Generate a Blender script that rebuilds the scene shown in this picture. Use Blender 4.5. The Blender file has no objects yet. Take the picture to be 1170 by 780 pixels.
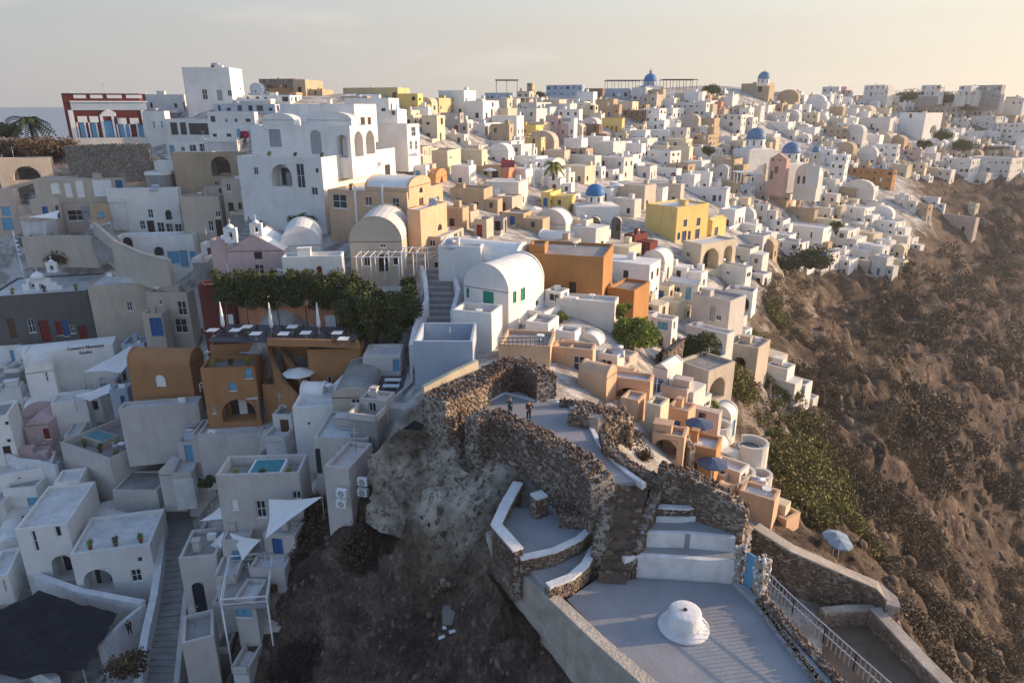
import bpy, math, random
import numpy as np
from mathutils import Vector, Matrix
R=math.radians
sc=bpy.context.scene
COL=sc.collection
CZ=123.5; TH=R(19.0); F=780.0; CT=math.cos(TH); ST=math.sin(TH)
rng=random.Random(7)
# ---------------------------------------------------------------- camera geometry (photo is 1170x780)
def ray(px,py):
    u=(px-585)/F; v=(390-py)/F
    return (u, CT+v*ST, -ST+v*CT)
def PZ(px,py,z):
    d=ray(px,py); t=(z-CZ)/d[2]
    return Vector((d[0]*t,d[1]*t,z))
def PD(px,py,D):
    d=ray(px,py); t=D/d[1]
    return Vector((d[0]*t,D,CZ+d[2]*t))
def proj(p):
    x,y,z=p[0],p[1],p[2]-CZ
    dep=y*CT-z*ST
    return (585+F*x/dep, 390-F*(y*ST+z*CT)/dep)
def mpp(p):   # metres per pixel at a point
    return (p[1]*CT-(p[2]-CZ)*ST)/F
# ---------------------------------------------------------------- tagging
def link(o,parent=None):
    COL.objects.link(o)
    if parent is not None: o.parent=parent
    return o
def tag(o,label=None,cat=None,group=None,kind=None):
    if label: o['label']=label
    if cat: o['category']=cat
    if group: o['group']=group
    if kind: o['kind']=kind
    return o
def thing(name,loc,label=None,cat=None,group=None,rz=0):
    o=bpy.data.objects.new(name,None); o.location=loc; o.rotation_euler=(0,0,rz); o.empty_display_size=.3
    link(o); return tag(o,label,cat,group)
# ---------------------------------------------------------------- materials
MATS={}
def nn(nt,t,**k):
    n=nt.nodes.new(t)
    for a,b in k.items(): setattr(n,a,b)
    return n
def mat(name,col,rough=.85,var=.12,scale=.7,bump=.15,bscale=6.,spec=.25,metal=0,streak=0,dirt=None,attr=None,bevel=False):
    """procedural: base colour, broad stains, fine grain, optional vertical weather streaks, optional per-face tone"""
    if name in MATS: return MATS[name]
    m=bpy.data.materials.new(name); m.use_nodes=True; nt=m.node_tree; L=nt.links
    b=nt.nodes['Principled BSDF']
    b.inputs['Roughness'].default_value=rough; b.inputs['Metallic'].default_value=metal
    b.inputs['Specular IOR Level'].default_value=spec
    geo=nn(nt,'ShaderNodeNewGeometry')
    n1=nn(nt,'ShaderNodeTexNoise'); n1.inputs['Scale'].default_value=scale; n1.inputs['Detail'].default_value=6; n1.inputs['Roughness'].default_value=.65
    L.new(geo.outputs['Position'],n1.inputs['Vector'])
    r=nn(nt,'ShaderNodeMapRange'); r.inputs[1].default_value=.3; r.inputs[2].default_value=.7; r.inputs[3].default_value=1-var; r.inputs[4].default_value=1+var*.5
    L.new(n1.outputs[0],r.inputs[0])
    mul=nn(nt,'ShaderNodeVectorMath',operation='SCALE'); mul.inputs[0].default_value=col[:3]
    L.new(r.outputs[0],mul.inputs['Scale']); last=mul.outputs[0]
    if streak:
        mp=nn(nt,'ShaderNodeMapping'); mp.inputs['Scale'].default_value=(1.1,1.1,.2); L.new(geo.outputs['Position'],mp.inputs[0])
        n2=nn(nt,'ShaderNodeTexNoise'); n2.inputs['Scale'].default_value=1.0; n2.inputs['Detail'].default_value=5; L.new(mp.outputs[0],n2.inputs['Vector'])
        r2=nn(nt,'ShaderNodeMapRange'); r2.inputs[1].default_value=.5; r2.inputs[2].default_value=.75; r2.inputs[4].default_value=streak; L.new(n2.outputs[0],r2.inputs[0])
        mx=nn(nt,'ShaderNodeMix',data_type='RGBA'); L.new(r2.outputs[0],mx.inputs[0]); L.new(last,mx.inputs[6])
        d=dirt or (col[0]*.55,col[1]*.5,col[2]*.42); mx.inputs[7].default_value=(*d,1); last=mx.outputs[2]
    if attr:
        at=nn(nt,'ShaderNodeAttribute',attribute_name='tone')
        rp=nn(nt,'ShaderNodeValToRGB'); e=rp.color_ramp.elements
        e[0].position=0; e[0].color=(*attr[0],1); e[1].position=1; e[1].color=(*attr[-1],1)
        for i,c in enumerate(attr[1:-1]):
            x=e.new((i+1)/(len(attr)-1)); x.color=(*c,1)
        L.new(at.outputs['Fac'],rp.inputs[0])
        ml=nn(nt,'ShaderNodeMix',data_type='RGBA',blend_type='MULTIPLY'); ml.inputs[0].default_value=1
        mul.inputs[0].default_value=(1,1,1); L.new(rp.outputs[0],ml.inputs[6]); L.new(last,ml.inputs[7]); last=ml.outputs[2]
    L.new(last,b.inputs['Base Color'])
    if bump:
        n3=nn(nt,'ShaderNodeTexNoise'); n3.inputs['Scale'].default_value=bscale; n3.inputs['Detail'].default_value=4; L.new(geo.outputs['Position'],n3.inputs['Vector'])
        bp=nn(nt,'ShaderNodeBump'); bp.inputs['Strength'].default_value=bump; bp.inputs['Distance'].default_value=.15
        L.new(n3.outputs[0],bp.inputs['Height']); L.new(bp.outputs[0],b.inputs['Normal'])
        if bevel:
            bv=nn(nt,'ShaderNodeBevel',samples=3); bv.inputs['Radius'].default_value=.14; L.new(bv.outputs[0],bp.inputs['Normal'])
    MATS[name]=m; return m
PAL=dict(
 W=('limewash white',(.73,.715,.68)), V=('aged white plaster',(.62,.595,.55)), C=('cream plaster',(.62,.54,.40)), T=('tan plaster',(.44,.34,.23)),
 O=('ochre brown plaster',(.40,.20,.075)), Y=('yellow plaster',(.66,.50,.19)), P=('peach plaster',(.60,.40,.26)), K=('dusty pink plaster',(.52,.39,.38)),
 U=('salmon pink plaster',(.56,.36,.29)), S=('salmon plaster',(.55,.25,.15)), R=('red plaster',(.15,.035,.03)), B=('brown stone',(.22,.15,.11)), G=('grey plaster',(.36,.35,.34)),
 L=('pale blue grey plaster',(.38,.44,.52)), N=('orange plaster',(.48,.26,.12)), E=('beige plaster',(.50,.43,.35)), D=('dark grey stone',(.13,.125,.12)),
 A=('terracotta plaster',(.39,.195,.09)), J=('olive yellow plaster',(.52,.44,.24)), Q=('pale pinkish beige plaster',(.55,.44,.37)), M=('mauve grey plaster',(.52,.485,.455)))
WORD=dict(W='white',V='off-white',C='cream',T='tan',O='ochre-brown',Y='yellow',P='peach',K='dusty pink',S='salmon',U='salmon-pink',R='red',B='brown',G='grey',L='blue-grey',N='orange',E='beige',D='dark stone',A='terracotta',J='olive-yellow',Q='pinkish beige',M='mauve-grey')
def wm(c):
    n,col=PAL[c]
    return mat(n,col,rough=.9,var=.14,scale=.3,bump=.3,bscale=1.6,streak=.16 if c in 'WVL' else .3,bevel=True)
GLASS=mat('window glass',(.03,.035,.045),rough=.12,var=.3,scale=.3,bump=0,spec=.6)
DARK=mat('dark wood',(.05,.035,.028),rough=.6,var=.3,scale=2,bump=.1)
WOOD=mat('brown wood',(.14,.075,.04),rough=.7,var=.3,scale=3,bump=.2)
BLUE=mat('blue paint',(.035,.12,.32),rough=.5,var=.15,scale=2,bump=.05)
LBLUE=mat('light blue paint',(.16,.38,.55),rough=.55,var=.2,scale=2,bump=.1)
NAVY=mat('navy paint',(.03,.05,.15),rough=.5,var=.15,scale=2,bump=.05)
TEAL=mat('green paint',(.02,.25,.18),rough=.5,var=.2,scale=2,bump=.05)
REDP=mat('red paint',(.22,.03,.03),rough=.5,var=.2,scale=2,bump=.05)
TRIM=mat('white paint',(.8,.79,.77),rough=.6,var=.08,scale=2,bump=.05)
GREYP=mat('grey paint',(.32,.33,.35),rough=.6,var=.15,scale=2,bump=.05)
METAL=mat('galvanised metal',(.5,.5,.52),rough=.4,var=.1,scale=4,bump=.05,metal=.7)
CONC=mat('worn concrete',(.30,.29,.28),rough=.9,var=.25,scale=.6,bump=.3,bscale=5,streak=.3)
ROOFW=mat('whitewashed roof',(.62,.62,.61),rough=.9,var=.22,scale=.5,bump=.2,streak=.5,dirt=(.36,.34,.31))
ROOFG=mat('cement roof',(.30,.29,.28),rough=.95,var=.3,scale=.5,bump=.3,streak=.4)
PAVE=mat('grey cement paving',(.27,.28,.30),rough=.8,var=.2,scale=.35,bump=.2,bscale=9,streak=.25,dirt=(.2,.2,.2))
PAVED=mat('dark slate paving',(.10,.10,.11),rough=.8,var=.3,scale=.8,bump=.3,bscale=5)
CLOTH=mat('white canvas',(.72,.72,.72),rough=.9,var=.06,scale=1,bump=.1)
BCLOTH=mat('dark blue canvas',(.07,.10,.17),rough=.85,var=.1,scale=1,bump=.1)
POOL=mat('pool water',(.03,.22,.25),rough=.06,var=.2,scale=1.5,bump=.2,bscale=4,spec=.6)
DOMEB=mat('dome blue paint',(.045,.17,.40),rough=.55,var=.25,scale=.8,bump=.15,bscale=2)
DOMEG=mat('slate blue dome paint',(.10,.20,.33),rough=.55,var=.25,scale=.8,bump=.15,bscale=2)
STONE=mat('lava rubble',(1,1,1),rough=.95,var=.35,scale=4,bump=.5,bscale=14,attr=[(.06,.043,.035),(.14,.085,.062),(.21,.145,.105),(.12,.095,.08),(.32,.25,.18),(.46,.39,.31)])
PALES=mat('pale rubble',(1,1,1),rough=.95,var=.35,scale=4,bump=.5,bscale=14,attr=[(.16,.12,.09),(.28,.22,.16),(.22,.17,.13),(.38,.31,.24),(.33,.28,.22)])
MORTAR=mat('lime mortar',(.36,.31,.26),rough=.95,var=.35,scale=1.2,bump=.6,bscale=6)
CAP=mat('weathered wall cap',(.42,.36,.30),rough=.95,var=.3,scale=.8,bump=.4,bscale=5,streak=.4)
WHITES=mat('whitewashed kerb',(.66,.66,.66),rough=.9,var=.2,scale=.9,bump=.3,bscale=5,streak=.3)
BARK=mat('bark',(.10,.07,.05),rough=.95,var=.3,scale=5,bump=.5)
def leafmat(n,a,b,c=None):
    return mat(n,(1,1,1),rough=.75,var=.3,scale=.9,bump=0,attr=[a,b]+([c] if c else []))
LEAFG=leafmat('sunny green leaves',(.09,.13,.025),(.20,.25,.04),(.34,.35,.07))
LEAFD=leafmat('dark green leaves',(.035,.05,.018),(.065,.085,.028),(.12,.13,.045))
LEAFB=leafmat('dry scrub',(.07,.045,.03),(.13,.085,.05),(.20,.14,.08))
LEAFR=leafmat('reddish scrub',(.10,.04,.03),(.2,.06,.04))
# ---------------------------------------------------------------- mesh builder
class MB:
    def __init__(s): s.v=[]; s.f=[]; s.m=[]; s.sm=[]
    def poly(s,pts,mi=0,smooth=False):
        i=len(s.v); s.v.extend([tuple(p) for p in pts]); s.f.append(tuple(range(i,i+len(pts)))); s.m.append(mi); s.sm.append(smooth)
    def prism(s,base,top,mi=0,cap=True):
        n=len(base); i=len(s.v); s.v.extend([tuple(p) for p in base]); s.v.extend([tuple(p) for p in top])
        for k in range(n):
            k2=(k+1)%n; s.f.append((i+k,i+k2,i+n+k2,i+n+k)); s.m.append(mi); s.sm.append(False)
        if cap:
            s.f.append(tuple(range(i+n-1,i-1,-1))); s.f.append(tuple(range(i+n,i+2*n))); s.m+= [mi,mi]; s.sm+=[False,False]
    def box(s,c,ax,ay,az,mi=0):   # centre + half vectors
        c=Vector(c);ax=Vector(ax);ay=Vector(ay);az=Vector(az)
        b=[c-ax-ay-az,c+ax-ay-az,c+ax+ay-az,c-ax+ay-az]; s.prism(b,[p+2*az for p in b],mi)
    def abox(s,x0,y0,z0,x1,y1,z1,mi=0):
        s.box(((x0+x1)/2,(y0+y1)/2,(z0+z1)/2),((x1-x0)/2,0,0),(0,(y1-y0)/2,0),(0,0,(z1-z0)/2),mi)
    def bar(s,a,b,w=.05,h=None,mi=0):
        a=Vector(a);b=Vector(b);d=(b-a)
        if d.length<1e-6: return
        dn=d.normalized(); up=Vector((0,0,1)) if abs(dn.z)<.9 else Vector((1,0,0))
        x=dn.cross(up).normalized(); y=x.cross(dn)
        s.box((a+b)/2,d/2,x*w/2,y*(h or w)/2,mi)
    def tube(s,a,b,r0,r1=None,n=8,mi=0,cap=True):
        a=Vector(a);b=Vector(b);r1=r0 if r1 is None else r1
        dn=(b-a).normalized(); up=Vector((0,0,1)) if abs(dn.z)<.9 else Vector((1,0,0))
        x=dn.cross(up).normalized(); y=x.cross(dn)
        i=len(s.v)
        for c,r in ((a,r0),(b,r1)):
            for k in range(n):
                t=2*math.pi*k/n; s.v.append(tuple(c+x*r*math.cos(t)+y*r*math.sin(t)))
        for k in range(n):
            k2=(k+1)%n; s.f.append((i+k,i+k2,i+n+k2,i+n+k)); s.m.append(mi); s.sm.append(True)
        if cap:
            s.f.append(tuple(range(i+n-1,i-1,-1))); s.f.append(tuple(range(i+n,i+2*n))); s.m+=[mi,mi]; s.sm+=[False,False]
    def lathe(s,c,prof,n=24,mi=0,sq=1):   # prof: (r,z)
        c=Vector(c); i=len(s.v)
        for r,z in prof:
            for k in range(n):
                t=2*math.pi*k/n; s.v.append((c.x+r*math.cos(t),c.y+r*sq*math.sin(t),c.z+z))
        for j in range(len(prof)-1):
            for k in range(n):
                k2=(k+1)%n; s.f.append((i+j*n+k,i+j*n+k2,i+(j+1)*n+k2,i+(j+1)*n+k)); s.m.append(mi); s.sm.append(True)
        s.f.append(tuple(range(i+n-1,i-1,-1))); s.m.append(mi); s.sm.append(False)
        j=len(prof)-1; s.f.append(tuple(range(i+j*n,i+(j+1)*n))); s.m.append(mi); s.sm.append(False)
    def build(s,name,mats,parent=None,loc=None):
        me=bpy.data.meshes.new(name)
        if not isinstance(mats,(list,tuple)): mats=[mats]
        off=Vector(loc) if loc is not None else (Vector(parent.matrix_basis.translation) if parent is not None else Vector((0,0,0)))
        if parent is not None and parent.parent is not None:
            off=off+Vector(parent.parent.location)
        v=[(a[0]-off.x,a[1]-off.y,a[2]-off.z) for a in s.v]
        me.from_pydata(v,[],s.f)
        for m in mats: me.materials.append(m)
        me.polygons.foreach_set('material_index',s.m); me.polygons.foreach_set('use_smooth',s.sm)
        me.update()
        o=bpy.data.objects.new(name,me)
        if loc is not None and parent is None: o.location=loc
        return link(o,parent)
def cloud(name,bv,bf,pos,scale,rot,tone,mats,parent=None,midx=None):
    """many copies of a small base shape in one mesh, a per-face 'tone' attribute"""
    bv=np.asarray(bv,float); bf=np.asarray(bf,int); N=len(pos); nv=len(bv); nf,k=bf.shape
    V=bv[None]*scale[:,None,:]
    V=np.einsum('nij,nvj->nvi',rot,V)+pos[:,None,:]
    off=np.zeros(3) if parent is None else np.array(parent.location)
    V=(V-off).reshape(-1,3).astype(np.float32)
    Fc=(bf[None]+ (np.arange(N)*nv)[:,None,None]).reshape(-1).astype(np.int32)
    me=bpy.data.meshes.new(name); me.vertices.add(len(V)); me.vertices.foreach_set('co',V.ravel())
    me.loops.add(len(Fc)); me.loops.foreach_set('vertex_index',Fc)
    me.polygons.add(N*nf); me.polygons.foreach_set('loop_start',np.arange(N*nf,dtype=np.int32)*k)
    me.polygons.foreach_set('loop_total',np.full(N*nf,k,dtype=np.int32))
    me.update(calc_edges=True)
    a=me.attributes.new('tone','FLOAT','FACE'); a.data.foreach_set('value',np.repeat(tone,nf).astype(np.float32))
    for m in (mats if isinstance(mats,(list,tuple)) else [mats]): me.materials.append(m)
    o=bpy.data.objects.new(name,me); return link(o,parent)
def rrot(n,g):
    q=g.normal(size=(n,4)); q/=np.linalg.norm(q,axis=1)[:,None]; w,x,y,z=q.T
    return np.stack([np.stack([1-2*(y*y+z*z),2*(x*y-z*w),2*(x*z+y*w)],-1),np.stack([2*(x*y+z*w),1-2*(x*x+z*z),2*(y*z-x*w)],-1),np.stack([2*(x*z-y*w),2*(y*z+x*w),1-2*(x*x+y*y)],-1)],1)
_t=(1+5**.5)/2
ICOV=np.array([(-1,_t,0),(1,_t,0),(-1,-_t,0),(1,-_t,0),(0,-1,_t),(0,1,_t),(0,-1,-_t),(0,1,-_t),(_t,0,-1),(_t,0,1),(-_t,0,-1),(-_t,0,1)])/1.9
ICOF=[(0,11,5),(0,5,1),(0,1,7),(0,7,10),(0,10,11),(1,5,9),(5,11,4),(11,10,2),(10,7,6),(7,1,8),(3,9,4),(3,4,2),(3,2,6),(3,6,8),(3,8,9),(4,9,5),(2,4,11),(6,2,10),(8,6,7),(9,8,1)]
LEAFV=[(-.5,-.3,0),(.5,-.3,.1),(.5,.3,0),(-.5,.3,.12)]; LEAFF=[(0,1,2,3)]
G=np.random.default_rng(11)
# ---------------------------------------------------------------- terrain
# control points read along the ground of the photo: (px,py,distance Y, wildness, tone)
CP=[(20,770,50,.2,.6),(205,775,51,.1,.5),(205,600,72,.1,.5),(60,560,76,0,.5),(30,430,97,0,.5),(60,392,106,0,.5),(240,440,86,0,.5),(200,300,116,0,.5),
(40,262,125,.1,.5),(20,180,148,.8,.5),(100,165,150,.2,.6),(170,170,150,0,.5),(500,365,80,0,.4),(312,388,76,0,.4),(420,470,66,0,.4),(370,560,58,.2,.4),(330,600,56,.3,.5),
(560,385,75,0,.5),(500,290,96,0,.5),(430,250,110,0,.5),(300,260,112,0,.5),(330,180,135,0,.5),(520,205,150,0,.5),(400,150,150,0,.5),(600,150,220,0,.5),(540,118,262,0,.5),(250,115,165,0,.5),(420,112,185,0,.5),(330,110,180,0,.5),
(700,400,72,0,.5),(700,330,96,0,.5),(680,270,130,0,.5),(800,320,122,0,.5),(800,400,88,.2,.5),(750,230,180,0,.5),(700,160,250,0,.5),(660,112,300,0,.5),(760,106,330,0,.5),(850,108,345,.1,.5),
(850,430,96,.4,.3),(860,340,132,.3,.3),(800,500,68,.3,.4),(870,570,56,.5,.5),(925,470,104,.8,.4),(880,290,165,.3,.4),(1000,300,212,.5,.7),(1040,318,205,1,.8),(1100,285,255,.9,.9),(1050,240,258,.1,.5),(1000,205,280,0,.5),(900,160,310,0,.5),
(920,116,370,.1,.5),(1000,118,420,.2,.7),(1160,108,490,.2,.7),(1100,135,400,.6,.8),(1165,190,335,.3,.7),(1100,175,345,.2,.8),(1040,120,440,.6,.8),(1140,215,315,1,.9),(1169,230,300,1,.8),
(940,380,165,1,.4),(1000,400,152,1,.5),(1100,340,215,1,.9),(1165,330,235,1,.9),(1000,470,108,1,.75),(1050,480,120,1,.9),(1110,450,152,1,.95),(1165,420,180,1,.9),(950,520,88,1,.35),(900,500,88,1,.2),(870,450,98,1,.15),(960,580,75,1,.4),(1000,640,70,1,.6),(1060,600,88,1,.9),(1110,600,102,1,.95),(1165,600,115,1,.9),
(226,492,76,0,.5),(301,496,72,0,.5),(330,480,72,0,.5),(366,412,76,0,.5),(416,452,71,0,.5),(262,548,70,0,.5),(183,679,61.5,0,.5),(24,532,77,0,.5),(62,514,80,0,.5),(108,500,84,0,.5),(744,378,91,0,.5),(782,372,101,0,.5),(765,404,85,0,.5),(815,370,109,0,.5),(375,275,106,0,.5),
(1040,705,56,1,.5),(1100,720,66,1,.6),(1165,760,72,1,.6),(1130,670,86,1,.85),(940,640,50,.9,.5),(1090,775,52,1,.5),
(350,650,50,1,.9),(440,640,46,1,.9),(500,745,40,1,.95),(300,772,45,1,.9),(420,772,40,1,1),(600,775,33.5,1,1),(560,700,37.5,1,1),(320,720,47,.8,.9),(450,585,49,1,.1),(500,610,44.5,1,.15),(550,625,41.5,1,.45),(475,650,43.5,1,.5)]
# world control points (x,y,z,wild,tone)
WP=[(-3,53,99,.1,.3),(3,46.5,99,.1,.3),(8,43,96.5,.1,.3),(7.5,50,98.2,.1,.4),(14,46,94,.2,.5),(15.2,54,92.8,.2,.5),(18.4,55,90.2,.2,.5),(12.2,61,95.4,.1,.5),(13.6,57,94,.2,.5),(8.5,59,97,.1,.4),(21.5,57,88,.3,.4),(22.5,51,88.3,.4,.5),(19,48,90.5,.3,.5),(8,32,93.4,.2,.5),(14,30,93.4,.2,.5),(17,37,93.5,.2,.5),(7,36,94,.2,.5),(1.5,41,94.5,.2,.5),(21,33,92,.3,.5),(18,27,92,.4,.5),(-6,51,97.3,.6,.1),(-8.5,52,96.5,.6,.2),
(24,40,91.5,.6,.5),(-5,27,84,1,.9),(10,20,90,1,.9),(28,22,86,1,.6),(45,25,68,1,.8),(70,40,50,1,.8),(-25,30,76,.8,.8),(-45,30,70,.2,.5),(110,60,35,1,.8),(180,100,30,1,.8),(300,200,45,1,.8),(420,330,80,1,.8),(10,64,96.2,0,.4),(-2,62,99.5,0,.4),
(-150,170,98,.5,.5),(-110,160,112,.4,.5),(-220,150,80,.5,.5),(-300,260,60,.6,.5),(-120,260,105,.3,.5),(-100,420,80,.6,.5),(60,520,100,.4,.5),(250,640,110,.5,.5),(450,700,110,.5,.5),(480,500,130,.6,.6),(700,600,100,.6,.6),(-90,75,74,.1,.5),(-130,110,84,.1,.5),(-200,90,60,.2,.5),(0,900,20,.5,.5),(400,1000,40,.5,.5),(-500,600,0,.5,.5)]
ctrl=[]
for px,py,D,w,t in CP:
    p=PD(px,py,D); ctrl.append((p.x,p.y,p.z,w,t))
ctrl+=WP
ctrl=np.array(ctrl)
def warp(x,y):
    r=np.hypot(x,y); return np.stack([np.arctan2(x,y)*1.6,np.log(np.maximum(r,5))],-1)
def tps_fit(P,val,lam=2e-4):
    d=np.linalg.norm(P[:,None]-P[None],axis=-1); K=d*d*np.log(d+1e-9); n=len(P)
    A=np.zeros((n+3,n+3)); A[:n,:n]=K+lam*np.eye(n); A[:n,n]=1; A[:n,n+1:]=P; A[n,:n]=1; A[n+1:,:n]=P.T
    b=np.zeros((n+3,val.shape[1])); b[:n]=val
    return np.linalg.solve(A,b)
CW=warp(ctrl[:,0],ctrl[:,1]); WZ=tps_fit(CW,ctrl[:,2:3]); WM=tps_fit(CW,ctrl[:,3:5],lam=2e-3)
def tps_eval(Wt,x,y):
    P=warp(x,y); sh=P.shape[:-1]; P=P.reshape(-1,2); out=[]
    for i in range(0,len(P),20000):
        q=P[i:i+20000]; d=np.linalg.norm(q[:,None]-CW[None],axis=-1); K=d*d*np.log(d+1e-9)
        out.append(K@Wt[:-3]+Wt[-3]+q@Wt[-2:])
    return np.concatenate(out).reshape(*sh,-1)
_perm=np.random.default_rng(3).random((256,256))
def vnoise(x,y):
    xi=np.floor(x).astype(int); yi=np.floor(y).astype(int); fx=x-xi; fy=y-yi; fx=fx*fx*(3-2*fx); fy=fy*fy*(3-2*fy)
    g=lambda a,b:_perm[a%256,b%256]
    return (g(xi,yi)*(1-fx)+g(xi+1,yi)*fx)*(1-fy)+(g(xi,yi+1)*(1-fx)+g(xi+1,yi+1)*fx)*fy-.5
def fbm(x,y,o=4,ridge=False):
    s=0;a=1
    for k in range(o):
        n=vnoise(x+17.3*k,y-9.1*k)
        if ridge: n=.5-np.sqrt(n*n+.012)*2
        s=s+n*a; x=x*2.03+.3*y; y=y*2.03-.3*x*.2; a*=.5
    return s
NA,NR=460,470; R0,R1=14.,1400.; A0,A1=R(-62),R(62)
az=np.linspace(A0,A1,NA); lr=np.linspace(math.log(R0),math.log(R1),NR)
AZ,LR=np.meshgrid(az,lr,indexing='ij'); RR=np.exp(LR); GX=RR*np.sin(AZ); GY=RR*np.cos(AZ)
GZ=tps_eval(WZ,GX,GY)[...,0]; GM=np.clip(tps_eval(WM,GX,GY),0,1); WILD=GM[...,0]; TONE=GM[...,1]
amp=np.clip((WILD-.25)*1.4,0,1)
near=np.clip(RR/90,.35,2.2)
LED=fbm(GX/30+3,GY/30,3)*9+GZ*.33
LED=(LED-np.floor(LED)); LED=np.clip(LED*2.2,0,1)-LED
GZ=GZ+amp*np.clip(RR/90,.25,1.6)*LED*2.6
CC=GY*.85-GX*.5; BZ=GZ.copy(); nr_=np.clip(RR/90,.3,1.7)
GZ=GZ+amp*nr_*(fbm(CC/9,BZ/26,4,True)*2.6+fbm(CC/30+7,BZ/2.6,4)*1.9+fbm(GX/5,GY/5,4)*1.5+fbm(CC/2.2,BZ/5,3)*.8)+amp*np.clip(60/RR,0,1)*fbm(GX/1.1,GY/1.1,4)*.6
GZ=np.where(RR>520,np.minimum(GZ,GZ-(RR-520)*.12),GZ)
GZ=np.maximum(GZ,-3)
def hgt(x,y):
    a=(np.arctan2(x,y)-A0)/(A1-A0)*(NA-1); l=(np.log(np.hypot(x,y))-lr[0])/(lr[-1]-lr[0])*(NR-1)
    a=np.clip(a,0,NA-1.001); l=np.clip(l,0,NR-1.001); i=a.astype(int) if hasattr(a,'astype') else int(a); j=l.astype(int) if hasattr(l,'astype') else int(l)
    f=a-i; g=l-j
    return (GZ[i,j]*(1-f)+GZ[i+1,j]*f)*(1-g)+(GZ[i,j+1]*(1-f)+GZ[i+1,j+1]*f)*g
def fld(A,x,y):
    a=int(np.clip((math.atan2(x,y)-A0)/(A1-A0)*(NA-1),0,NA-1)); l=int(np.clip((math.log(math.hypot(x,y))-lr[0])/(lr[-1]-lr[0])*(NR-1),0,NR-1)); return A[a,l]
_ts=np.exp(np.linspace(math.log(16),math.log(900),900))
def ground(px,py):
    d=ray(px,py); x=d[0]*_ts; y=d[1]*_ts; z=CZ+d[2]*_ts
    below=z<hgt(x,y); below[:5]=False
    k=int(np.argmax(below)) if below.any() else 700
    return Vector((x[k],y[k],z[k]))
def build_terrain():
    V=np.stack([GX,GY,GZ],-1).reshape(-1,3).astype(np.float32)
    i,j=np.meshgrid(np.arange(NA-1),np.arange(NR-1),indexing='ij'); a=(i*NR+j).ravel()
    Fq=np.stack([a,a+NR,a+NR+1,a+1],-1).astype(np.int32)[:, ::-1]
    me=bpy.data.meshes.new('terrain'); me.vertices.add(len(V)); me.vertices.foreach_set('co',V.ravel()); me.loops.add(Fq.size); me.loops.foreach_set('vertex_index',Fq.ravel())
    me.polygons.add(len(Fq)); me.polygons.foreach_set('loop_start',np.arange(len(Fq),dtype=np.int32)*4); me.polygons.foreach_set('loop_total',np.full(len(Fq),4,dtype=np.int32)); me.update(calc_edges=True)
    me.polygons.foreach_set('use_smooth',np.ones(len(Fq),dtype=bool))
    for n,A in (('wild',WILD),('rtone',TONE)):
        at=me.attributes.new(n,'FLOAT','POINT'); at.data.foreach_set('value',A.ravel().astype(np.float32))
    m=bpy.data.materials.new('hillside ground'); m.use_nodes=True; nt=m.node_tree; L=nt.links; b=nt.nodes['Principled BSDF']; b.inputs['Roughness'].default_value=.95; b.inputs['Specular IOR Level'].default_value=.1
    geo=nn(nt,'ShaderNodeNewGeometry')
    def noise(s,d=6,r=.6,vec=None):
        n=nn(nt,'ShaderNodeTexNoise'); n.inputs['Scale'].default_value=s; n.inputs['Detail'].default_value=d; n.inputs['Roughness'].default_value=r; L.new(vec or geo.outputs['Position'],n.inputs['Vector']); return n.outputs[0]
    def ramp(x,cs):
        rp=nn(nt,'ShaderNodeValToRGB'); e=rp.color_ramp.elements; e[0].position=cs[0][0]; e[0].color=(*cs[0][1],1); e[1].position=cs[-1][0]; e[1].color=(*cs[-1][1],1)
        for p,c in cs[1:-1]:
            q=e.new(p); q.color=(*c,1)
        L.new(x,rp.inputs[0]); return rp.outputs[0]
    def mix(f,a,b_):
        mx=nn(nt,'ShaderNodeMix',data_type='RGBA'); L.new(f,mx.inputs[0]); L.new(a,mx.inputs[6]); L.new(b_,mx.inputs[7]); return mx.outputs[2]
    def mr(x,a,b_,c=0,d=1):
        r=nn(nt,'ShaderNodeMapRange'); r.inputs[1].default_value=a; r.inputs[2].default_value=b_; r.inputs[3].default_value=c; r.inputs[4].default_value=d; L.new(x,r.inputs[0]); return r.outputs[0]
    pale=ramp(noise(.7,12,.76),[(.3,(.14,.11,.09)),(.42,(.40,.34,.27)),(.55,(.54,.47,.39)),(.7,(.32,.27,.21))])
    def mul_(a_,f_):
        v_=nn(nt,'ShaderNodeVectorMath',operation='SCALE'); L.new(a_,v_.inputs[0]); L.new(f_,v_.inputs['Scale']); return v_.outputs[0]
    pale=mul_(mul_(pale,mr(noise(1.9,8,.75),.40,.47,.3,1)),mr(noise(.35,6,.7),.35,.6,.55,1.1))
    brown=ramp(noise(.22,12,.74),[(.3,(.026,.020,.017)),(.42,(.068,.050,.037)),(.52,(.118,.088,.063)),(.6,(.20,.155,.11)),(.75,(.08,.062,.046))])
    dark=ramp(noise(.25,12,.76),[(.3,(.03,.021,.018)),(.45,(.07,.05,.04)),(.56,(.13,.095,.075)),(.66,(.24,.19,.155)),(.8,(.12,.09,.075))])
    gr=mr(noise(2.8,8,.78),.36,.64,.5,1.45); brown=mul_(brown,gr); dark=mul_(dark,gr)
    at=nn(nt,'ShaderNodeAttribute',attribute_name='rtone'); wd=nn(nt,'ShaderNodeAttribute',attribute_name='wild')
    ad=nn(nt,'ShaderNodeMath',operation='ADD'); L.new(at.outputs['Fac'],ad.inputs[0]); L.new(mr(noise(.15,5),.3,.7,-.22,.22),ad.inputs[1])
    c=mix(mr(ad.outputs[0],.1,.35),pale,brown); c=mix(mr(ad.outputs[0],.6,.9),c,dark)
    vil=ramp(noise(.35,7,.65),[(.3,(.2,.18,.16)),(.46,(.34,.31,.28)),(.54,(.52,.50,.47)),(.66,(.58,.56,.53)),(.76,(.34,.31,.27))])
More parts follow.
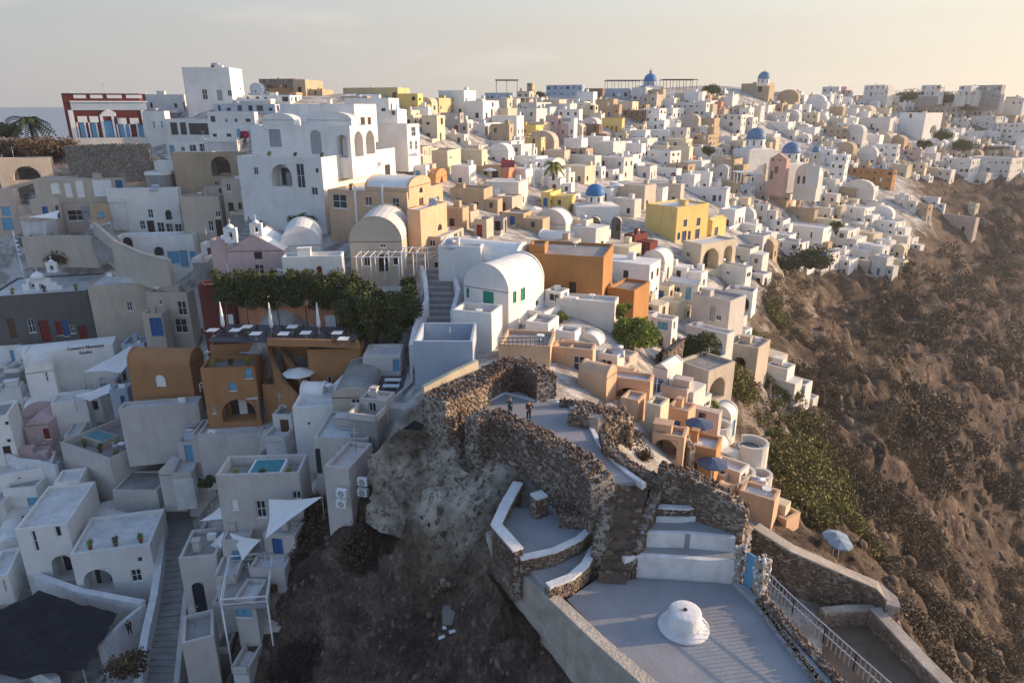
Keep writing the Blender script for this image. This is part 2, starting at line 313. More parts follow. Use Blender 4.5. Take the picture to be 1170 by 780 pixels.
    ad2=nn(nt,'ShaderNodeMath',operation='ADD'); L.new(wd.outputs['Fac'],ad2.inputs[0]); L.new(mr(noise(.3,5),.3,.7,-.15,.15),ad2.inputs[1])
    c=mix(mr(ad2.outputs[0],.2,.4),vil,c); L.new(c,b.inputs['Base Color'])
    bp=nn(nt,'ShaderNodeBump'); bp.inputs['Strength'].default_value=.8; bp.inputs['Distance'].default_value=.6; L.new(noise(1.1,10,.72),bp.inputs['Height']); L.new(bp.outputs[0],b.inputs['Normal'])
    MATS['hillside ground']=m
    me.materials.append(m)
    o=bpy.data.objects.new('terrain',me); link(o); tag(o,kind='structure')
build_terrain()
# sea
mb=MB(); mb.poly([(-60000,-3000,0),(60000,-3000,0),(60000,90000,0),(-60000,90000,0)])
SEA=mat('sea water',(.06,.10,.15),rough=.35,var=.2,scale=.002,bump=.3,bscale=.05,spec=.5)
tag(mb.build('sea',SEA),kind='structure')
# ---------------------------------------------------------------- world, sun, camera
SUN_EL=R(13); SUN_AZ=R(9)      # towards +X, a touch towards +Y
w=bpy.data.worlds.new('World'); sc.world=w; w.use_nodes=True; nt=w.node_tree; bg=nt.nodes['Background']
sky=nn(nt,'ShaderNodeTexSky'); sky.sky_type='NISHITA'; sky.sun_disc=False; sky.sun_elevation=SUN_EL; sky.sun_rotation=R(90)-SUN_AZ
sky.altitude=100; sky.air_density=1.0; sky.dust_density=2.0; sky.ozone_density=1.5
tc=nn(nt,'ShaderNodeTexCoord'); sp=nn(nt,'ShaderNodeSeparateXYZ'); nt.links.new(tc.outputs['Generated'],sp.inputs[0])
def wmr(x,a,b_,c,d):
    r=nn(nt,'ShaderNodeMapRange'); r.inputs[1].default_value=a; r.inputs[2].default_value=b_; r.inputs[3].default_value=c; r.inputs[4].default_value=d; nt.links.new(x,r.inputs[0]); return r.outputs[0]
def wmix(f,a,b_):
    m_=nn(nt,'ShaderNodeMix',data_type='RGBA'); nt.links.new(f,m_.inputs[0])
    for k,q in ((6,a),(7,b_)):
        if isinstance(q,tuple): m_.inputs[k].default_value=(*q,1)
        else: nt.links.new(q,m_.inputs[k])
    return m_.outputs[2]
# dusty evening air low over the sea: greyish away from the sun, cream towards it
hz=wmix(wmr(sp.outputs[0],-.65,.65,0,1),(2.2,2.22,2.32),(4.2,3.8,3.1))
tn=nn(nt,'ShaderNodeMix',data_type='RGBA',blend_type='MULTIPLY'); tn.inputs[0].default_value=1; nt.links.new(sky.outputs[0],tn.inputs[6]); tn.inputs[7].default_value=(1.5,1.5,1.6,1)
c1=wmix(wmr(sp.outputs[2],.10,.30,.92,.0),tn.outputs[2],hz)
mp=nn(nt,'ShaderNodeMapping'); mp.inputs['Scale'].default_value=(1.2,1.2,7); nt.links.new(tc.outputs['Generated'],mp.inputs[0])
cn=nn(nt,'ShaderNodeTexNoise'); cn.inputs['Scale'].default_value=3.0; cn.inputs['Detail'].default_value=7; nt.links.new(mp.outputs[0],cn.inputs['Vector'])
c2=wmix(wmr(cn.outputs[0],.57,.75,0,.35),c1,(4.5,4.1,3.7))
nt.links.new(c2,bg.inputs['Color']); bg.inputs['Strength'].default_value=.15
sl=bpy.data.lights.new('sun','SUN'); sl.energy=4.6; sl.angle=R(.6); sl.color=(1,.70,.44)
so=bpy.data.objects.new('sun',sl); link(so)
sd=Vector((math.cos(SUN_EL)*math.cos(SUN_AZ),math.cos(SUN_EL)*math.sin(SUN_AZ),math.sin(SUN_EL)))
so.rotation_euler=sd.to_track_quat('Z','Y').to_euler()
cam=bpy.data.cameras.new('camera'); cam.sensor_width=36; cam.lens=24; cam.clip_end=120000; cam.clip_start=.5
co=bpy.data.objects.new('camera',cam); co.location=(0,0,CZ); co.rotation_euler=(R(90)-TH,0,0); link(co); sc.camera=co
sc.view_settings.view_transform='Standard'; sc.view_settings.look='None'; sc.view_settings.exposure=.5; sc.view_settings.gamma=1
sc.render.engine='CYCLES'
DBG=False; DBGL=[]
# ---------------------------------------------------------------- houses
HOUSES=[]
def solve_u(C,d,px,zz=None):
    """distance along horizontal direction d from C so that the point projects to column px"""
    k=(px-585)/F; zc=(C.z-CZ)
    # (Cx+s dx)= k*((Cy+s dy)*CT - zc*ST)
    den=d.x-k*d.y*CT
    if abs(den)<1e-6: return 5.
    return (k*(C.y*CT-zc*ST)-C.x)/den
def solve_z(C,py):
    v=(390-py)/F; # v=(y*ST+(z)*CT)/(y*CT-z*ST)
    zc=(v*C.y*CT-C.y*ST)/(CT+v*ST); return zc+CZ
class Face:
    def __init__(s,O,d,L,z0,z1,n,side): s.O=Vector(O); s.d=Vector(d); s.L=L; s.z0=z0; s.z1=z1; s.n=Vector(n); s.side=side; s.op=[]
    def pt(s,a,z,o=0): return Vector((s.O.x+s.d.x*a+s.n.x*o, s.O.y+s.d.y*a+s.n.y*o, z))
    def hit(s,px,py):
        r=ray(px,py); den=r[0]*s.n.x+r[1]*s.n.y
        t=(s.O.x*s.n.x+s.O.y*s.n.y)/den
        x,y,z=r[0]*t,r[1]*t,CZ+r[2]*t
        return ((x-s.O.x)*s.d.x+(y-s.O.y)*s.d.y, z)
def face_mesh(mb,f,mi=0,dep=.22):
    """wall face with real openings cut in it and reveals"""
    S={0,f.L}; Z={f.z0,f.z1}
    for o in f.op: S|={o[0],o[1]}; Z|={o[2],o[3]}
    S=sorted(S); Z=sorted(Z)
    for i in range(len(S)-1):
        for j in range(len(Z)-1):
            a,b,c,d=S[i],S[i+1],Z[j],Z[j+1]
            if b-a<1e-4 or d-c<1e-4: continue
            m_=((a+b)/2,(c+d)/2)
            if any(o[0]<m_[0]<o[1] and o[2]<m_[1]<o[3] for o in f.op): continue
            q=[f.pt(a,c),f.pt(b,c),f.pt(b,d),f.pt(a,d)]
            mb.poly(q,mi)
    for o in f.op:
        a,b,c,d=o[:4]; k=o[4]; D=o[6] if len(o)>6 else (2.2 if k=='loggia' else dep)
        if k in('arch','loggia','awin'):
            r=(b-a)/2; zc=max(c+.1,d-r); hh=d-zc; N=10
            arc=[((a+b)/2-r*math.cos(math.pi*t/N), zc+hh*math.sin(math.pi*t/N)) for t in range(N+1)]
            for t in range(N//2):   # spandrels
                mb.poly([f.pt(a,d),f.pt(*arc[t]),f.pt(*arc[t+1])],mi)
                mb.poly([f.pt(b,d),f.pt(*arc[N-t]),f.pt(*arc[N-t-1])],mi)
            prof=[(a,c)]+arc+[(b,c)]
        else: prof=[(a,c),(a,d),(b,d),(b,c)]
        for t in range(len(prof)):
            p,q=prof[t],prof[(t+1)%len(prof)]
            mb.poly([f.pt(*p),f.pt(*q),f.pt(*q,-D),f.pt(*p,-D)],mi)
        if k=='loggia': mb.poly([f.pt(*p,-D) for p in prof],mi)
FCOL=dict(w=TRIM,b=BLUE,l=LBLUE,n=NAVY,t=TEAL,r=REDP,d=DARK,o=WOOD,g=GREYP,x=GLASS)
def fill_opening(par,f,o,near=False):
    a,b,c,d,k,colr=o[:6]
    if k=='loggia':
        w_=b-a
        if w_>1.6:
            x=(a+b)/2; mb=MB(); cols=FCOL.get(colr,DARK)
            gm=MB(); gw=w_*.36; gh=min(d-.35,c+(d-c)*.78); gm.prism([f.pt(x-gw,c,-2.05),f.pt(x+gw,c,-2.05),f.pt(x+gw,c,-2.09),f.pt(x-gw,c,-2.09)],[f.pt(x-gw,gh,-2.05),f.pt(x+gw,gh,-2.05),f.pt(x+gw,gh,-2.09),f.pt(x-gw,gh,-2.09)]); gm.build('shade_backing',GLASS,par)  # dark sheet on the back wall stands in for shade deep inside the arch
            if w_<2.6: return
            q=lambda s,z,oo=-1.98:f.pt(s,z,oo)
            mb.prism([q(x-.45,c),q(x+.45,c),q(x+.45,c,-2.03),q(x-.45,c,-2.03)],[q(x-.45,min(c+2,d-.3)),q(x+.45,min(c+2,d-.3)),q(x+.45,min(c+2,d-.3),-2.03),q(x-.45,min(c+2,d-.3),-2.03)])
            mb.build('door',cols,par)
        return
    D=-.14
    m=FCOL.get(colr,GLASS); mb=MB()
    if k=='awin' or k=='arch':
        r=(b-a)/2; zc=max(c+.1,d-r); hh=d-zc; N=8
        prof=[(a,c)]+[((a+b)/2-r*math.cos(math.pi*t/N), zc+hh*math.sin(math.pi*t/N)) for t in range(N+1)]+[(b,c)]
        mb.prism([f.pt(*p,D) for p in prof],[f.pt(*p,D-.05) for p in prof])
        mb.build('door' if k=='arch' else 'window',m,par); return
    door=(k=='door')
    mb.prism([f.pt(a,c,D-.05),f.pt(b,c,D-.05),f.pt(b,c,D),f.pt(a,c,D)],[f.pt(a,d,D-.05),f.pt(b,d,D-.05),f.pt(b,d,D),f.pt(a,d,D)])
    def fr(t=.07,mat_=TRIM,o=None,name='frame'):
        g=MB()
        def bx(a0,a1,c0,c1,o0=D+.002,o1=D+.06): g.prism([f.pt(a0,c0,o0),f.pt(a1,c0,o0),f.pt(a1,c0,o1),f.pt(a0,c0,o1)],[f.pt(a0,c1,o0),f.pt(a1,c1,o0),f.pt(a1,c1,o1),f.pt(a0,c1,o1)])
        bx(a+.003,a+t,c+.003,d-.003); bx(b-t,b-.003,c+.003,d-.003); bx(a+t,b-t,d-t,d-.003)
        if not door: bx(a+t,b-t,c+.003,c+t)
        if b-a>.7: bx((a+b)/2-t*.4,(a+b)/2+t*.4,c+t,d-t,D+.002,D+.05)
        if d-c>1.3: bx(a+t,b-t,(c+d)/2,(c+d)/2+t*.7,D+.002,D+.045)
        return g
    pane=mb.build('door' if door else 'window',m,par)
    if near:
        g=fr(); fo=g.build('frame',m if (door and colr!='x') else (TRIM if colr in 'xd' else m),None)
        off=Vector(par.location); fo.parent=pane; fo.data.transform(Matrix.Translation(-off))
        s_=MB()
        if not door:
            s_.prism([f.pt(a-.08,c-.09,-.05),f.pt(b+.08,c-.09,-.05),f.pt(b+.08,c-.09,.07),f.pt(a-.08,c-.09,.07)],[f.pt(a-.08,c-.004,-.05),f.pt(b+.08,c-.004,-.05),f.pt(b+.08,c-.004,.07),f.pt(a-.08,c-.004,.07)])
            so_=s_.build('sill',TRIM,None); so_.parent=pane; so_.data.transform(Matrix.Translation(-off))
def auto_open(f,rg,style):
    H=f.z1-f.z0v; 
    if f.L<1.6 or H<1.9: return
    st=max(1,int(round(H/3.1))); sh=H/st
    n=max(1,int((f.L-.5)/style.get('sp',2.3))); sw=f.L/n
    cs=style.get('cs','xddxw')
    for j in range(st):
        dz=f.z0v+j*sh; dk=rg.randrange(n)
        for i in range(n):
            if rg.random()<style.get('skip',.22): continue
            x=(i+.5)*sw+rg.uniform(-.12,.12)*sw; colr=rg.choice(cs)
            if j==0 and i==dk and sh>2.3:
                w2=min(.48,sw*.35); o=(x-w2,x+w2,dz+.05,dz+min(2.15,sh-.35),'door',rg.choice(style.get('dc','dobr')))
            elif j==0 and rg.random()<style.get('arch',.08) and sw>2.0 and sh>2.6:
                w2=min(1.2,sw*.38); o=(x-w2,x+w2,dz+.05,dz+min(2.6,sh-.3),'loggia','d')
            else:
                w2=min(rg.choice((.28,.38,.46,.7)),sw*.36); hh=rg.choice((.6,.9,1.1,1.3,1.5)); zb=dz+min(.95,sh*.35)
                if zb+hh>dz+sh-.3: hh=dz+sh-.3-zb
                if hh<.4: continue
                o=(x-w2,x+w2,zb,zb+hh,'awin' if rg.random()<style.get('awin',.08) else 'win',colr)
            f.op.append(o)
def H(cx,by,wl,wr,h,col='W',roof='flat',yaw=None,D=None,win=None,z=None,dep=None,fnd=None,lab=None,name='house',cat='house',near=False,sty=None,par=.35,lm=None,rc=None,chim=None,yabs=None,noop='',fl=None,terr=True,group='houses of the village'):
    """box house: near vertical corner at photo column cx, foot row by; left face wl px wide, right face wr px, h px tall"""
    rg=random.Random(int(cx*131+by*977+wl*7))
    C=PD(cx,by,D) if D else (PZ(cx,by,z) if z else ground(cx,by))
    ax=math.degrees(math.atan2(C.x,C.y))
    if D and DBG: g_=ground(cx,by); hz=float(hgt(C.x,C.y)); DBGL.append((round(C.z-hz,1),cx,by,col,'D',D,'gD',round(g_.y,1)))
    y=R(yabs) if yabs is not None else R(ax+(yaw if yaw is not None else rg.uniform(16,30)))
    a=Vector((-math.cos(y),math.sin(y),0)); b=Vector((math.sin(y),math.cos(y),0))
    La=solve_u(C,a,cx-wl) if wl>0 else 5; Lb=solve_u(C,b,cx+wr) if wr>0 else 5
    s=mpp(C)
    if not (0<La<wl*s*1.9+2): La=max(2.,wl*s*1.05)
    if dep: Lb=dep
    elif not (0<Lb<max(9,wr*s*3)): Lb=max(3.5,min(9,wr*s*2))
    Lb=max(Lb,2.2)
    zt=solve_z(C,by-h); z0=C.z-(fnd if fnd is not None else 2.5+h*s*.3)
    if roof not in('flat','pool','terr'):
        W_=Lb if roof.endswith('a') else La
        tot=zt-C.z; rise=min(W_/2*{'v':.95,'s':.5,'g':.6}[roof[0]],tot*.55); zt-=rise
    root=thing(name,(C.x,C.y,C.z),lab,cat,group)
    P=[C, C+b*Lb, C+b*Lb+a*La, C+a*La]        # right-front, right-back, left-back, left-front
    fL=Face(C+a*La,-a,La,z0,zt,-b,'L'); fR=Face(C,b,Lb,z0,zt,-a,'R')
    fB=Face(P[1],a,La,z0,zt,b,'B'); fW=Face(P[2],-b,Lb,z0,zt,a,'W')
    for f in (fL,fR,fB,fW): f.z0v=C.z+(fl or 0)
    if win:
        for o in win:
            x0,y0,x1,y1,k,cc=o[:6]; f=fL if (x0+x1)/2<cx else fR
            if len(o)>6: f=fL if o[6]=='L' else fR
            s0,_=f.hit(x0,(y0+y1)/2); s1,_=f.hit(x1,(y0+y1)/2); xm=(x0+x1)/2; _,z1_=f.hit(xm,y0); _,z0_=f.hit(xm,y1)
            s0,s1=sorted((s0,s1)); s0=max(.06,s0); s1=min(f.L-.06,s1); z0_=max(z0+.05,z0_); z1_=min(zt-.08,z1_)
            if s1-s0>.15 and z1_-z0_>.15: f.op.append((s0,s1,z0_,z1_,k,cc))
    else:
        st=sty or {}
        if 'L' not in noop: auto_open(fL,rg,st)
        if 'R' not in noop: auto_open(fR,rg,st)
        auto_open(fB,rg,st)
    m=wm(col); mb=MB()
    for f in (fL,fR,fB,fW): face_mesh(mb,f)
    t=.28; up=Vector((0,0,zt))
    def ins(k): return [P[0]+a*k+b*k,P[1]+a*k-b*k,P[2]-a*k-b*k,P[3]-a*k+b*k]
    at=lambda p,zz:(p.x,p.y,zz)
    Po,Pi=ins(0),ins(t)
    cn=C+a*La/2+b*Lb/2
    if roof in('flat','pool','terr'):
        zr=zt-par
        for i in range(4):
            j=(i+1)%4
            mb.poly([at(Po[i],zt),at(Po[j],zt),at(Pi[j],zt),at(Pi[i],zt)])
            mb.poly([at(Pi[i],zt),at(Pi[j],zt),at(Pi[j],zr),at(Pi[i],zr)])
        mb.build('wall',m,root)
        r=MB(); r.prism([at(p,zr-.2) for p in ins(t+.01)],[at(p,zr) for p in ins(t+.01)])
        r.build('roof',rc or (ROOFG if rg.random()<.35 else ROOFW),root)
    else:
        ax_='a' if roof.endswith('a') else 'b'
        W_=Lb if ax_=='a' else La; Ln=La if ax_=='a' else Lb
        O=P[0] if ax_=='a' else P[0]; dx=b if ax_=='a' else a; dl=a if ax_=='a' else b
        N=14; pr=[]
        if roof[0]=='g': pr=[(0,0),(W_/2,rise),(W_,0)]
        else: pr=[(W_/2-W_/2*math.cos(math.pi*k/N),rise*math.sin(math.pi*k/N)) for k in range(N+1)]
        mb.build('wall',m,root)
        v=MB()
        for k in range(len(pr)-1):
            p,q=pr[k],pr[k+1]
            v.poly([at(O+dx*p[0]+dl*.02,zt+p[1]),at(O+dx*q[0]+dl*.02,zt+q[1]),at(O+dx*q[0]+dl*(Ln-.02),zt+q[1]),at(O+dx*p[0]+dl*(Ln-.02),zt+p[1])],0,roof[0]!='g')
        rm=rc or (wm('W') if col in 'WVLKEG' else m)
        v.build('vaulted_roof' if roof[0]!='g' else 'roof',rm,root)
        for l in (0,Ln):
            e=MB()
            # gable wall with a small raised lip
            th=.25 if l==0 else -.25
            o1=[at(O+dx*(p[0])+dl*l,zt+p[1]) for p in pr]; o2=[at(O+dx*p[0]+dl*(l+th),zt+p[1]+.0) for p in pr]
            lip=[at(O+dx*(W_/2+(p[0]-W_/2)*1.012)+dl*l,zt+.0+p[1]*1.03+.06) for p in pr]; lip2=[at(O+dx*(W_/2+(p[0]-W_/2)*1.012)+dl*(l+th),zt+p[1]*1.03+.06) for p in pr]
            e.prism(lip,lip2); e.build('gable',m,root)
    if chim is None: chim=(roof=='flat' and rg.random()<.3)
    if chim and min(La,Lb)>2:
        g=MB(); u,vv=rg.uniform(.2,.8),rg.uniform(.3,.8); p=C+a*La*u+b*Lb*vv; zz=zt-par-.02
        if rg.random()<.5:
            g.box((p.x,p.y,zz+.55),a*.3,b*.3,(0,0,.55)); g.box((p.x,p.y,zz+1.17),a*.38,b*.38,(0,0,.06)); g.build('chimney',m,root)
        else:
            zz=zt-par; g.box((p.x,p.y,zz+.5),a*.8,b*.6,(0,0,.5)); g.box((p.x,p.y,zz+1.04),a*.88,b*.68,(0,0,.04)); g.build('stair_hut',m,root)
    for f in (fL,fR,fB):
        for o in f.op: fill_opening(root,f,o,near)
    up_=Vector((0,0,1))
    if not win and terr and C.length>80:
        if rg.random()<.8:
            dpt=rg.uniform(1.6,4.2); u0=rg.choice((0,0,.3)); u1=rg.choice((1,1,.7)); zt2=C.z+rg.uniform(-.3,1.0); g=MB(); r_=MB()
            A_,B_=C+a*La*u0,C+a*La*u1; q=[A_+b*.02,A_-b*dpt,B_-b*dpt,B_+b*.02]
            g.prism([(p.x,p.y,z0-1) for p in q],[(p.x,p.y,zt2) for p in q])
            for p_,q_ in ((q[0],q[1]),(q[1],q[2]),(q[2],q[3])):
                r_.bar((p_.x,p_.y,zt2+.3),(q_.x,q_.y,zt2+.3),.24,.62)
            g.build('terrace',ROOFW if rg.random()<.6 else CONC,root); r_.build('parapet',m,root)
        if rg.random()<.55:
            v0=rg.uniform(0,.3); v1=rg.uniform(.6,1); wd=rg.uniform(1.4,3.6); hh_=(zt-C.z)*rg.uniform(.35,.75); g=MB(); q=[C+b*Lb*v0+a*.03,C+b*Lb*v1+a*.03,C+b*Lb*v1-a*wd,C+b*Lb*v0-a*wd]
            g.prism([(p.x,p.y,z0-1) for p in q],[(p.x,p.y,C.z+hh_) for p in q]); c_=(q[0]+q[3])/2; 
            g.build('annex',m,root); w_=MB(); w_.box((c_.x,c_.y,C.z+hh_*.5),a*.35,b*.04,(0,0,min(.5,hh_*.3))); w_.build('window',GLASS,root)
    if roof=='flat' and rg.random()<.5 and C.length<330:
        zz=zt-par; p=C+a*La*rg.uniform(.2,.8)+b*Lb*rg.uniform(.3,.8); g=MB(); k_=rg.random()
        if k_<.35:
            g.tube((p.x,p.y,zz),(p.x,p.y,zz+2.4),.035,n=5); g.bar((p.x-.5,p.y,zz+2.2),(p.x+.5,p.y,zz+2.2),.04); g.bar((p.x-.35,p.y,zz+1.9),(p.x+.35,p.y,zz+1.9),.04); g.build('antenna',METAL,root)
        elif k_<.6:
            g.tube((p.x-.6,p.y,zz+.75),(p.x+.6,p.y,zz+.75),.28,n=10); g.box((p.x,p.y-.7,zz+.35),(.6,0,0),(0,.55,.3),(0,-.02,.03)); g.build('solar_tank',METAL,root)
        elif k_<.8:
            g.box((p.x,p.y,zz+.35),(.42,0,0),(0,.18,0),(0,0,.33)); g.build('air_conditioner',TRIM,root)
        else:
            g.lathe((p.x,p.y,zz+.6),[(.04,0),(.35,.12),(.42,.25)],12); g.tube((p.x,p.y,zz),(p.x,p.y,zz+.65),.04,n=5); g.build('satellite_dish',TRIM,root)
    form={'f':'flat-roofed','v':'barrel-vaulted','s':'low-vaulted','g':'pitched-roof','p':'flat-roofed','t':'flat-roofed'}[roof[0]]
    sts=max(1,round((zt-C.z)/3.0)); size='tall' if sts>=3 else ('two-storey' if sts==2 else ('long low' if La>9 else 'small'))
    HOUSES.append(dict(o=root,px=cx+(wr-wl)/2,py=by-h/2,wl=wl,wr=wr,h=h,by=by,desc=f'{size} {WORD[col]} {form} house',lab=lab,lm=lm,C=C,La=La,Lb=Lb,a=a,b=b,zt=zt,z0=z0,dist=C.length,box=(cx-wl,by-h,cx+wr,by)))
    return HOUSES[-1]
def extra(hh,name,mb,m):
    return mb.build(name,m,hh['o'])
LANDMARK=[]
def finish_labels():
    used={}
    for q in HOUSES:
        if q['lab']: continue
        best=min(LANDMARK,key=lambda L:math.hypot(L[0]-q['px'],(L[1]-q['py'])*1.5))
        dx=q['px']-best[0]; dy=q['py']-best[1]
        ang=math.degrees(math.atan2(-dy,dx))%360
        dr=['right of','above and right of','above','above and left of','left of','below and left of','below','below and right of'][int(((ang+22.5)%360)//45)]
        q['key']=(q['desc'],dr,best[2]); q['dd']=math.hypot(dx,dy); used.setdefault(q['key'],[]).append(q)
    ords=['nearest','second nearest','third nearest','fourth nearest','fifth nearest','sixth nearest','seventh nearest','eighth nearest','ninth nearest','tenth nearest','eleventh nearest','twelfth nearest']
    for k,l in used.items():
        l.sort(key=lambda q:q['dd'])
        for i,q in enumerate(l):
            t=f'{k[0]}, {k[1]} the {k[2]}'
            if len(l)>1: t=f'{k[0]}, {ords[min(i,11)]} of its kind {k[1]} the {k[2]}'
            w_=t.split()
            if len(w_)>16: t=t.replace(' of its kind','')
            if len(t.split())>16: t=t.replace(' house','',1)
            if len(t.split())>16: t=t.replace(' long ',' ').replace(' large ',' ')
            q['o']['label']=t
# ---------------------------------------------------------------- churches
def dome_church(cx,by,r_px,body,dome=DOMEB,D=None,lab='',drum_h=.9,lantern=True,bodyw=2.6,bodyh=1.3,name='church',col='W',rz=20,dropb=0):
    """by is the row of the dome's lower rim"""
    C=PD(cx,by,D); s=mpp(C); r=r_px*s; root=thing(name,(C.x,C.y,C.z-r*(drum_h+bodyh)),lab,'church')
    d=MB(); pr=[(r*math.cos(t*math.pi/2/9),r*math.sin(t*math.pi/2/9)) for t in range(9)]+[(.02,r)]
    d.lathe(C,[(r*1.05,-.15*r),(r*1.05,0)]+pr,28); do=d.build('dome',dome,root)
    m=wm(col); dr=MB(); dr.lathe(C,[(r*1.0,-r*drum_h),(r*1.0,-.16*r)],16); dr.build('drum',m,root)
    for k in range(8):
        t=k*math.pi/4+.3; w_=MB(); n=Vector((math.cos(t),math.sin(t),0)); tt=Vector((-n.y,n.x,0)); c=Vector(C)+n*(r*.985)-Vector((0,0,r*.55))
        w_.box(c,tt*r*.09,n*.04,(0,0,r*.26)); w_.build('drum_window',GLASS,root)
    if lantern:
        l=MB(); l.lathe((C.x,C.y,C.z+r*.97),[(r*.2,0),(r*.2,r*.32),(r*.25,r*.34),(r*.14,r*.46),(.02,r*.52)],12); l.build('lantern',m,root)
    x=MB(); zt=C.z+r*(1.5 if lantern else 1.02); x.bar((C.x,C.y,zt-.05*r),(C.x,C.y,zt+r*.3),.09); x.bar((C.x-r*.12,C.y,zt+r*.18),(C.x+r*.12,C.y,zt+r*.18),.09); x.build('cross',DARK,root)
    if body:
        b=MB(); zb=C.z-r*drum_h; rr=r*bodyw/2; q=R(rz); a=Vector((math.cos(q),math.sin(q),0)); c_=Vector((-a.y,a.x,0))
        b.box((C.x,C.y,zb-r*bodyh/2-dropb/2),a*rr,c_*rr*.8,(0,0,r*bodyh/2+dropb/2))
        # sloped skirt up to the drum
        base=[Vector(C)+a*sx*rr*.95+c_*sy*rr*.75 for sx,sy in((-1,-1),(1,-1),(1,1),(-1,1))]
        top=[Vector(C)+a*sx*r*.8+c_*sy*r*.8 for sx,sy in((-1,-1),(1,-1),(1,1),(-1,1))]
        b.prism([(p.x,p.y,zb-.02) for p in base],[(p.x,p.y,zb+r*.18) for p in top])
        b.build('wall',m,root)
    return root,C,r
def arch_wall(mb,c,a,n,w,h,openings,th,mi=0,stepped=True):
    """belfry panel: width w, height h, openings (x,z,w,h) arched; built from piers and arches"""
    a=Vector(a);n=Vector(n);c=Vector(c)
    f=Face(c-a*w/2+n*th/2,a,w,c.z,c.z+h,n,'L'); f.op=[(x-ww/2+w/2,x+ww/2+w/2,c.z+z0,c.z+z0+hh,'awin','x') for x,z0,ww,hh in openings]
    g=Face(c+a*w/2-n*th/2,-a,w,c.z,c.z+h,-n,'L'); g.op=[(w/2-x-ww/2,w/2-x+ww/2,c.z+z0,c.z+z0+hh,'awin','x') for x,z0,ww,hh in openings]
    f2=[];face_mesh(mb,f,mi,th); face_mesh(mb,g,mi,.0)
    A,B=c-a*w/2,c+a*w/2
    for p in (A,B): mb.poly([p-n*th/2,p+n*th/2,p+n*th/2+Vector((0,0,h)),p-n*th/2+Vector((0,0,h))],mi)
    z=Vector((0,0,h)); mb.poly([A-n*th/2+z,B-n*th/2+z,B+n*th/2+z,A+n*th/2+z],mi)
# ---------------------------------------------------------------- plants
def leaves(name,pts,rad,n,size,m,parent=None,flat=1.0,tone=(0,1)):
    pts=np.array(pts,float).reshape(-1,3); k=G.integers(0,len(pts),n)
    d=G.normal(size=(n,3)); d/=np.linalg.norm(d,axis=1)[:,None]; rr=G.random(n)**.45
    rad=np.broadcast_to(np.array(rad,float).reshape(-1),(len(pts),)) if np.ndim(rad) else np.full(len(pts),float(rad))
    P=pts[k]+d*(rr*rad[k])[:,None]*np.array([1,1,flat])
    ct=G.random(len(pts)); t=np.clip(ct[k]*.6+G.random(n)*.4,0,1)*(tone[1]-tone[0])+tone[0]
    s=size*(.6+.8*G.random(n))
    return cloud(name,LEAFV,LEAFF,P,np.stack([s,s,s],-1),rrot(n,G),t,m,parent)
def bush(name,lab,cat,p,r,h,m,n=600,ls=.16,cl=9,group=None,trunk=True):
    root=thing(name,tuple(p),lab,cat,group); p=Vector(p); c=[]; rd=[]; mb=MB()
    for k in range(cl):
        t=rng.uniform(0,6.28); q=rng.random()**.5*r*.7; z=h*(.35+.5*rng.random()*(1-q/r*.5))
        c.append((p.x+q*math.cos(t),p.y+q*math.sin(t),p.z+z)); rd.append(r*rng.uniform(.3,.5))
        mb.tube((p.x,p.y,p.z-.2),c[-1],.07*r/1.5+.02,.02,5)
    mb.build('trunk',BARK,root)
    leaves('crown',c,rd,n,ls,m,root,flat=.85); return root
def parasol_closed(x,y,z,h=2.7,lab='',group=None):
    root=thing('parasol',(x,y,z),lab,'parasol',group); mb=MB(); mb.tube((x,y,z),(x,y,z+h),.03); mb.build('pole',TRIM,root)
    b=MB(); b.lathe((x,y,z),[(.25,0),(.25,.12),(.05,.16)],10); b.build('base',CONC,root)
    c=MB(); N=16; i0=0
    c.lathe((x,y,z),[(.10,.75),(.21,.8),(.23,1.3),(.17,2.1),(.06,h-.05),(.02,h+.05)],9); c.build('canopy',CLOTH,root)
def parasol_open(p,r=1.4,h=2.4,m=CLOTH,lab='',group=None,n=8):
    x,y,z=p; root=thing('parasol',(x,y,z),lab,'parasol',group); mb=MB(); mb.tube((x,y,z),(x,y,z+h+.1),.035); mb.build('pole',TRIM,root)
    c=MB(); top=(x,y,z+h+.05); rim=[(x+r*math.cos(6.2832*k/n+.2),y+r*math.sin(6.2832*k/n+.2),z+h-r*.28) for k in range(n)]
    for k in range(n):
        a,b=rim[k],rim[(k+1)%n]; c.poly([top,a,b]); c.poly([a,b,(b[0],b[1],b[2]-.12),(a[0],a[1],a[2]-.12)])
    c.build('canopy',m,root); return root
def slab(name,pts,z,th,m,parent=None):   # photo polygon laid at height z
    mb=MB(); q=[PZ(x,y,z) for x,y in pts]; mb.prism([(p.x,p.y,z-th) for p in q],[(p.x,p.y,z) for p in q]); return mb.build(name,m,parent)
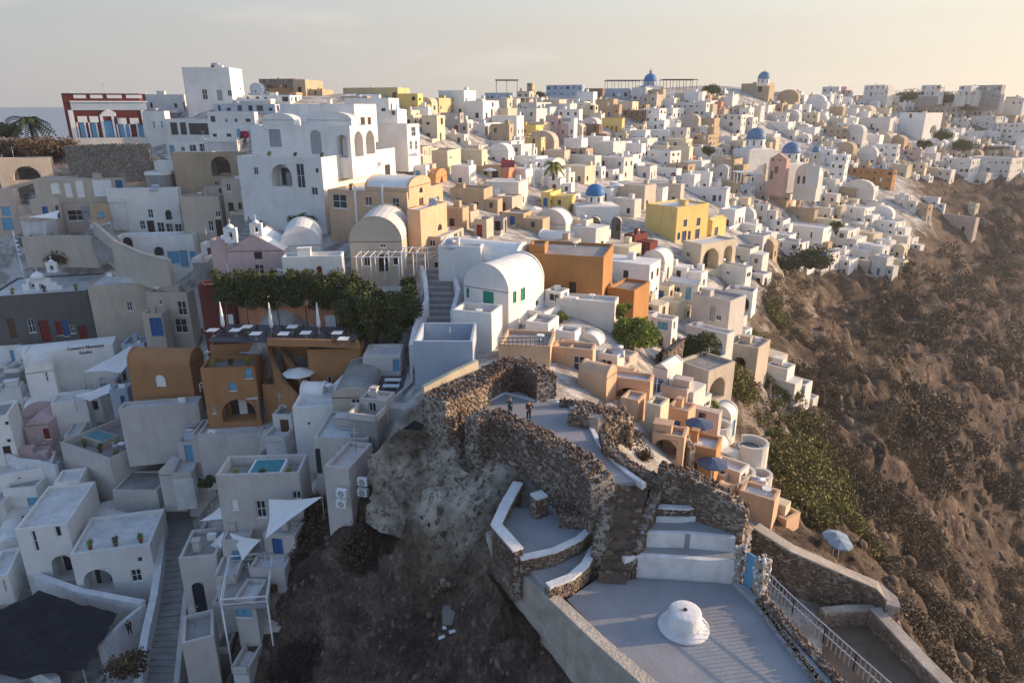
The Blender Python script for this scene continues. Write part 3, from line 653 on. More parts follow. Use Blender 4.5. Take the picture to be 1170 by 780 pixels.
def wallpath(mb,pts,h,t,z0=None,mi=0):   # thick wall along 3D foot points
    pts=[Vector(p) for p in pts]; n=len(pts); L=[];Rr=[]
    for i,p in enumerate(pts):
        d=(pts[min(i+1,n-1)]-pts[max(i-1,0)]); d.z=0; d.normalize(); s=Vector((-d.y,d.x,0))*t/2; L.append(p+s); Rr.append(p-s)
    hs=h if isinstance(h,(list,tuple)) else [h]*n
    for i in range(n-1):
        l0,l1,r0,r1=L[i],L[i+1],Rr[i],Rr[i+1]; dn=Vector((0,0,z0 if z0 is not None else .3))
        u0,u1=Vector((0,0,hs[i])),Vector((0,0,hs[i+1]))
        mb.poly([l0-dn,l1-dn,l1+u1,l0+u0],mi); mb.poly([r1-dn,r0-dn,r0+u0,r1+u1],mi); mb.poly([l0+u0,l1+u1,r1+u1,r0+u0],mi)
        if i==0: mb.poly([l0-dn,r0-dn,r0+u0,l0+u0],mi)
        if i==n-2: mb.poly([l1-dn,r1-dn,r1+u1,l1+u1],mi)
# ---------------------------------------------------------------- named buildings of the far and middle village
LANDMARK+= [(743,90,'blue skyline dome'),(873,88,'big cream skyline church'),(864,155,'left slate-domed church'),(904,173,'slate-domed church with belfry'),(680,216,'bright blue-domed church'),
(790,250,'yellow blue-shuttered mansion'),(640,315,'large ochre block'),(1056,150,'tall white hotel tower'),(1090,262,'cliff-edge pink villa'),(905,250,'long tan house with window row'),(735,280,'small red house'),
(573,170,'long brown parapet'),(715,145,'yellow house with tall pillars'),(740,165,'salmon arched terrace'),(1025,215,'long ochre-brown terrace house'),(500,190,'orange barrel vault'),(600,95,'skyline canopy'),(440,225,'peach vaulted villa'),
(365,160,'big white arcaded mansion'),(560,230,'long tan walled house'),(646,245,'white chapel with red door'),(240,95,'white skyline block'),(1145,120,'far right hilltop houses'),(830,200,'broad tan corner house'),(985,110,'right skyline villas'),
(720,385,'round sunny pine'),(800,400,'dark pine'),(125,135,'red neoclassical mansion'),(295,290,'pink chapel'),(250,430,'orange terraced house'),(60,345,'grey stone building'),(100,620,'white arched cliff house'),(180,540,'grey pool terrace house'),(560,340,'white house with green shutters'),(200,240,'white house with outside stair'),(840,510,'white round terrace houses'),(690,440,'peach terrace house'),(60,480,'pink cave house'),(90,405,'painted studio sign')]
T='''
552 142 22 18 27 W flat
554 155 24 18 14 W flat
502 129 10 28 17 J flat
526 153 22 4 24 G flat
500 163 17 9 31 C flat
572 160 33 3 8 B flat
584 177 34 15 16 V flat
612 157 25 10 14 Y flat
618 178 18 5 21 J flat
655 168 15 4 33 W flat
637 160 14 3 28 K flat
621 146 15 4 15 W flat
665 112 41 3 15 L flat
582 115 28 5 9 L flat
613 130 18 18 13 V flat
608 107 6 6 12 T flat
512 201 27 15 29 C flat
498 212 11 13 17 N vaulta
573 208 35 6 18 T flat
581 212 8 10 24 S vaulta
628 202 22 18 20 V vaulta
669 191 20 8 21 T flat
560 182 12 18 9 V flat
688 113 20 3 12 B flat
718 113 28 2 12 L flat
737 117 16 7 17 V flat
679 137 18 4 17 C flat
700 135 20 5 22 T flat
722 129 18 7 13 C flat
792 117 22 3 11 C flat
803 116 8 4 12 P flat
684 163 20 4 21 B flat
710 154 23 3 19 Y flat
737 143 26 3 17 B flat
752 150 16 8 26 W flat
783 168 20 4 22 V flat
805 142 34 4 25 V flat
823 128 14 3 12 S flat
845 155 28 8 24 V flat
808 172 20 12 18 T flat
835 170 15 6 14 W flat
837 207 12 20 25 T flat
785 206 24 8 18 T flat
765 191 40 12 18 W flat
722 195 18 10 18 W flat
791 186 16 2 8 S flat
772 207 25 6 14 W flat
700 206 14 8 12 W flat
742 206 14 8 16 V flat
877 118 32 6 23 T flat
898 114 14 8 9 C flat
957 113 19 6 14 V flat
966 108 6 4 9 K flat
1010 110 24 8 13 V flat
995 118 20 6 9 T flat
944 131 8 3 15 W vaultb
897 146 34 4 17 V flat
858 156 18 6 22 V flat
960 163 24 6 18 T flat
1014 157 40 6 22 V flat
1052 163 29 19 34 W flat
1073 110 22 5 13 V flat
1108 110 14 10 12 V flat
1142 113 44 4 16 G flat
1130 141 36 8 22 V flat
1092 136 26 3 18 V flat
1104 148 18 3 13 V flat
1135 151 30 8 18 V flat
1168 167 34 8 26 V flat
1000 189 22 3 22 W vaultb
1022 189 16 3 24 W flat
1050 187 28 3 15 K flat
1150 209 46 14 28 V flat
1105 208 26 10 26 W flat
1125 212 14 20 14 V flat
962 212 17 4 25 W flat
928 262 53 4 22 T flat
937 289 52 10 28 W flat
1017 219 55 4 24 O flat
975 229 25 4 14 T flat
999 226 24 3 13 W flat
1057 254 44 6 20 T flat
1112 250 44 4 17 C flat
1109 279 38 4 30 Q flat
965 288 20 14 24 V flat
860 262 20 2 24 W vaultb
875 256 14 3 22 V flat
893 234 22 10 24 V flat
877 232 14 3 14 K gb
740 315 14 6 14 V flat
724 289 12 15 20 R flat
553 241 38 10 25 T flat
598 262 26 10 18 T flat
646 271 36 8 30 V vaultb
668 273 14 9 21 C flat
652 283 38 8 16 W vaulta
628 238 10 20 18 Y flat
585 245 20 12 20 E flat
771 278 35 36 41 Y flat
812 276 10 16 26 Y gb
799 309 21 40 30 C flat
758 322 26 10 34 V vaultb
706 322 20 12 18 W vaultb
756 237 20 6 22 W flat
828 240 50 4 24 W flat
838 262 18 12 22 W flat
685 266 12 1 17 D vaultb
709 264 11 1 15 D vaultb
556 273 14 8 22 E flat
575 268 16 4 18 G flat
720 228 24 10 18 W flat
698 232 14 8 16 W flat
703 186 16 8 12 V flat
640 222 14 6 18 W flat
655 236 16 8 14 V flat
910 300 26 12 22 W flat
945 312 24 12 22 V flat
968 316 20 10 18 W flat
990 302 24 8 16 W flat
1010 316 16 8 22 V flat
1030 312 14 6 14 C flat
1020 272 28 12 18 W flat
1040 284 22 8 12 V flat
985 258 30 12 20 W flat
1005 244 18 4 12 V flat
1036 240 16 4 16 V flat
1070 238 18 3 12 W flat
930 222 14 10 16 W flat
893 270 14 8 18 W flat
870 290 24 8 20 V flat
900 285 20 8 16 W flat
855 305 24 10 20 V flat
'''
LABS={(771,278):'large yellow mansion block with navy-blue shuttered windows above cream arches',(812,276):'yellow gabled wing joined right of the yellow blue-shuttered mansion',(799,309):'cream terrace block with tall arched recesses below the yellow mansion',
(724,289):'small red house with flat roof below the blue-domed church',(877,118):'big cream-tan church block on skyline under a dark blue dome',(1052,163):'tall white hotel tower with sunlit right side on the far slope',
(1017,219):'long ochre-brown terrace house in the far slope below the hotel tower',(1109,279):'pinkish villa with arched doorway alone on the dark cliff edge',(1112,250):'long cream house right behind the pink villa at the cliff edge',
(928,262):'long tan house with row of windows above white arched terraces',(710,154):'yellow house with row of tall pillared windows near the skyline',(498,212):'orange barrel-vaulted house with arched doorway in sunlit gable',
(646,271):'white barrel-vaulted chapel with dark red door',(572,160):'long low brown parapet building below the white skyline blocks',(512,201):'cream tower house with arched door beside the orange vault',(553,241):'long tan walled house with stairs and planted roof terrace',
(685,266):'dark stone arched vault front below the bright blue dome, left one',(709,264):'dark stone arched vault front below the bright blue dome, right one',(665,112):'long blue-grey shed-like building on the skyline',(877,232):'tiny pink gabled chapel among white houses on the far slope',
(581,212):'salmon red vaulted house with narrow sunlit gable',(588,192):'low house under a red terrace cover'}
WINS={(771,278):[(781,251,785,259,'win','n'),(796,249,800,258,'win','n'),(774,266,777,274,'win','n'),(779,264,784,277,'door','n'),(786,264,789,274,'win','n'),(794,262,799,277,'door','n')],
(812,276):[(816,260,820,273,'door','n'),(809,269,812,274,'win','n')],
(799,309):[(803,284,821,308,'loggia','g'),(827,281,836,307,'loggia','o'),(784,288,788,294,'win','x')],
(646,271):[(618,250,622,259,'door','r'),(625,238,628,242,'win','x'),(648,247,650,254,'win','x')],
(710,154):[(688,144,690,152,'win','o'),(693,144,695,152,'win','o'),(698,144,700,152,'win','o'),(703,144,705,152,'win','o')],
(498,212):[(503,200,506,210,'arch','d')],(512,201):[(518,192,521,199,'awin','d'),(514,179,516,181,'win','x')],
(877,118):[(866,98,871,105,'win','x'),(846,110,852,116,'awin','d')],
(928,262):[(891,247,895,251,'win','x'),(909,247,913,251,'win','x'),(885,256,888,261,'win','g'),(892,255,895,261,'win','g'),(898,255,901,261,'win','g'),(908,254,913,261,'win','g'),(920,254,923,260,'win','g')],
(937,289):[(903,275,917,288,'loggia','g'),(888,278,899,288,'loggia','w'),(911,266,913,269,'win','x'),(926,265,928,272,'win','x')],
(1109,279):[(1080,260,1083,265,'win','x'),(1086,259,1090,266,'win','x'),(1098,259,1102,266,'win','x'),(1083,269,1092,278,'loggia','x'),(1097,271,1100,275,'win','x')],
(1052,163):[(1039,130,1042,135,'awin','x'),(1024,142,1027,148,'win','x'),(1063,143,1070,152,'loggia','g')],
(1014,157):[(977,142,981,146,'win','x'),(994,142,997,146,'win','x'),(987,147,991,151,'awin','x'),(995,146,999,151,'win','x'),(1001,147,1004,150,'win','x'),(978,148,982,152,'win','x')],
(655,168):[(643,148,645,153,'win','x'),(652,148,654,153,'win','x'),(648,156,650,162,'win','x'),(652,156,654,161,'win','x'),(642,133,652,139,'win','g')],
(552,142):[(543,129,547,135,'win','x'),(555,129,557,135,'win','x'),(561,125,563,134,'win','x'),(565,125,566,134,'win','x'),(562,117,564,122,'awin','x')],
(685,266):[(682,258,690,266,'arch','d')],(709,264):[(704,256,708,264,'arch','d')],
(828,240):[(780,223,792,232,'loggia','g'),(797,225,800,231,'win','x'),(802,224,806,231,'win','x'),(814,223,818,230,'win','x'),(821,223,824,230,'win','x')],
(572,160):[(541,155,542,156,'win','x')]}
for ln in T.strip().splitlines():
    cx,by,wl,wr,h,c,rf=ln.split(); cx,by,wl,wr,h=map(int,(cx,by,wl,wr,h))
    kw={}
    if (cx,by)==(771,278): kw=dict(yaw=36,near=True,chim=True)
    if (cx,by)==(799,309): kw=dict(yaw=40,near=True,dep=None)
    if c=='D': kw=dict(rc=wm('V'),yaw=4,D=131)
    H(cx,by,wl,wr,h,c,rf,lab=LABS.get((cx,by)),win=WINS.get((cx,by)),sty=dict(skip=.12),**kw)
dome_church(743,92,7.4,True,DOMEB,D=335,lab='skyline church with small bright blue dome and lantern',bodyw=3.2,bodyh=1.6,col='L')
dome_church(873,89,6.8,False,DOMEG,D=318,lab='dark blue dome with cross on white drum above the cream church block',drum_h=1.3,lantern=False,name='church_dome')
dome_church(864,157,10.8,True,DOMEG,D=255,lab='church with larger slate-blue dome, left of the two on the far slope',lantern=False,drum_h=1.2,bodyw=3.4,bodyh=1.4,dropb=5)
dome_church(904,173,10.2,True,DOMEG,D=238,lab='church with slate-blue dome beside the pink church and belfry',lantern=False,drum_h=1.3,bodyw=3.2,bodyh=1.8,dropb=4)
dome_church(680,221,10.8,True,DOMEB,D=148,lab='church with bright blue dome on white drum above dark stone arches',lantern=False,drum_h=1.15,bodyw=4.6,bodyh=1.6,rz=5,dropb=3)
# pink church with stepped front
H(896,206,19,4,30,'U','gb',D=226,lab='salmon-pink church front with stepped gable beside the slate dome',win=[(882,178,885,184,'awin','x'),(890,178,893,184,'awin','x'),(885,190,889,198,'win','x'),(880,195,883,205,'awin','x')],rc=wm('K'),name='church',cat='church')
H(933,214,26,6,26,'V','vaultb',D=224,lab='cream church nave with row of arched windows beside the slate-domed belfry',win=[(911,201,914,210,'awin','x'),(917,201,920,210,'awin','x'),(923,200,926,209,'awin','x'),(929,199,931,208,'awin','x')],name='church',cat='church')
# belfry with little dome
def belfry():
    p=PD(928,204,D=222); s=mpp(p); root=thing('bell_tower',tuple(p),'slender cream bell tower with small blue dome beside the slate-domed church','bell tower')
    w=5*s; m=wm('V'); mb=MB(); mb.abox(p.x-w,p.y-w,p.z-3,p.x+w,p.y+w,p.z+14*s); mb.build('tower',m,root)
    b=MB(); 
    for sx in(-1,1):
        for sy in(-1,1): b.abox(p.x+sx*w*.75-.3,p.y+sy*w*.75-.3,p.z+14*s,p.x+sx*w*.75+.3,p.y+sy*w*.75+.3,p.z+27*s)
    b.abox(p.x-w*.95,p.y-w*.95,p.z+27*s,p.x+w*.95,p.y+w*.95,p.z+29*s); b.abox(p.x-w*.95,p.y-w*.95,p.z+20*s,p.x+w*.95,p.y+w*.95,p.z+21*s); b.build('belfry',m,root)
    d=MB(); r=w*.85; d.lathe((p.x,p.y,p.z+29*s),[(r,0),(r,r*.5)]+[(r*math.cos(k*math.pi/16),r*.5+r*math.sin(k*math.pi/16)) for k in range(8)],16); d.build('dome',DOMEG,root)
    g=MB(); g.lathe((p.x,p.y,p.z+22*s),[(.5,0),(.42,.3),(.2,.8),(.05,.9)],12); g.build('bell',DARK,root)
belfry()
# skyline shade canopies / pergolas
def pergola(px0,px1,pyb,h,D,dep,lab,roof=True,m=GREYP,cols=6,name='pergola',rm=None):
    pr=.13 if D>120 else .06; bh=.3 if D>120 else .12
    a=PD(px0,pyb,D); b=PD(px1,pyb,D); s=mpp(a); zt=a.z+h*s; root=thing(name,tuple(a),lab,'pergola')
    for k in range(cols):
        x=a.x+(b.x-a.x)*k/(cols-1)
        for yy in (D,D+dep): g=MB(); g.tube((x,yy,a.z-1),(x,yy,zt),pr,n=6); g.build('post',m,root)
    g=MB(); g.abox(a.x-.4,D-.05-pr,zt,b.x+.4,D-.05+pr,zt+bh); g.abox(a.x-.4,D+dep,zt,b.x+.4,D+dep+2*pr,zt+bh)
    if roof: g.abox(a.x-.5,D-.6,zt+bh+.01,b.x+.5,D+dep+.6,zt+bh+.1)
    else:
        n=int((b.x-a.x)/.8)
        for k in range(n): x=a.x+(b.x-a.x)*k/n; g.abox(x,D-.5,zt+bh+.005,x+pr,D+dep+.5,zt+bh+pr)
    g.build('roof',rm or m,root)
pergola(694,734,101,8,338,9,'long dark-roofed skyline pergola left of the blue dome',cols=6)
pergola(758,796,99,7,336,8,'open timber skyline pergola right of the blue dome',roof=False,m=WOOD,cols=6)
pergola(567,591,105,12,285,6,'thin canopy roof on slender poles standing on the skyline',cols=3)
pergola(574,613,124,11,262,7,'white roof-terrace shade over restaurant below the skyline canopy',m=TRIM,cols=7)
pergola(600,620,208,22,150,4,'white pergola frame over small terrace beside palm',m=TRIM,cols=3,roof=False)
pergola(536,568,177,5,195,4,'low timber pergola on roof terrace below the white skyline blocks',m=WOOD,cols=5,roof=False)
pergola(842,858,206,8,215,3,'white canvas shade on the tan corner house terrace',m=TRIM,cols=3)
pergola(1094,1160,172,3,345,6,'dark shade deck beside the far hotel pool',m=DARK,cols=9)
# red terrace cover
def cover(pts,D,lab,m,h=2.5):
    root=None; mb=MB(); q=[PD(x,y,d) for (x,y),d in zip(pts,D)]; root=thing('terrace_cover',tuple(q[0]),lab,'awning'); mb.prism([(p.x,p.y,p.z-.08) for p in q],[tuple(p) for p in q]); mb.build('canvas',m,root)
    for p in q: g=MB(); g.tube((p.x,p.y,p.z-h),(p.x,p.y,p.z),.05,n=5); g.build('post',GREYP,root)
cover([(572,191),(588,191),(588,183),(573,182)],(150,150,153,153),'bright red canvas cover over a roof terrace in the middle slope',REDP)
# ---------------------------------------------------------------- hand-read near and left buildings
def NB(cx,by,wl,wr,h,col,roof='flat',lab=None,win=None,**k):
    if 'sty' not in k: k['sty']=dict(skip=.12,sp=2.0,cs='xxdxl',dc='dlob')
    return H(cx,by,wl,wr,h,col,roof,lab=lab,win=win,near=k.pop('near',by>165),**k)
def panel(hh,fc,x0,y0,x1,y1,out,m,name,inn=0.0):
    C,a,b=hh['C'],hh['a'],hh['b']
    f=Face(C+a*hh['La'],-a,hh['La'],0,0,-b,'L') if fc=='L' else Face(C,b,hh['Lb'],0,0,-a,'R')
    s0,_=f.hit(x0,(y0+y1)/2); s1,_=f.hit(x1,(y0+y1)/2); _,z1=f.hit((x0+x1)/2,y0); _,z0=f.hit((x0+x1)/2,y1)
    mb=MB(); mb.prism([f.pt(s0,z0,inn-.02),f.pt(s1,z0,inn-.02),f.pt(s1,z0,out),f.pt(s0,z0,out)],[f.pt(s0,z1,inn-.02),f.pt(s1,z1,inn-.02),f.pt(s1,z1,out),f.pt(s0,z1,out)])
    return mb.build(name,m,hh['o'])
def railing(pts,h,lab,m=TRIM,par=None,nb=None,rails=2,name='railing',sp=1.2,cat='railing'):
    pts=[Vector(p) for p in pts]; root=par or thing(name,tuple(pts[0]),lab,cat); off=root
    r=MB(); 
    for i in range(len(pts)-1):
        a,b=pts[i],pts[i+1]
        for k in range(rails): z=Vector((0,0,h*(k+1)/rails)); r.bar(a+z,b+z,.05,.06)
    r.build('rail',m,root); n_=MB()
    for i in range(len(pts)-1):
        a,b=pts[i],pts[i+1]; n=max(1,int((b-a).length/sp))
        for k in range(n+1): p=a.lerp(b,k/n); n_.bar(p-Vector((0,0,.1)),p+Vector((0,0,h)),.045)
    n_.build('balusters',m,root); return root
def wall_thing(name,pts,h,t,m,lab,cat='wall',dn=.6):
    p0=Vector(pts[0]); root=None; mb=MB(); wallpath(mb,pts,h,t,dn); o=mb.build(name,m,None,loc=tuple(p0)); tag(o,lab,cat); return o
def sail(pts,lab,m=CLOTH):
    q=[PD(*p) for p in pts]; root=thing('shade_sail',tuple(q[0]),lab,'shade sail'); mb=MB(); c=sum(q,Vector())/len(q)-Vector((0,0,.35)); n=len(q)
    for i in range(n):
        a,b=q[i],q[(i+1)%n]; m_=(a+b)/2*.86+c*.14; mb.prism([a-Vector((0,0,.03)),m_-Vector((0,0,.03)),c-Vector((0,0,.03))],[a,m_,c]); mb.prism([m_-Vector((0,0,.03)),b-Vector((0,0,.03)),c-Vector((0,0,.03))],[m_,b,c])
    mb.build('canvas',m,root)
    for p in q: g=MB(); g.tube(p,p-Vector((0,0,2.2)),.04,n=6); g.build('post',GREYP,root)
# --- red neoclassical mansion
q=NB(167,162,86,0,55,'R','flat','red neoclassical mansion with white pilasters, pediment and panelled parapet, beside the palm',
 [(92,140,98,158,'door','l'),(105,140,111,158,'door','l'),(120,138,129,160,'door','l'),(137,142,148,160,'door','l'),(157,143,165,162,'door','l')],yaw=10,near=True,dep=8,chim=False,group=None,name='mansion',cat='mansion')
LB=mat('pale blue stucco',(.50,.56,.60),rough=.85,var=.12,scale=.8,bump=.1)
panel(q,'L',81,117,167.5,126,.12,LB,'frieze'); panel(q,'L',80,115.5,168,117,.3,TRIM,'cornice'); panel(q,'L',80,105.3,168,107,.25,TRIM,'cornice')
for x0,x1 in ((84,98),(103,117),(122,139),(144,162)): panel(q,'L',x0,108.5,x1,112.5,.06,TRIM,'parapet_panel')
for x0,x1 in ((81,86.5),(163.5,167.5)): panel(q,'L',x0,126,x1,162,.1,TRIM,'pilaster')
for x0,x1,y0 in ((89,99.5,133),(102.5,112.5,133),(134.5,144.5,135),(148.5,158.5,135)):
    panel(q,'L',x0,y0,x1,y0+7,.1,TRIM,'lintel'); panel(q,'L',x0,y0+7,x0+1.6,161,.08,TRIM,'door_frame'); panel(q,'L',x1-1.6,y0+7,x1,161,.08,TRIM,'door_frame')
panel(q,'L',116.5,131,119.5,161,.14,TRIM,'door_frame'); panel(q,'L',129.5,131,132,161,.14,TRIM,'door_frame'); panel(q,'L',116,129.5,132.5,133,.16,TRIM,'lintel')
f=Face(q['C']+q['a']*q['La'],-q['a'],q['La'],0,0,-q['b'],'L'); s0,z_=f.hit(115.5,129.5); s1,_=f.hit(133,129.5); mb=MB(); zz=z_+.0
mb.prism([f.pt(s0,zz,.0),f.pt(s1,zz,0),f.pt((s0+s1)/2,zz+.9,0)],[f.pt(s0,zz,.2),f.pt(s1,zz,.2),f.pt((s0+s1)/2,zz+.9,.2)]); mb.build('pediment',TRIM,q['o'])
NB(176,168,100,0,11,'V','flat','long low white wall terrace in front of the red mansion',[(90,161,92,162,'win','x')],dep=2.5,yaw=8,par=.1,near=False,chim=False,name='terrace',cat='terrace',group=None)
# --- white skyline block and its neighbours
NB(267,122,53,31,45,'W','flat','tall white skyline block with sunlit right wall and water tanks on the roof',[(231,102,237,114,'win','x'),(248,103,254,115,'door','g'),(260,103,265,110,'win','x'),(274,100,276,103,'win','x')],near=True)
for a in [(210,128,42,3,20,'W'),(294,162,53,4,34,'W'),(315,131,70,6,12,'L'),(337,102,40,10,12,'B'),(343,109,36,8,8,'N'),(350,110,14,20,19,'T'),(332,120,54,20,11,'W'),(250,179,58,5,17,'W')]:
    NB(*a)
NB(300,108,14,9,13,'W','vaultb')
NB(193,164,25,6,37,'W','flat','plain white cube house with two slit windows right of the red mansion',[(175,139,177,146,'win','l'),(184,139,186,146,'win','l')])
NB(243,161,51,4,25,'W','flat','white terrace house with wide glazed verandah below the skyline block',[(195,140,203,154,'win','x'),(206,140,213,154,'win','x'),(216,141,238,154,'win','x')])
NB(284,214,82,3,40,'T','flat','tan cave-front house with deep arched alcove',[(241,179,263,201,'loggia','o'),(245,207,250,212,'win','x')],yaw=12)
NB(228,224,45,3,23,'M','flat',None,[(200,210,208,214,'win','x'),(217,207,223,216,'win','x')])
NB(176,233,132,3,31,'E','flat','long beige row of shuttered shops with white doors and red lamps',[(58,209,68,221,'win','w'),(74,209,82,226,'door','w'),(87,206,96,226,'door','w'),(106,205,128,224,'win','w'),(132,206,140,216,'win','b')],yaw=12,dep=6)
NB(158,202,28,2,24,'R','vaultb','dark red arched cave front with bright blue door in the rubble wall',[(143,187,149,201,'door','b')],yaw=10,dep=4)
NB(182,206,24,5,26,'E')
NB(62,206,62,3,26,'E','flat','ruined beige stone house with a wide dark arch at left edge',[(14,190,46,206,'loggia','d')],yaw=8)
NB(26,266,28,6,50,'Q','flat','pinkish beige house with blue window and door at left edge',[(2,236,12,247,'win','l'),(3,249,15,263,'door','l')])
NB(102,264,76,4,30,'Q','flat','pinkish beige terraced house under a small white awning',[(48,246,54,258,'door','l'),(77,240,98,252,'win','x')])
NB(212,275,80,3,60,'W','flat','white two-storey house with oval window and outside stair',[(169,239,175,249,'win','x'),(189,240,196,251,'awin','x'),(160,252,166,262,'win','x'),(169,252,177,270,'door','d'),(180,254,188,266,'win','x'),(190,255,198,267,'win','x'),(200,256,208,266,'win','x')],yaw=14)
NB(226,306,88,6,38,'W','flat','white curved shop front with blue door, blue posters and half-round window',[(176,282,187,292,'awin','x'),(192,287,205,301,'win','l'),(206,286,215,305,'door','l'),(217,287,224,299,'win','l'),(139,256,150,284,'arch','d')],yaw=14)
NB(256,270,44,6,46,'E','flat','beige curved-wall house joined to the white stair house',[(246,241,253,248,'win','x'),(238,252,244,264,'win','x'),(247,251,256,270,'door','d')],yaw=14)
NB(268,230,32,2,17,'E','flat',None,[(250,215,254,228,'win','x'),(257,215,260,228,'win','x'),(263,215,267,228,'win','x')])
NB(272,214,24,12,16,'E','vaultb'); NB(300,247,42,4,42,'E','flat')
# --- big white arcaded mansion
m1=NB(375,275,93,80,95,'W','flat','big white arcaded mansion, sunlit on its right side, above the peach villa',[(310,188,333,213,'loggia','g'),(339,187,348,215,'win','x'),(360,192,364,198,'win','x'),(356,214,363,223,'win','x'),(290,191,295,200,'win','x'),(411,189,416,200,'win','d'),(424,190,428,200,'win','d'),(440,188,446,205,'door','d')],yaw=30,D=108,par=.7,group=None,chim=False)
m2=NB(402,182,113,28,38,'W','flat','upper storey of the arcaded mansion with tall arches facing the sun',[(308,148,321,168,'win','g'),(355,149,367,176,'arch','g'),(385,154,397,180,'loggia','g'),(405,150,415,179,'loggia','o'),(418,149,428,176,'loggia','o')],yaw=26,D=113,fnd=3,group=None,chim=False)
NB(402,146,50,8,18,'W','vaultb','white roof vault, right one on the arcaded mansion, with sunlit edge',[(370,140,372,141,'win','x')],D=115,yaw=24,fnd=.5); NB(336,144,36,8,14,'W','vaultb','white roof vault, left one on the arcaded mansion',[(318,140,319,141,'win','x')],D=116,yaw=20,fnd=.5)
NB(406,144,84,25,25,'W','flat','plain white top block behind the roof vaults of the arcaded mansion',[(412,134,417,143,'win','d'),(420,134,424,143,'win','d')],D=123,yaw=28,fnd=3)
NB(445,133,50,18,21,'W','flat',None,None,D=145); NB(466,172,60,14,30,'W','flat',None,[(470,145,475,156,'win','x'),(468,161,471,171,'win','x'),(474,161,477,171,'win','x')],D=136)
NB(455,117,62,14,17,'J'); NB(478,131,24,6,24,'Y'); NB(433,117,38,3,9,'V','vaulta'); NB(484,202,50,10,34,'E'); NB(487,208,15,4,19,'W'); NB(470,140,10,10,14,'C'); NB(420,118,30,4,8,'T')
# --- peach villa
p1=NB(467,266,89,40,46,'P','flat','peach villa with white-framed windows and sunlit gable side',[(380,222,396,238,'win','x'),(417,225,425,235,'win','x'),(448,226,456,239,'win','x'),(479,226,484,240,'door','o'),(498,224,502,235,'win','d')],yaw=26,D=101,chim=False)
NB(467.5,224,50,25,20,'P','vaulta','peach barrel vault with blue-white roof crowning the peach villa',[(479,214,483,220,'awin','x')],yaw=26,D=101.4,fnd=.5,rc=wm('W'))
for x in (406,437): panel(p1,'L',x,212,x+2,262,.12,TRIM,'downpipe')
p2=NB(481,268,15,30,28,'P','flat','small sunlit peach annex with balcony below the peach villa',[(500,256,505,263,'awin','x')],yaw=26,D=95,par=.15)
NB(461,314,59,4,66,'E','vaultb','beige-green vaulted house behind a white-slatted pergola',[(416,293,423,304,'win','x'),(433,291,443,310,'door','d'),(449,293,455,303,'win','x'),(434,279,441,283,'win','x')],yaw=6,D=88,dep=12,rc=wm('V'))
NB(504,288,18,26,17,'E'); NB(530,300,20,10,18,'E')
pergola(408,456,311,17,84,3.0,'rustic pergola with white slats before the beige-green vaulted house',roof=False,m=TRIM,cols=4)
pergola(459,486,306,17,83,3,'small white pergola at the top of the wide stairs',roof=False,m=TRIM,cols=3)
# --- pink chapel
c1=NB(327,320,64,5,52,'K','gb','pink chapel front with gable and tall dark openings',[(290,280,299,296,'door','d'),(291,302,302,314,'win','d'),],yaw=14,D=87,dep=7,rc=wm('W'),name='chapel',cat='chapel',group=None)
NB(264,314,19,3,40,'K','flat','low pink side wing at left of the pink chapel',[(262,284,265,293,'win','w'),(258,300,263,311,'win','w')],yaw=14,D=86.5)
NB(370,316,46,4,57,'W','vaultb','white barrel vault nave rising behind the pink chapel front',[(346,298,348,305,'win','x')],yaw=2,D=91,dep=9)
NB(392,314,68,4,22,'W','flat','low whitewashed terrace wall right of the pink chapel',[(362,304,368,314,'awin','r')],yaw=6,D=84,dep=3)
def bellcote(px,py,D,w,h,ops,lab,a=(1,0,0),th=.6,steps=()):
    p=PD(px,py,D); root=thing('bell_gable',tuple(p),lab,'bell gable'); mb=MB(); a=Vector(a).normalized(); n=Vector((a.y,-a.x,0))
    arch_wall(mb,p,a,n,w,h,ops,th); 
    for sx,ww,hh in steps: mb.box(p+a*sx+Vector((0,0,hh/2)),a*ww/2,n*th/2*.96,(0,0,hh/2))
    mb.build('arcade',TRIM,root)
    for x,z0,ww,hh in ops:
        b=MB(); c=p+a*x+Vector((0,0,z0+hh*.35)); b.lathe(c,[(.2,0),(.15,.2),(.1,.35),(.02,.4)],10); b.build('bell',DARK,root)
    c=MB(); c.lathe(p+Vector((0,0,h)),[(w*.3,0),(w*.27,w*.14),(w*.15,w*.24),(.02,w*.3)],12); c.build('cap',TRIM,root)
    x=MB(); t=p+Vector((0,0,h+w*.3)); x.bar(t,t+Vector((0,0,.6)),.06); x.bar(t+a*-.18+Vector((0,0,.4)),t+a*.18+Vector((0,0,.4)),.06); x.build('cross',TRIM,root)
bellcote(294,270,87.4,1.5,1.7,[(0,.35,.6,1.0)],'small white bell gable on the apex of the pink chapel')
bellcote(265,277,86.4,1.6,1.9,[(0,.35,.6,1.1)],'small white bell gable on the low pink wing')
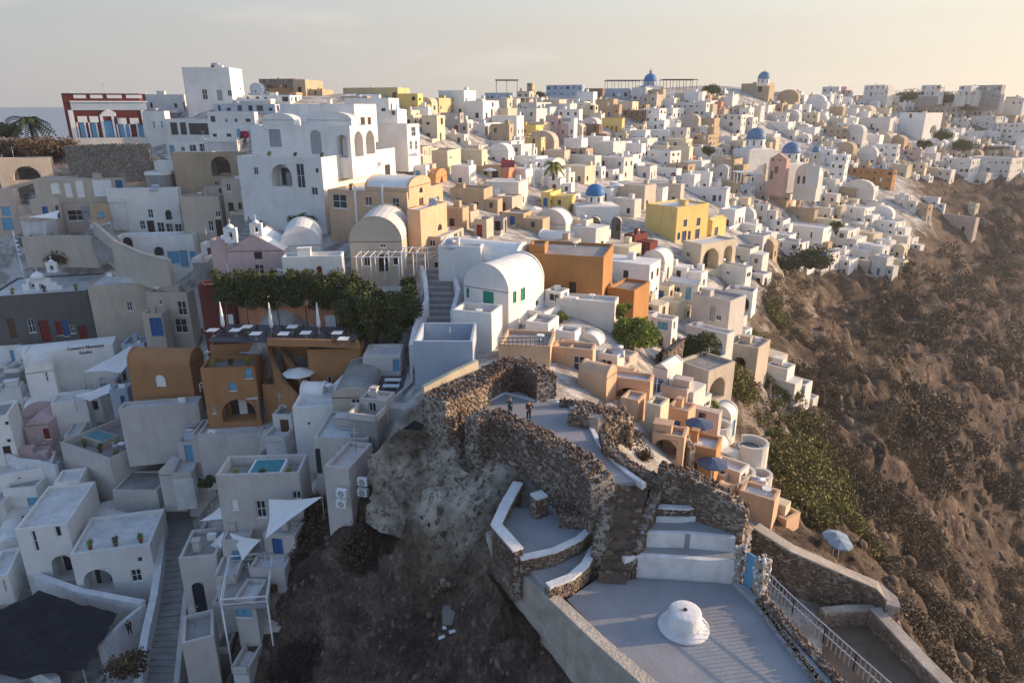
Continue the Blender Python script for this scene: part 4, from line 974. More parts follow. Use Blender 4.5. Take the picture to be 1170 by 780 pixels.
# --- grey stone building with bellcote
g1=NB(112,393,112,0,61,'D','flat','long dark grey stone building with red doors and pale roof',[(10,364,18,386,'door','o'),(32,364,40,380,'win','x'),(46,366,57,390,'door','r'),(64,367,71,383,'win','r'),(72,366,78,384,'win','b'),(80,371,86,381,'win','x'),(91,372,100,391,'door','r')],yaw=16,dep=13,rc=ROOFW,par=.2,chim=False)
bellcote(47,333,106,3.6,2.2,[(-1.0,.4,.9,1.3),(.35,.4,.7,1.0)],'white three-arched bell gable with stepped sides on the grey stone roof',a=(1,.15,0),steps=((2.2,.9,1.5),(2.9,.8,.9),(-2.1,.8,1.3)))
bellcote(61,311,106.2,1.5,1.6,[(0,.3,.6,.9)],'topmost little white arch of the stepped bell gable',a=(1,.15,0))
NB(178,393,64,2,70,'E','flat','crumbling beige stone wall house under a wide pale roof',[(166,358,176,374,'win','b'),(145,345,151,355,'win','x')],yaw=14,dep=12,rc=ROOFW,par=.1)
NB(222,388,46,8,54,'E','flat','beige cube house with small open roof hut beside the steps',[(182,343,185,348,'win','x'),(203,344,213,360,'win','x'),(200,364,214,380,'win','x')],D=95)
NB(190,388,23,3,30,'E','flat','small beige porch with bright blue door',[(172,363,186,384,'door','b')],D=92)
def flag():
    p=PD(28,320,104); root=thing('flagpole',tuple(p),'white flagpole with hanging blue and white striped flag beside the bell gable','flagpole'); s=mpp(p)
    mb=MB(); mb.tube(p-Vector((0,0,.5)),p+Vector((0,0,57*s)),.08,.05); mb.build('pole',TRIM,root)
    f_=MB()
    for k in range(9):
        z1=p.z+(50-k*2.6)*s; z0=z1-2.6*s; f_.prism([(p.x+.05,p.y,z0),(p.x+.05+.42,p.y-.25,z0-.1),(p.x+.47,p.y-.21,z0-.1),(p.x+.05,p.y+.04,z0)],[(p.x+.05,p.y,z1),(p.x+.47,p.y-.25,z1-.1),(p.x+.47,p.y-.21,z1-.1),(p.x+.05,p.y+.04,z1)],k%2)
    f_.build('flag',[BLUE,TRIM],root)
flag()
# --- restaurant terrace
NB(272,382,37,2,58,'R','flat','dark red restaurant wall with small white-framed windows beside the vine',[(256,337,262,346,'win','w'),(259,359,267,376,'win','w')],yaw=10,D=79)
rs=NB(402,384,126,3,34,'S','flat','long red-brown restaurant under a thick vine pergola',[(371,360,385,378,'door','w'),(300,362,312,374,'win','x'),(330,362,345,374,'win','x')],yaw=16,D=79,dep=5,par=.1,rc=ROOFG)
def zat(px,py,D): return PD(px,py,D).z
ZT=PD(312,378,74).z
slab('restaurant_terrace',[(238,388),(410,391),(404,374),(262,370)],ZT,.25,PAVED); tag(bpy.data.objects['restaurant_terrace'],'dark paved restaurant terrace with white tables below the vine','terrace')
for i,(x,y) in enumerate(((256,380),(311,381),(365,381))):
    p=PZ(x,y,ZT); parasol_closed(p.x,p.y,p.z,3.6,['closed white parasol in front of the dark red wall','closed white parasol in the middle of the restaurant terrace','closed white parasol at the right end of the restaurant terrace'][i],'closed parasols on the restaurant terrace')
wall_thing('terrace_wall',[PZ(306,390,ZT),PZ(360,391,ZT),PZ(410,393,ZT)],.35,.35,wm('A'),'low orange parapet along the front of the restaurant terrace',dn=.45)
def table(p,lab,grp,sz=.55):
    root=thing('table',tuple(p),lab,'table',grp); mb=MB(); mb.box(p+Vector((0,0,.73)),(sz,0,0),(0,sz,0),(0,0,.03)); mb.build('table_top',TRIM,root)
    l=MB(); l.tube(p,p+Vector((0,0,.7)),.05); l.lathe(p,[(.25,0),(.25,.04)],10); l.build('leg',GREYP,root)
    for sx in(-1,1):
        c=MB(); q_=p+Vector((sx*(sz+.45),0,0)); c.box(q_+Vector((0,0,.43)),(.2,0,0),(0,.2,0),(0,0,.03)); c.box(q_+Vector((sx*.19,0,.68)),(.02,0,0),(0,.2,0),(0,0,.24))
        for u in(-1,1):
            for v in (-1,1): c.bar(q_+Vector((u*.17,v*.17,0)),q_+Vector((u*.17,v*.17,.42)),.03)
        ch=c.build('chair',DARK if grp and 'restaurant' in grp else TRIM,None,loc=tuple(q_)); tag(ch,('left' if sx<0 else 'right')+' chair at the '+lab if not grp else lab.replace('table','chair beside the table',1),'chair',grp.replace('tables','chairs') if grp else None)
for x,y in ((244,384),(270,384),(293,388),(325,388),(350,387),(386,387),(283,380),(335,380),(393,394)):
    table(PZ(x,y,ZT),'white square table on the dark restaurant terrace','tables on the restaurant terrace')
for l in [o for o in bpy.data.objects if o.get('category')=='chair']: l['label']='dark chair at a white table on the restaurant terrace'
# --- left slope whites
st=NB(138,440,102,3,47,'W','flat','white sloping studio roof wall with painted dark lettering',[(60,425,62,427,'win','x')],yaw=10,D=92,dep=4,par=.1,rc=wm('W'),chim=False)
def text_on(hh,txt,px,py,size,m,name='painted_sign'):
    f=Face(hh['C']+hh['a']*hh['La'],-hh['a'],hh['La'],0,0,-hh['b'],'L'); s,z=f.hit(px,py)
    cu=bpy.data.curves.new(name,'FONT'); cu.body=txt; cu.size=size; cu.align_x='CENTER'; cu.align_y='CENTER'; cu.extrude=.01; cu.offset=.012
    o=bpy.data.objects.new(name,cu); bpy.context.view_layer.update(); COL.objects.link(o)
    dg=bpy.context.evaluated_depsgraph_get(); me=bpy.data.meshes.new_from_object(o.evaluated_get(dg)); bpy.data.objects.remove(o)
    me.materials.clear(); me.materials.append(m); o=bpy.data.objects.new(name,me); COL.objects.link(o); o.parent=hh['o']
    X=-hh['a']; Zv=Vector((0,0,1)); N=-hh['b']; M=Matrix((X,Zv,N)).transposed().to_4x4(); M.translation=f.pt(s,z,.03)-Vector(hh['o'].location); o.matrix_local=M; return o
text_on(st,'Cataero Massages',98,396.5,.62,DARK); text_on(st,'Studio',98,402.5,.62,DARK)
NB(66,444,32,4,33,'W','vaultb',None,[(52,424,55,436,'win','x')],D=86,yaw=8)
NB(24,532,28,10,58,'W','flat',None,[(5,481,11,486,'win','x'),(7,501,13,506,'win','x'),(5,509,14,530,'door','d')],D=76,yaw=16)
NB(72,482,44,3,26,'K','vaultb','pink arched cave front with small dark window on the left slope',[(44,468,50,474,'win','x'),(37,474,42,482,'door','o')],D=85,yaw=6)
NB(62,514,27,20,36,'K','gb','small pink gabled cave house with dark red window',[(50,489,62,501,'win','r'),(48,503,51,506,'win','x')],D=80,yaw=24,rc=wm('K'))
NB(57,534,33,6,17,'K','flat',None,[(30,524,33,528,'win','x')],D=77,yaw=20)
NB(108,500,40,5,44,'W','flat',None,[(83,490,92,500,'arch','x')],D=84,yaw=12); NB(30,470,32,4,28,'W','flat',None,[(2,458,24,468,'loggia','x')],D=88,yaw=14)
NB(52,600,38,28,44,'W','flat','white cube house with pale blue shuttered window on the lower left slope',[(32,568,46,581,'win','l'),(57,568,72,580,'win','x'),(16,578,19,592,'win','d')],D=72,yaw=30)
NB(66,560,66,4,28,'W','flat',None,[(20,545,24,548,'win','x')],D=75,yaw=10); NB(13,604,15,12,30,'V','flat',None,None,D=70); NB(30,645,34,8,30,'W','vaultb',None,[(8,620,11,630,'win','x')],D=66,yaw=14)
NB(10,480,14,14,30,'V','flat',None,None,D=92); NB(20,450,24,12,28,'W','vaulta',None,None,D=98); NB(26,414,40,6,20,'W','flat',None,None,D=101); NB(96,466,24,8,18,'V','flat',None,None,D=88)
NB(22,700,24,14,44,'W','flat',None,[(4,662,7,676,'win','x'),(12,668,16,682,'win','x')],D=60,yaw=20); NB(135,452,22,26,18,'V','flat',None,None,D=90)
# white arched cliff house
NB(770,520,14,6,16,'P','flat',None,None,D=56)
NB(832,582,18,6,20,'P','vaulta',None,None,D=53)
NB(826,560,16,8,16,'C','flat',None,None,D=57)
NB(848,590,20,6,18,'P','flat',None,None,D=54)
NB(798,530,18,6,18,'P','flat',None,None,D=59)
NB(820,524,20,6,20,'V','vaultb',None,None,D=63)
NB(800,476,18,8,20,'V','flat',None,None,D=68)
NB(728,476,20,6,18,'P','flat',None,None,D=58)
NB(718,424,22,8,16,'Q','flat',None,None,D=71)
NB(720,446,24,8,20,'P','vaulta',None,None,D=66)
NB(650,420,18,10,22,'P','flat',None,None,D=66)
NB(640,352,18,8,18,'W','flat',None,None,D=80)
NB(545,300,26,10,20,'W','flat',None,None,D=93)
NB(510,318,20,8,22,'E','flat',None,None,D=90)
NB(346,336,40,4,18,'V','flat',None,None,D=83.5)
NB(250,300,18,6,22,'V','flat',None,None,D=96)
NB(235,240,22,8,16,'E','vaultb',None,None,D=121)
NB(128,256,22,6,24,'T','flat',None,None,D=117)
NB(152,232,16,6,14,'W','flat',None,None,D=121)
NB(200,200,22,8,16,'W','flat',None,None,D=127)
NB(64,250,26,8,22,'E','flat',None,None,D=122)
NB(150,340,22,6,18,'E','vaulta',None,None,D=103)
NB(462,400,18,6,18,'W','flat',None,[(452,388,456,396,'door','l')],D=75)
NB(442,480,30,6,22,'M','flat',None,None,D=58)
NB(268,724,20,10,36,'M','flat',None,None,D=49)
NB(402,556,30,6,20,'M','flat',None,None,D=53)
NB(336,500,22,10,26,'V','flat',None,None,D=67)
NB(370,470,26,8,28,'W','vaulta',None,[(352,455,356,462,'win','d')],D=66)
NB(318,516,22,10,20,'M','vaulta',None,None,D=68)
NB(228,526,22,10,22,'M','flat',None,None,D=71)
NB(210,556,26,8,24,'M','vaultb',None,None,D=69)
NB(118,470,16,12,18,'W','flat',None,[(106,458,112,468,'door','d')],D=87)
NB(44,418,24,4,22,'W','vaulta',None,None,D=98)
NB(14,436,18,10,20,'W','vaultb',None,None,D=99)
NB(60,452,18,14,16,'W','flat',None,None,D=91)
NB(96,520,18,10,24,'V','flat',None,None,D=80)
NB(50,536,14,14,14,'W','flat',None,None,D=78)
NB(168,412,26,8,20,'L','flat',None,[(150,400,156,412,'door','l')],D=92)
NB(172,448,20,4,30,'K','flat',None,[(158,430,163,442,'win','l')],D=84)
NB(150,470,20,6,26,'L','flat',None,[(138,452,143,462,'door','b')],D=84)
NB(88,436,20,4,18,'W','vaultb',None,None,D=93)
NB(150,612,52,4,22,'W','segb',None,None,D=68.5)
NB(100,584,30,8,36,'W','flat',None,[(72,560,80,570,'win','l'),(86,562,92,574,'win','x')],D=71)
NB(16,578,18,8,24,'W','vaultb',None,None,D=73)
NB(44,632,26,6,26,'W','flat',None,None,D=68)
w1=NB(183,679,89,0,58,'W','flat','white cliff house with wide arched porch and two square windows by the stepped alley',[(96,650,129,679,'loggia','g'),(157,636,163,642,'win','x'),(150,650,162,664,'win','x')],yaw=18,D=61.5,dep=7,chim=False)
NB(94,668,58,4,70,'W','flat','white house block with arched recess left of the arched porch house',[(63,601,70,613,'win','x'),(60,634,86,664,'loggia','d'),(38,606,43,630,'win','x')],yaw=24,D=62.5,dep=9,chim=False)
NB(134,633,42,4,34,'V','segb','upper porch with dark opening set back above the arched porch house',[(93,606,130,633,'loggia','x')],yaw=16,D=67)
NB(182,612,40,2,12,'W','flat',None,[(160,604,163,607,'win','x')],D=70)
zz=PZ(150,676,74.6).z
NB(150,604,46,8,20,'W','segb','white low-vaulted roof above the arched porch house',[(120,596,124,600,'win','x')],D=70,yaw=10)
wall_thing('terrace_wall',[PZ(0,520,82),PZ(20,532,81.5),PZ(44,534,81.2),PZ(66,540,80.8)],1.0,.45,WHITES,'white wavy parapet below the pink cave house',dn=2)
wall_thing('terrace_wall',[PZ(0,612,76.5),PZ(14,620,76.2),PZ(30,618,76.2),PZ(46,610,76.5)],1.0,.45,WHITES,'white curved parapet left of the blue-shuttered cube house',dn=3)
wall_thing('terrace_wall',[PZ(30,652,75.5),PZ(44,645,75.7),PZ(60,640,76)],1.0,.35,WHITES,'short white parapet left of the arched recess house',dn=3)
sail([(142,476,80),(166,470,80),(160,486,79)],'small pale shade sail over the blue stairway beside the pool terrace')
parasol_open(tuple(PD(168,618,66.5)),.9,2.2,GREYP and CLOTH,'small white parasol on the upper deck of the arched porch house')
for i,(x,y,D) in enumerate(((70,690,60.5),(112,668,63.5),(160,604,67))): table(PD(x,y,D),['white table on the terrace under the arched recess','white table inside the arched porch','white table on the upper deck of the cliff house'][i],None,.4)
# black canopy
zc=PZ(80,720,75).z; root=thing('shade_canopy',tuple(PZ(80,720,76.2)),'large black shade cloth stretched over the terrace at lower left','canopy')
mb=MB()
def patch(q,n=18):
    q=[PZ(x,y,76.2) for x,y in q]; g_=[[None]*(n+1) for _ in range(n+1)]
    for i in range(n+1):
        for j in range(n+1):
            u,v=i/n,j/n; p=q[0].lerp(q[1],u).lerp(q[3].lerp(q[2],u),v); w_=float(fbm(np.array([p.x/2.2]),np.array([p.y/1.1]),3)[0]); g_[i][j]=p+Vector((0,0,w_*.5-.5*(1-abs(2*u-1))*(1-abs(2*v-1))))
    for i in range(n):
        for j in range(n): mb.poly([g_[i][j],g_[i+1][j],g_[i+1][j+1],g_[i][j+1]],0,True)
patch([(-20,703),(45,675),(134,702),(98,762)]); patch([(-20,703),(98,762),(22,776),(-20,765)])
mb.build('cloth',mat('black shade cloth',(.022,.022,.026),rough=.9,var=.35,scale=.5,bump=.6,bscale=1.5),root)
for x,y in ((43,676),(126,702),(95,765),(20,775)): mb=MB(); p=PZ(x,y,76.1); mb.tube(p,(p.x,p.y,70),.06); mb.build('post',GREYP,root)
wall_thing('terrace_wall',[PZ(40,668,74.3),PZ(95,688,74.3),PZ(166,702,74.3)],1.6,.7,WHITES,'thick white wall along the top of the black shade cloth',dn=3)
wall_thing('terrace_wall',[PZ(166,700,74.5),PZ(140,722,74.5),PZ(116,748,74.5)],1.1,.4,WHITES,'white wall running down the right edge of the black shade cloth',dn=3)
wall_thing('terrace_wall',[PZ(-10,738,74.5),PZ(30,757,74.5),PZ(66,785,74.5)],1.0,.7,WHITES,'white curved wall at the bottom left corner',dn=3)
wall_thing('alley_wall',[PZ(187,585,77.2),PZ(185,640,76),PZ(178,690,75),PZ(168,735,74.2),PZ(160,790,73.5)],1.2,.7,WHITES,'long white wall with mossy foot along the left side of the stepped alley',dn=3)
wall_thing('alley_wall',[PZ(248,575,78),PZ(226,625,76.5),PZ(217,660,75.3),PZ(212,700,74.5),PZ(203,790,73)],.9,.5,wm('M'),'low grey-beige wall along the right side of the stepped alley',dn=3)
# stepped alley
mb=MB(); L_=[(190,585),(188,620),(184,660),(176,705),(168,745),(160,790)]; R_=[(246,575),(230,615),(219,655),(214,700),(207,745),(202,790)]; ZS=[77,76.2,75.2,74.3,73.6,73]
def lerp(a,b,t): return a+(b-a)*t
steps=[]
for k in range(31):
    t=k/30*5; i=min(4,int(t)); f_=t-i
    l=(lerp(L_[i][0],L_[i+1][0],f_),lerp(L_[i][1],L_[i+1][1],f_)); r=(lerp(R_[i][0],R_[i+1][0],f_),lerp(R_[i][1],R_[i+1][1],f_)); steps.append((l,r,lerp(ZS[i],ZS[i+1],f_)))
for k in range(30):
    l0,r0,z0=steps[k]; l1,r1,z1=steps[k+1]; z=z0+.0
    q=[PZ(*l0,z),PZ(*r0,z),PZ(*r1,z),PZ(*l1,z)]; mb.prism([(p.x,p.y,z-.6) for p in q],[tuple(p) for p in q])
tag(mb.build('stepped_path',CONC),kind='structure')
# --- grey pool terrace house and neighbours
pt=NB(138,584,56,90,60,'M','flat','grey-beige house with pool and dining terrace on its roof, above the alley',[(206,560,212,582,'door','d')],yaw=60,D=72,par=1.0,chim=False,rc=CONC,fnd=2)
def on_roof(hh,u,v,dz=0,par=1.0): return hh['C']+hh['a']*hh['La']*u+hh['b']*hh['Lb']*v+Vector((0,0,hh['zt']-par-hh['C'].z+dz))
mb=MB(); c=on_roof(pt,.72,.30,.45); mb.box(c,pt['a']*2.0,pt['b']*1.1,(0,0,.45)); mb.build('pool_surround',wm('E'),pt['o'])
mb=MB(); c=on_roof(pt,.72,.30,.9); mb.box(c,pt['a']*1.8,pt['b']*.9,(0,0,.03)); mb.build('pool_water',POOL,pt['o'])
for u,v in ((.3,.3),(.25,.6),(.6,.65)):
    table(on_roof(pt,u,v,.02),'small white table on the pool terrace roof','tables on the pool terrace',.4)
NB(188,606,50,20,46,'M','flat','grey-beige rounded wall below the pool terrace by the alley',[(150,590,151,592,'win','x')],yaw=30,D=70,par=.2,chim=False)
NB(232,494,90,3,34,'M','flat','plain grey-beige garden wall below the orange barrel vault',[(180,480,181,481,'win','x')],yaw=14,D=74.5,dep=2,chim=False)
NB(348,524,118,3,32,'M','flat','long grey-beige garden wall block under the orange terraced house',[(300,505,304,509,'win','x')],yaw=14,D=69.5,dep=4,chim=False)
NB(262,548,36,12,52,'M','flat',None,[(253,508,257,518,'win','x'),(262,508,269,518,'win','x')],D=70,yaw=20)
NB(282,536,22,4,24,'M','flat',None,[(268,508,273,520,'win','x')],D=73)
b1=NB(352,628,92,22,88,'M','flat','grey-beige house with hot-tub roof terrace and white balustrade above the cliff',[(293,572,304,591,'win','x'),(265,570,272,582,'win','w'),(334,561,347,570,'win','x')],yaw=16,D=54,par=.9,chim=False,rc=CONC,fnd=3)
mb=MB(); c=on_roof(b1,.45,.55,.3,.9); mb.box(c,b1['a']*1.5,b1['b']*1.3,(0,0,.3)); mb.build('tub_surround',TRIM,b1['o'])
mb=MB(); c=on_roof(b1,.45,.55,.62,.9); mb.box(c,b1['a']*1.3,b1['b']*1.1,(0,0,.03)); mb.build('tub_water',POOL,b1['o'])
NB(403,590,28,26,54,'M','flat','small grey-beige service block carrying air-conditioning units on the cliff edge',[(369,552,373,556,'win','x')],yaw=28,D=50,rc=wm('M'),chim=False,fnd=3)
def ac(px,py,D,lab,grp='air-conditioning units on the cliff block'):
    p=PD(px,py,D); root=thing('air_conditioner',tuple(p),lab,'air conditioner',grp); a=Vector((.96,-.28,0)); n=Vector((-.28,-.96,0)); c=p+Vector((0,0,.35))
    mb=MB(); mb.box(c,a*.45,n*.18,(0,0,.34)); mb.build('casing',TRIM,root)
    f_=MB(); f_.tube(c+n*.17,c+n*.2,.27,.27,16); f_.build('fan_grille',GREYP,root); h_=MB(); h_.tube(c+n*.2,c+n*.215,.07,.07,10); h_.build('hub',TRIM,root)
for i,(x,y) in enumerate(((415,554),(415,566),(391,567),(391,579))): ac(x,y,50.5 if x>400 else 49.35,['upper right of four air-conditioning units on the cliff block','lower right of four air-conditioning units on the cliff block','upper left of four air-conditioning units on the cliff block','lower left of four air-conditioning units on the cliff block'][i])
ac(243,498,69,'big white air-conditioning box alone on the wall below the orange house',None)
NB(427,494,44,6,50,'E','segb','pale house with arched gable, dark door and grey roof above the terraces',[(401,449,411,461,'win','x'),(398,473,407,491,'door','d')],yaw=10,D=62,rc=ROOFG,dep=9)
NB(384,502,46,3,38,'W','flat',None,[(351,482,355,486,'win','x')],D=62.5,yaw=12,dep=6)
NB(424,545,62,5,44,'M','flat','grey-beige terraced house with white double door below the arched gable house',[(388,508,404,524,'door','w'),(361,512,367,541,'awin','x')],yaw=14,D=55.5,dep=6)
ZR=PD(440,450,64).z
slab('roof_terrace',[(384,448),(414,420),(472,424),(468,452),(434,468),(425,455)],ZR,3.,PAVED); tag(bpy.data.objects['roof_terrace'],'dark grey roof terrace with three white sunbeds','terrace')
for i,(x,y) in enumerate(((449,437),(447,444),(438,453))):
    p=PZ(x,y,ZR); root=thing('sunbed',tuple(p),['white sunbed at the back of the dark roof terrace','middle white sunbed on the dark roof terrace','white sunbed nearest the edge of the dark roof terrace'][i],'sunbed','sunbeds on the dark roof terrace'); mb=MB(); mb.box(p+Vector((0,0,.32)),(.85,0,0),(0,.32,0),(0,0,.06)); mb.build('mattress',CLOTH,root)
    for u in(-.7,.7):
        for v in(-.28,.28): l=MB(); l.bar(p+Vector((u,v,0)),p+Vector((u,v,.28)),.05); l.build('leg',TRIM,root)
wall_thing('terrace_wall',[PZ(384,446,ZR),PZ(400,430,ZR),PZ(414,419,ZR),PZ(440,420,ZR)],.7,.5,WHITES,'white curved parapet round the dark roof terrace',dn=1)
wall_thing('terrace_wall',[PZ(470,424,ZR),PZ(471,445,ZR),PZ(452,462,ZR),PZ(432,469,ZR)],.9,.3,wm('M'),'grey-beige parapet at the right side of the dark roof terrace',dn=2)
NB(458,433,42,5,26,'V','flat','small whitewashed hut cluster with light blue door by the wide stairs',[(449,410,459,424,'door','l')],D=69,yaw=8)
t1=NB(541,446,66,2,56,'L','flat','pale blue open-topped terrace with white rim below the wide stairs',[(480,436,481,437,'win','x')],yaw=4,D=62,dep=6,par=2.4,rc=wm('L'),chim=False)
wall_thing('terrace_wall',[PD(484,456,58.5),PD(512,441,60),PD(545,425,62)],1.3,.5,wm('C'),'sunlit cream wall behind the ruined rubble wall',dn=3)
# --- orange terraced house
NB(228,484,70,15,80,'A','vaulta','orange barrel-vaulted house block with pale arched window',[(177,428,189,442,'awin','w'),(232,418,238,442,'win','l')],yaw=30,D=77,rc=wm('A'),dep=None)
o2=NB(301,496,60,20,78,'A','flat','orange two-storey terraced house with shaded porch and white balcony rails',[(253,456,292,481,'loggia','w'),(298,450,306,474,'door','l'),(262,437,270,446,'win','l'),(243,462,246,472,'win','x'),(280,421,288,432,'win','l')],yaw=14,D=71.5,par=.6,rc=CONC,chim=False)
o3=NB(300,424,56,4,32,'A','flat','orange upper room under a flat white awning on the terraced house',[(276,402,284,412,'win','l'),(250,406,262,420,'door','l')],yaw=14,D=78,fnd=2,rc=CONC,chim=False)
NB(330,480,26,12,40,'A','flat',None,[(318,462,324,482,'door','w'),(327,463,331,480,'win','w')],D=72); NB(416,452,60,6,54,'A','flat','orange wall block with small window between courtyard and stairs',[(374,430,379,438,'win','d')],yaw=10,D=71)
NB(366,412,52,8,22,'A','flat','orange curved terrace wall above the courtyard with the parasol',[(350,404,351,405,'win','x')],yaw=10,D=76,dep=3)
cover([(234,402),(299,403),(299,387),(247,387)],(78,77.5,81,81),'flat white awning above the orange terraced house',CLOTH)
cover([(254,455),(294,455),(296,446),(258,447)],(71.5,71.2,73,73.2),'white awning over the lower porch of the orange house',CLOTH)
p=PD(344,448,70.5); parasol_open(tuple(p),1.75,2.9,CLOTH,'open white round parasol in the orange courtyard')
railing([PD(229,447,72.6),PD(256,428,74)],.9,'white stair railing on the orange terraced house',sp=.35)
railing([PD(256,424,74),PD(298,421,75.5)],.8,'white balcony railing on the orange terraced house',sp=.35)
wall_thing('terrace_wall',[PD(308,400,76),PD(314,425,72.5),PD(325,445,70),PD(340,462,68)],1.1,.45,wm('A'),'orange wavy wall along the left of the narrow steps',dn=3)
wall_thing('terrace_wall',[PD(318,392,78),PD(327,415,74),PD(345,440,71),PD(362,455,69)],1.1,.45,wm('A'),'orange wavy wall along the right of the narrow steps',dn=3)
# --- wide stairs in the middle
mb=MB(); n=13
for k in range(n):
    t=k/(n-1); yb=lerp(392,308,t); D=lerp(71,88,t); xl=lerp(476,486,t); xr=lerp(520,521,t); a=PD(xl,yb,D); b=PD(xr,yb,D); dd=1.5
    mb.abox(a.x,D,a.z-2,b.x,D+dd,a.z)
o=mb.build('stairway',CONC); tag(o,'wide grey stairway climbing between white walls to the small white pergola','stairway')
wall_thing('stair_wall',[PD(470,404,69.5),PD(474,385,72),PD(488,350,78),PD(486,325,84),PD(482,312,88)],1.0,.5,WHITES,'white curved wall along the left of the wide stairway',dn=3)
wall_thing('stair_wall',[PD(519,398,70),PD(517,365,76),PD(524,340,80),PD(520,325,85)],1.0,.5,WHITES,'white curved wall along the right of the wide stairway',dn=3)
# --- white/green shutter house and ochre block
NB(588,342,86,18,60,'W','vaulta','large white vaulted house in blue shade with sunlit arched gable',[(550,303,561,311,'win','x'),(594,299,598,308,'awin','x'),(599,309,602,319,'win','x')],yaw=24,D=84)
NB(550,336,48,3,54,'W','flat',None,[(520,305,522,307,'win','x')],D=85,yaw=10)
NB(581,385,50,40,79,'W','vaultb','white vaulted house with green shutters and green door by the stairs',[(555,320,562,330,'win','t'),(552,333,564,358,'door','t'),(533,329,536,340,'win','t'),(586,332,590,346,'win','t'),(595,328,600,343,'win','t'),(612,343,615,357,'win','o'),(593,370,597,382,'win','l')],yaw=32,D=74)
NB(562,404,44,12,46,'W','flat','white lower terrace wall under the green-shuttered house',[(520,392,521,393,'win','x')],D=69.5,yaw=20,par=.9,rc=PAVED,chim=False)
NB(626,396,26,12,26,'W','flat',None,[(594,372,598,380,'win','l')],D=72,yaw=20)
NB(687,356,80,2,62,'O','flat','large ochre block house with single dark door',[(650,322,658,341,'door','d')],yaw=8,D=83,dep=9,rc=CONC,chim=False)
NB(622,302,18,4,22,'O','flat','taller ochre corner tower at left end of the ochre block',[(612,292,613,293,'win','x')],yaw=8,D=86)
NB(723,362,30,18,30,'O','flat',None,[(700,345,704,356,'win','d')],D=84); NB(704,356,22,3,22,'A','flat',None,None,D=86)
NB(700,398,66,3,52,'V','flat','smooth white sloping garden wall beside the round sunny pine',[(690,392,691,393,'win','x')],D=78,yaw=8,dep=3,chim=False)
NB(656,408,22,6,28,'W','flat',None,[(639,386,648,404,'arch','g')],D=71); NB(684,420,27,4,36,'V','vaultb',None,None,D=72)
NB(628,424,58,3,28,'P','flat','peach terrace with black lattice railing behind the rubble ruin',[(575,410,576,411,'win','x')],D=64,yaw=6,dep=5,rc=CONC,chim=False)
railing([PD(571,395,64.2),PD(621,394,64.2)],.8,'black lattice railing on the peach terrace',m=DARK,sp=.4)
NB(676,436,46,3,36,'P','flat','peach house with dark square window right of the ruin',[(655,407,668,424,'win','x')],D=65,yaw=8)
NB(704,434,22,3,27,'V','flat',None,[(686,411,699,427,'win','d')],D=68); NB(692,456,32,8,34,'P','vaulta','rounded pale peach vault above the dark rubble heap',[(685,440,686,441,'win','x')],D=60,yaw=26,rc=wm('P'))
NB(741,466,50,4,30,'P','flat','peach house with wide shaded verandah below the pines',[(703,443,733,457,'loggia','w')],D=61,yaw=8)
NB(760,456,16,18,38,'V','gb',None,None,D=67); NB(782,480,30,4,34,'Q','flat',None,None,D=65); NB(806,462,36,30,38,'E','flat','grey-beige pergola house with open timber front beside dark pine',[(811,432,828,455,'loggia','x')],D=74,yaw=34)
NB(790,455,32,6,22,'E','flat',None,None,D=76); NB(752,502,17,7,38,'C','flat','narrow sunlit cream house wall above the dry bushes',[(742,480,743,481,'win','x')],D=57,yaw=20); NB(783,506,24,4,36,'P','flat',None,None,D=61)
NB(779,534,36,4,34,'P','flat','peach house with shaded bench recess beside the rubble stairs',[(747,502,773,523,'loggia','w')],D=54,yaw=6)
NB(814,556,36,7,42,'N','flat','orange-peach house below the blue parasol',[(788,528,796,545,'door','o')],D=55,yaw=8); NB(806,512,22,12,22,'V','flat',None,None,D=64); NB(832,504,24,8,36,'V','vaultb','white vaulted house among the round terraces on the cliff edge',None,D=69)
NB(842,568,34,6,28,'V','flat',None,None,D=57); NB(880,606,40,5,34,'P','flat','peach flat-roofed house lowest on the sunny cliff edge',[(850,585,851,586,'win','x')],D=51,yaw=10); NB(864,578,22,10,18,'C','flat',None,None,D=54); NB(897,606,15,3,12,'P','flat',None,None,D=52)
NB(829,396,42,18,52,'M','flat','mauve-grey cube house with tall shuttered window on the sunny slope',[(811,350,817,367,'win','g'),(818,360,824,366,'win','x'),(832,378,838,386,'win','x')],D=98,yaw=26,rc=ROOFG)
NB(858,358,32,5,24,'W','flat','white terrace house with open arch at the cliff edge',[(841,339,856,355,'loggia','x')],yaw=10,D=122); NB(849,340,42,6,34,'W','flat','white rounded terrace house below the cream arches',None,D=127)
NB(796,344,34,4,22,'V','ga',None,None,D=110); NB(763,348,30,5,20,'C','flat'); NB(828,410,46,4,28,'V','flat',None,None,D=92); NB(862,434,28,14,36,'E','flat',None,[(838,408,852,421,'loggia','x')],D=96)
NB(896,450,24,9,28,'W','flat',None,None,D=100); NB(918,458,22,8,18,'W','flat',None,None,D=101); NB(926,476,18,6,20,'V','flat','small white lookout terrace at the tip of the cliff spur',[(915,470,916,471,'win','x')],D=103)
NB(765,404,24,7,38,'W','flat',None,None,D=86); NB(744,378,16,4,18,'W','flat',None,None,D=93); NB(745,350,22,6,14,'W','flat',None,None,D=100); NB(668,308,16,5,18,'W','flat',None,None,D=112); NB(870,330,22,10,16,'W','flat',None,None,D=140)
NB(815,370,26,8,18,'V','flat',None,None,D=112); NB(782,372,22,6,20,'C','flat',None,None,D=104); NB(842,385,18,10,20,'V','flat',None,None,D=112)
NB(850,392,16,8,14,'W','flat',None,None,D=110)
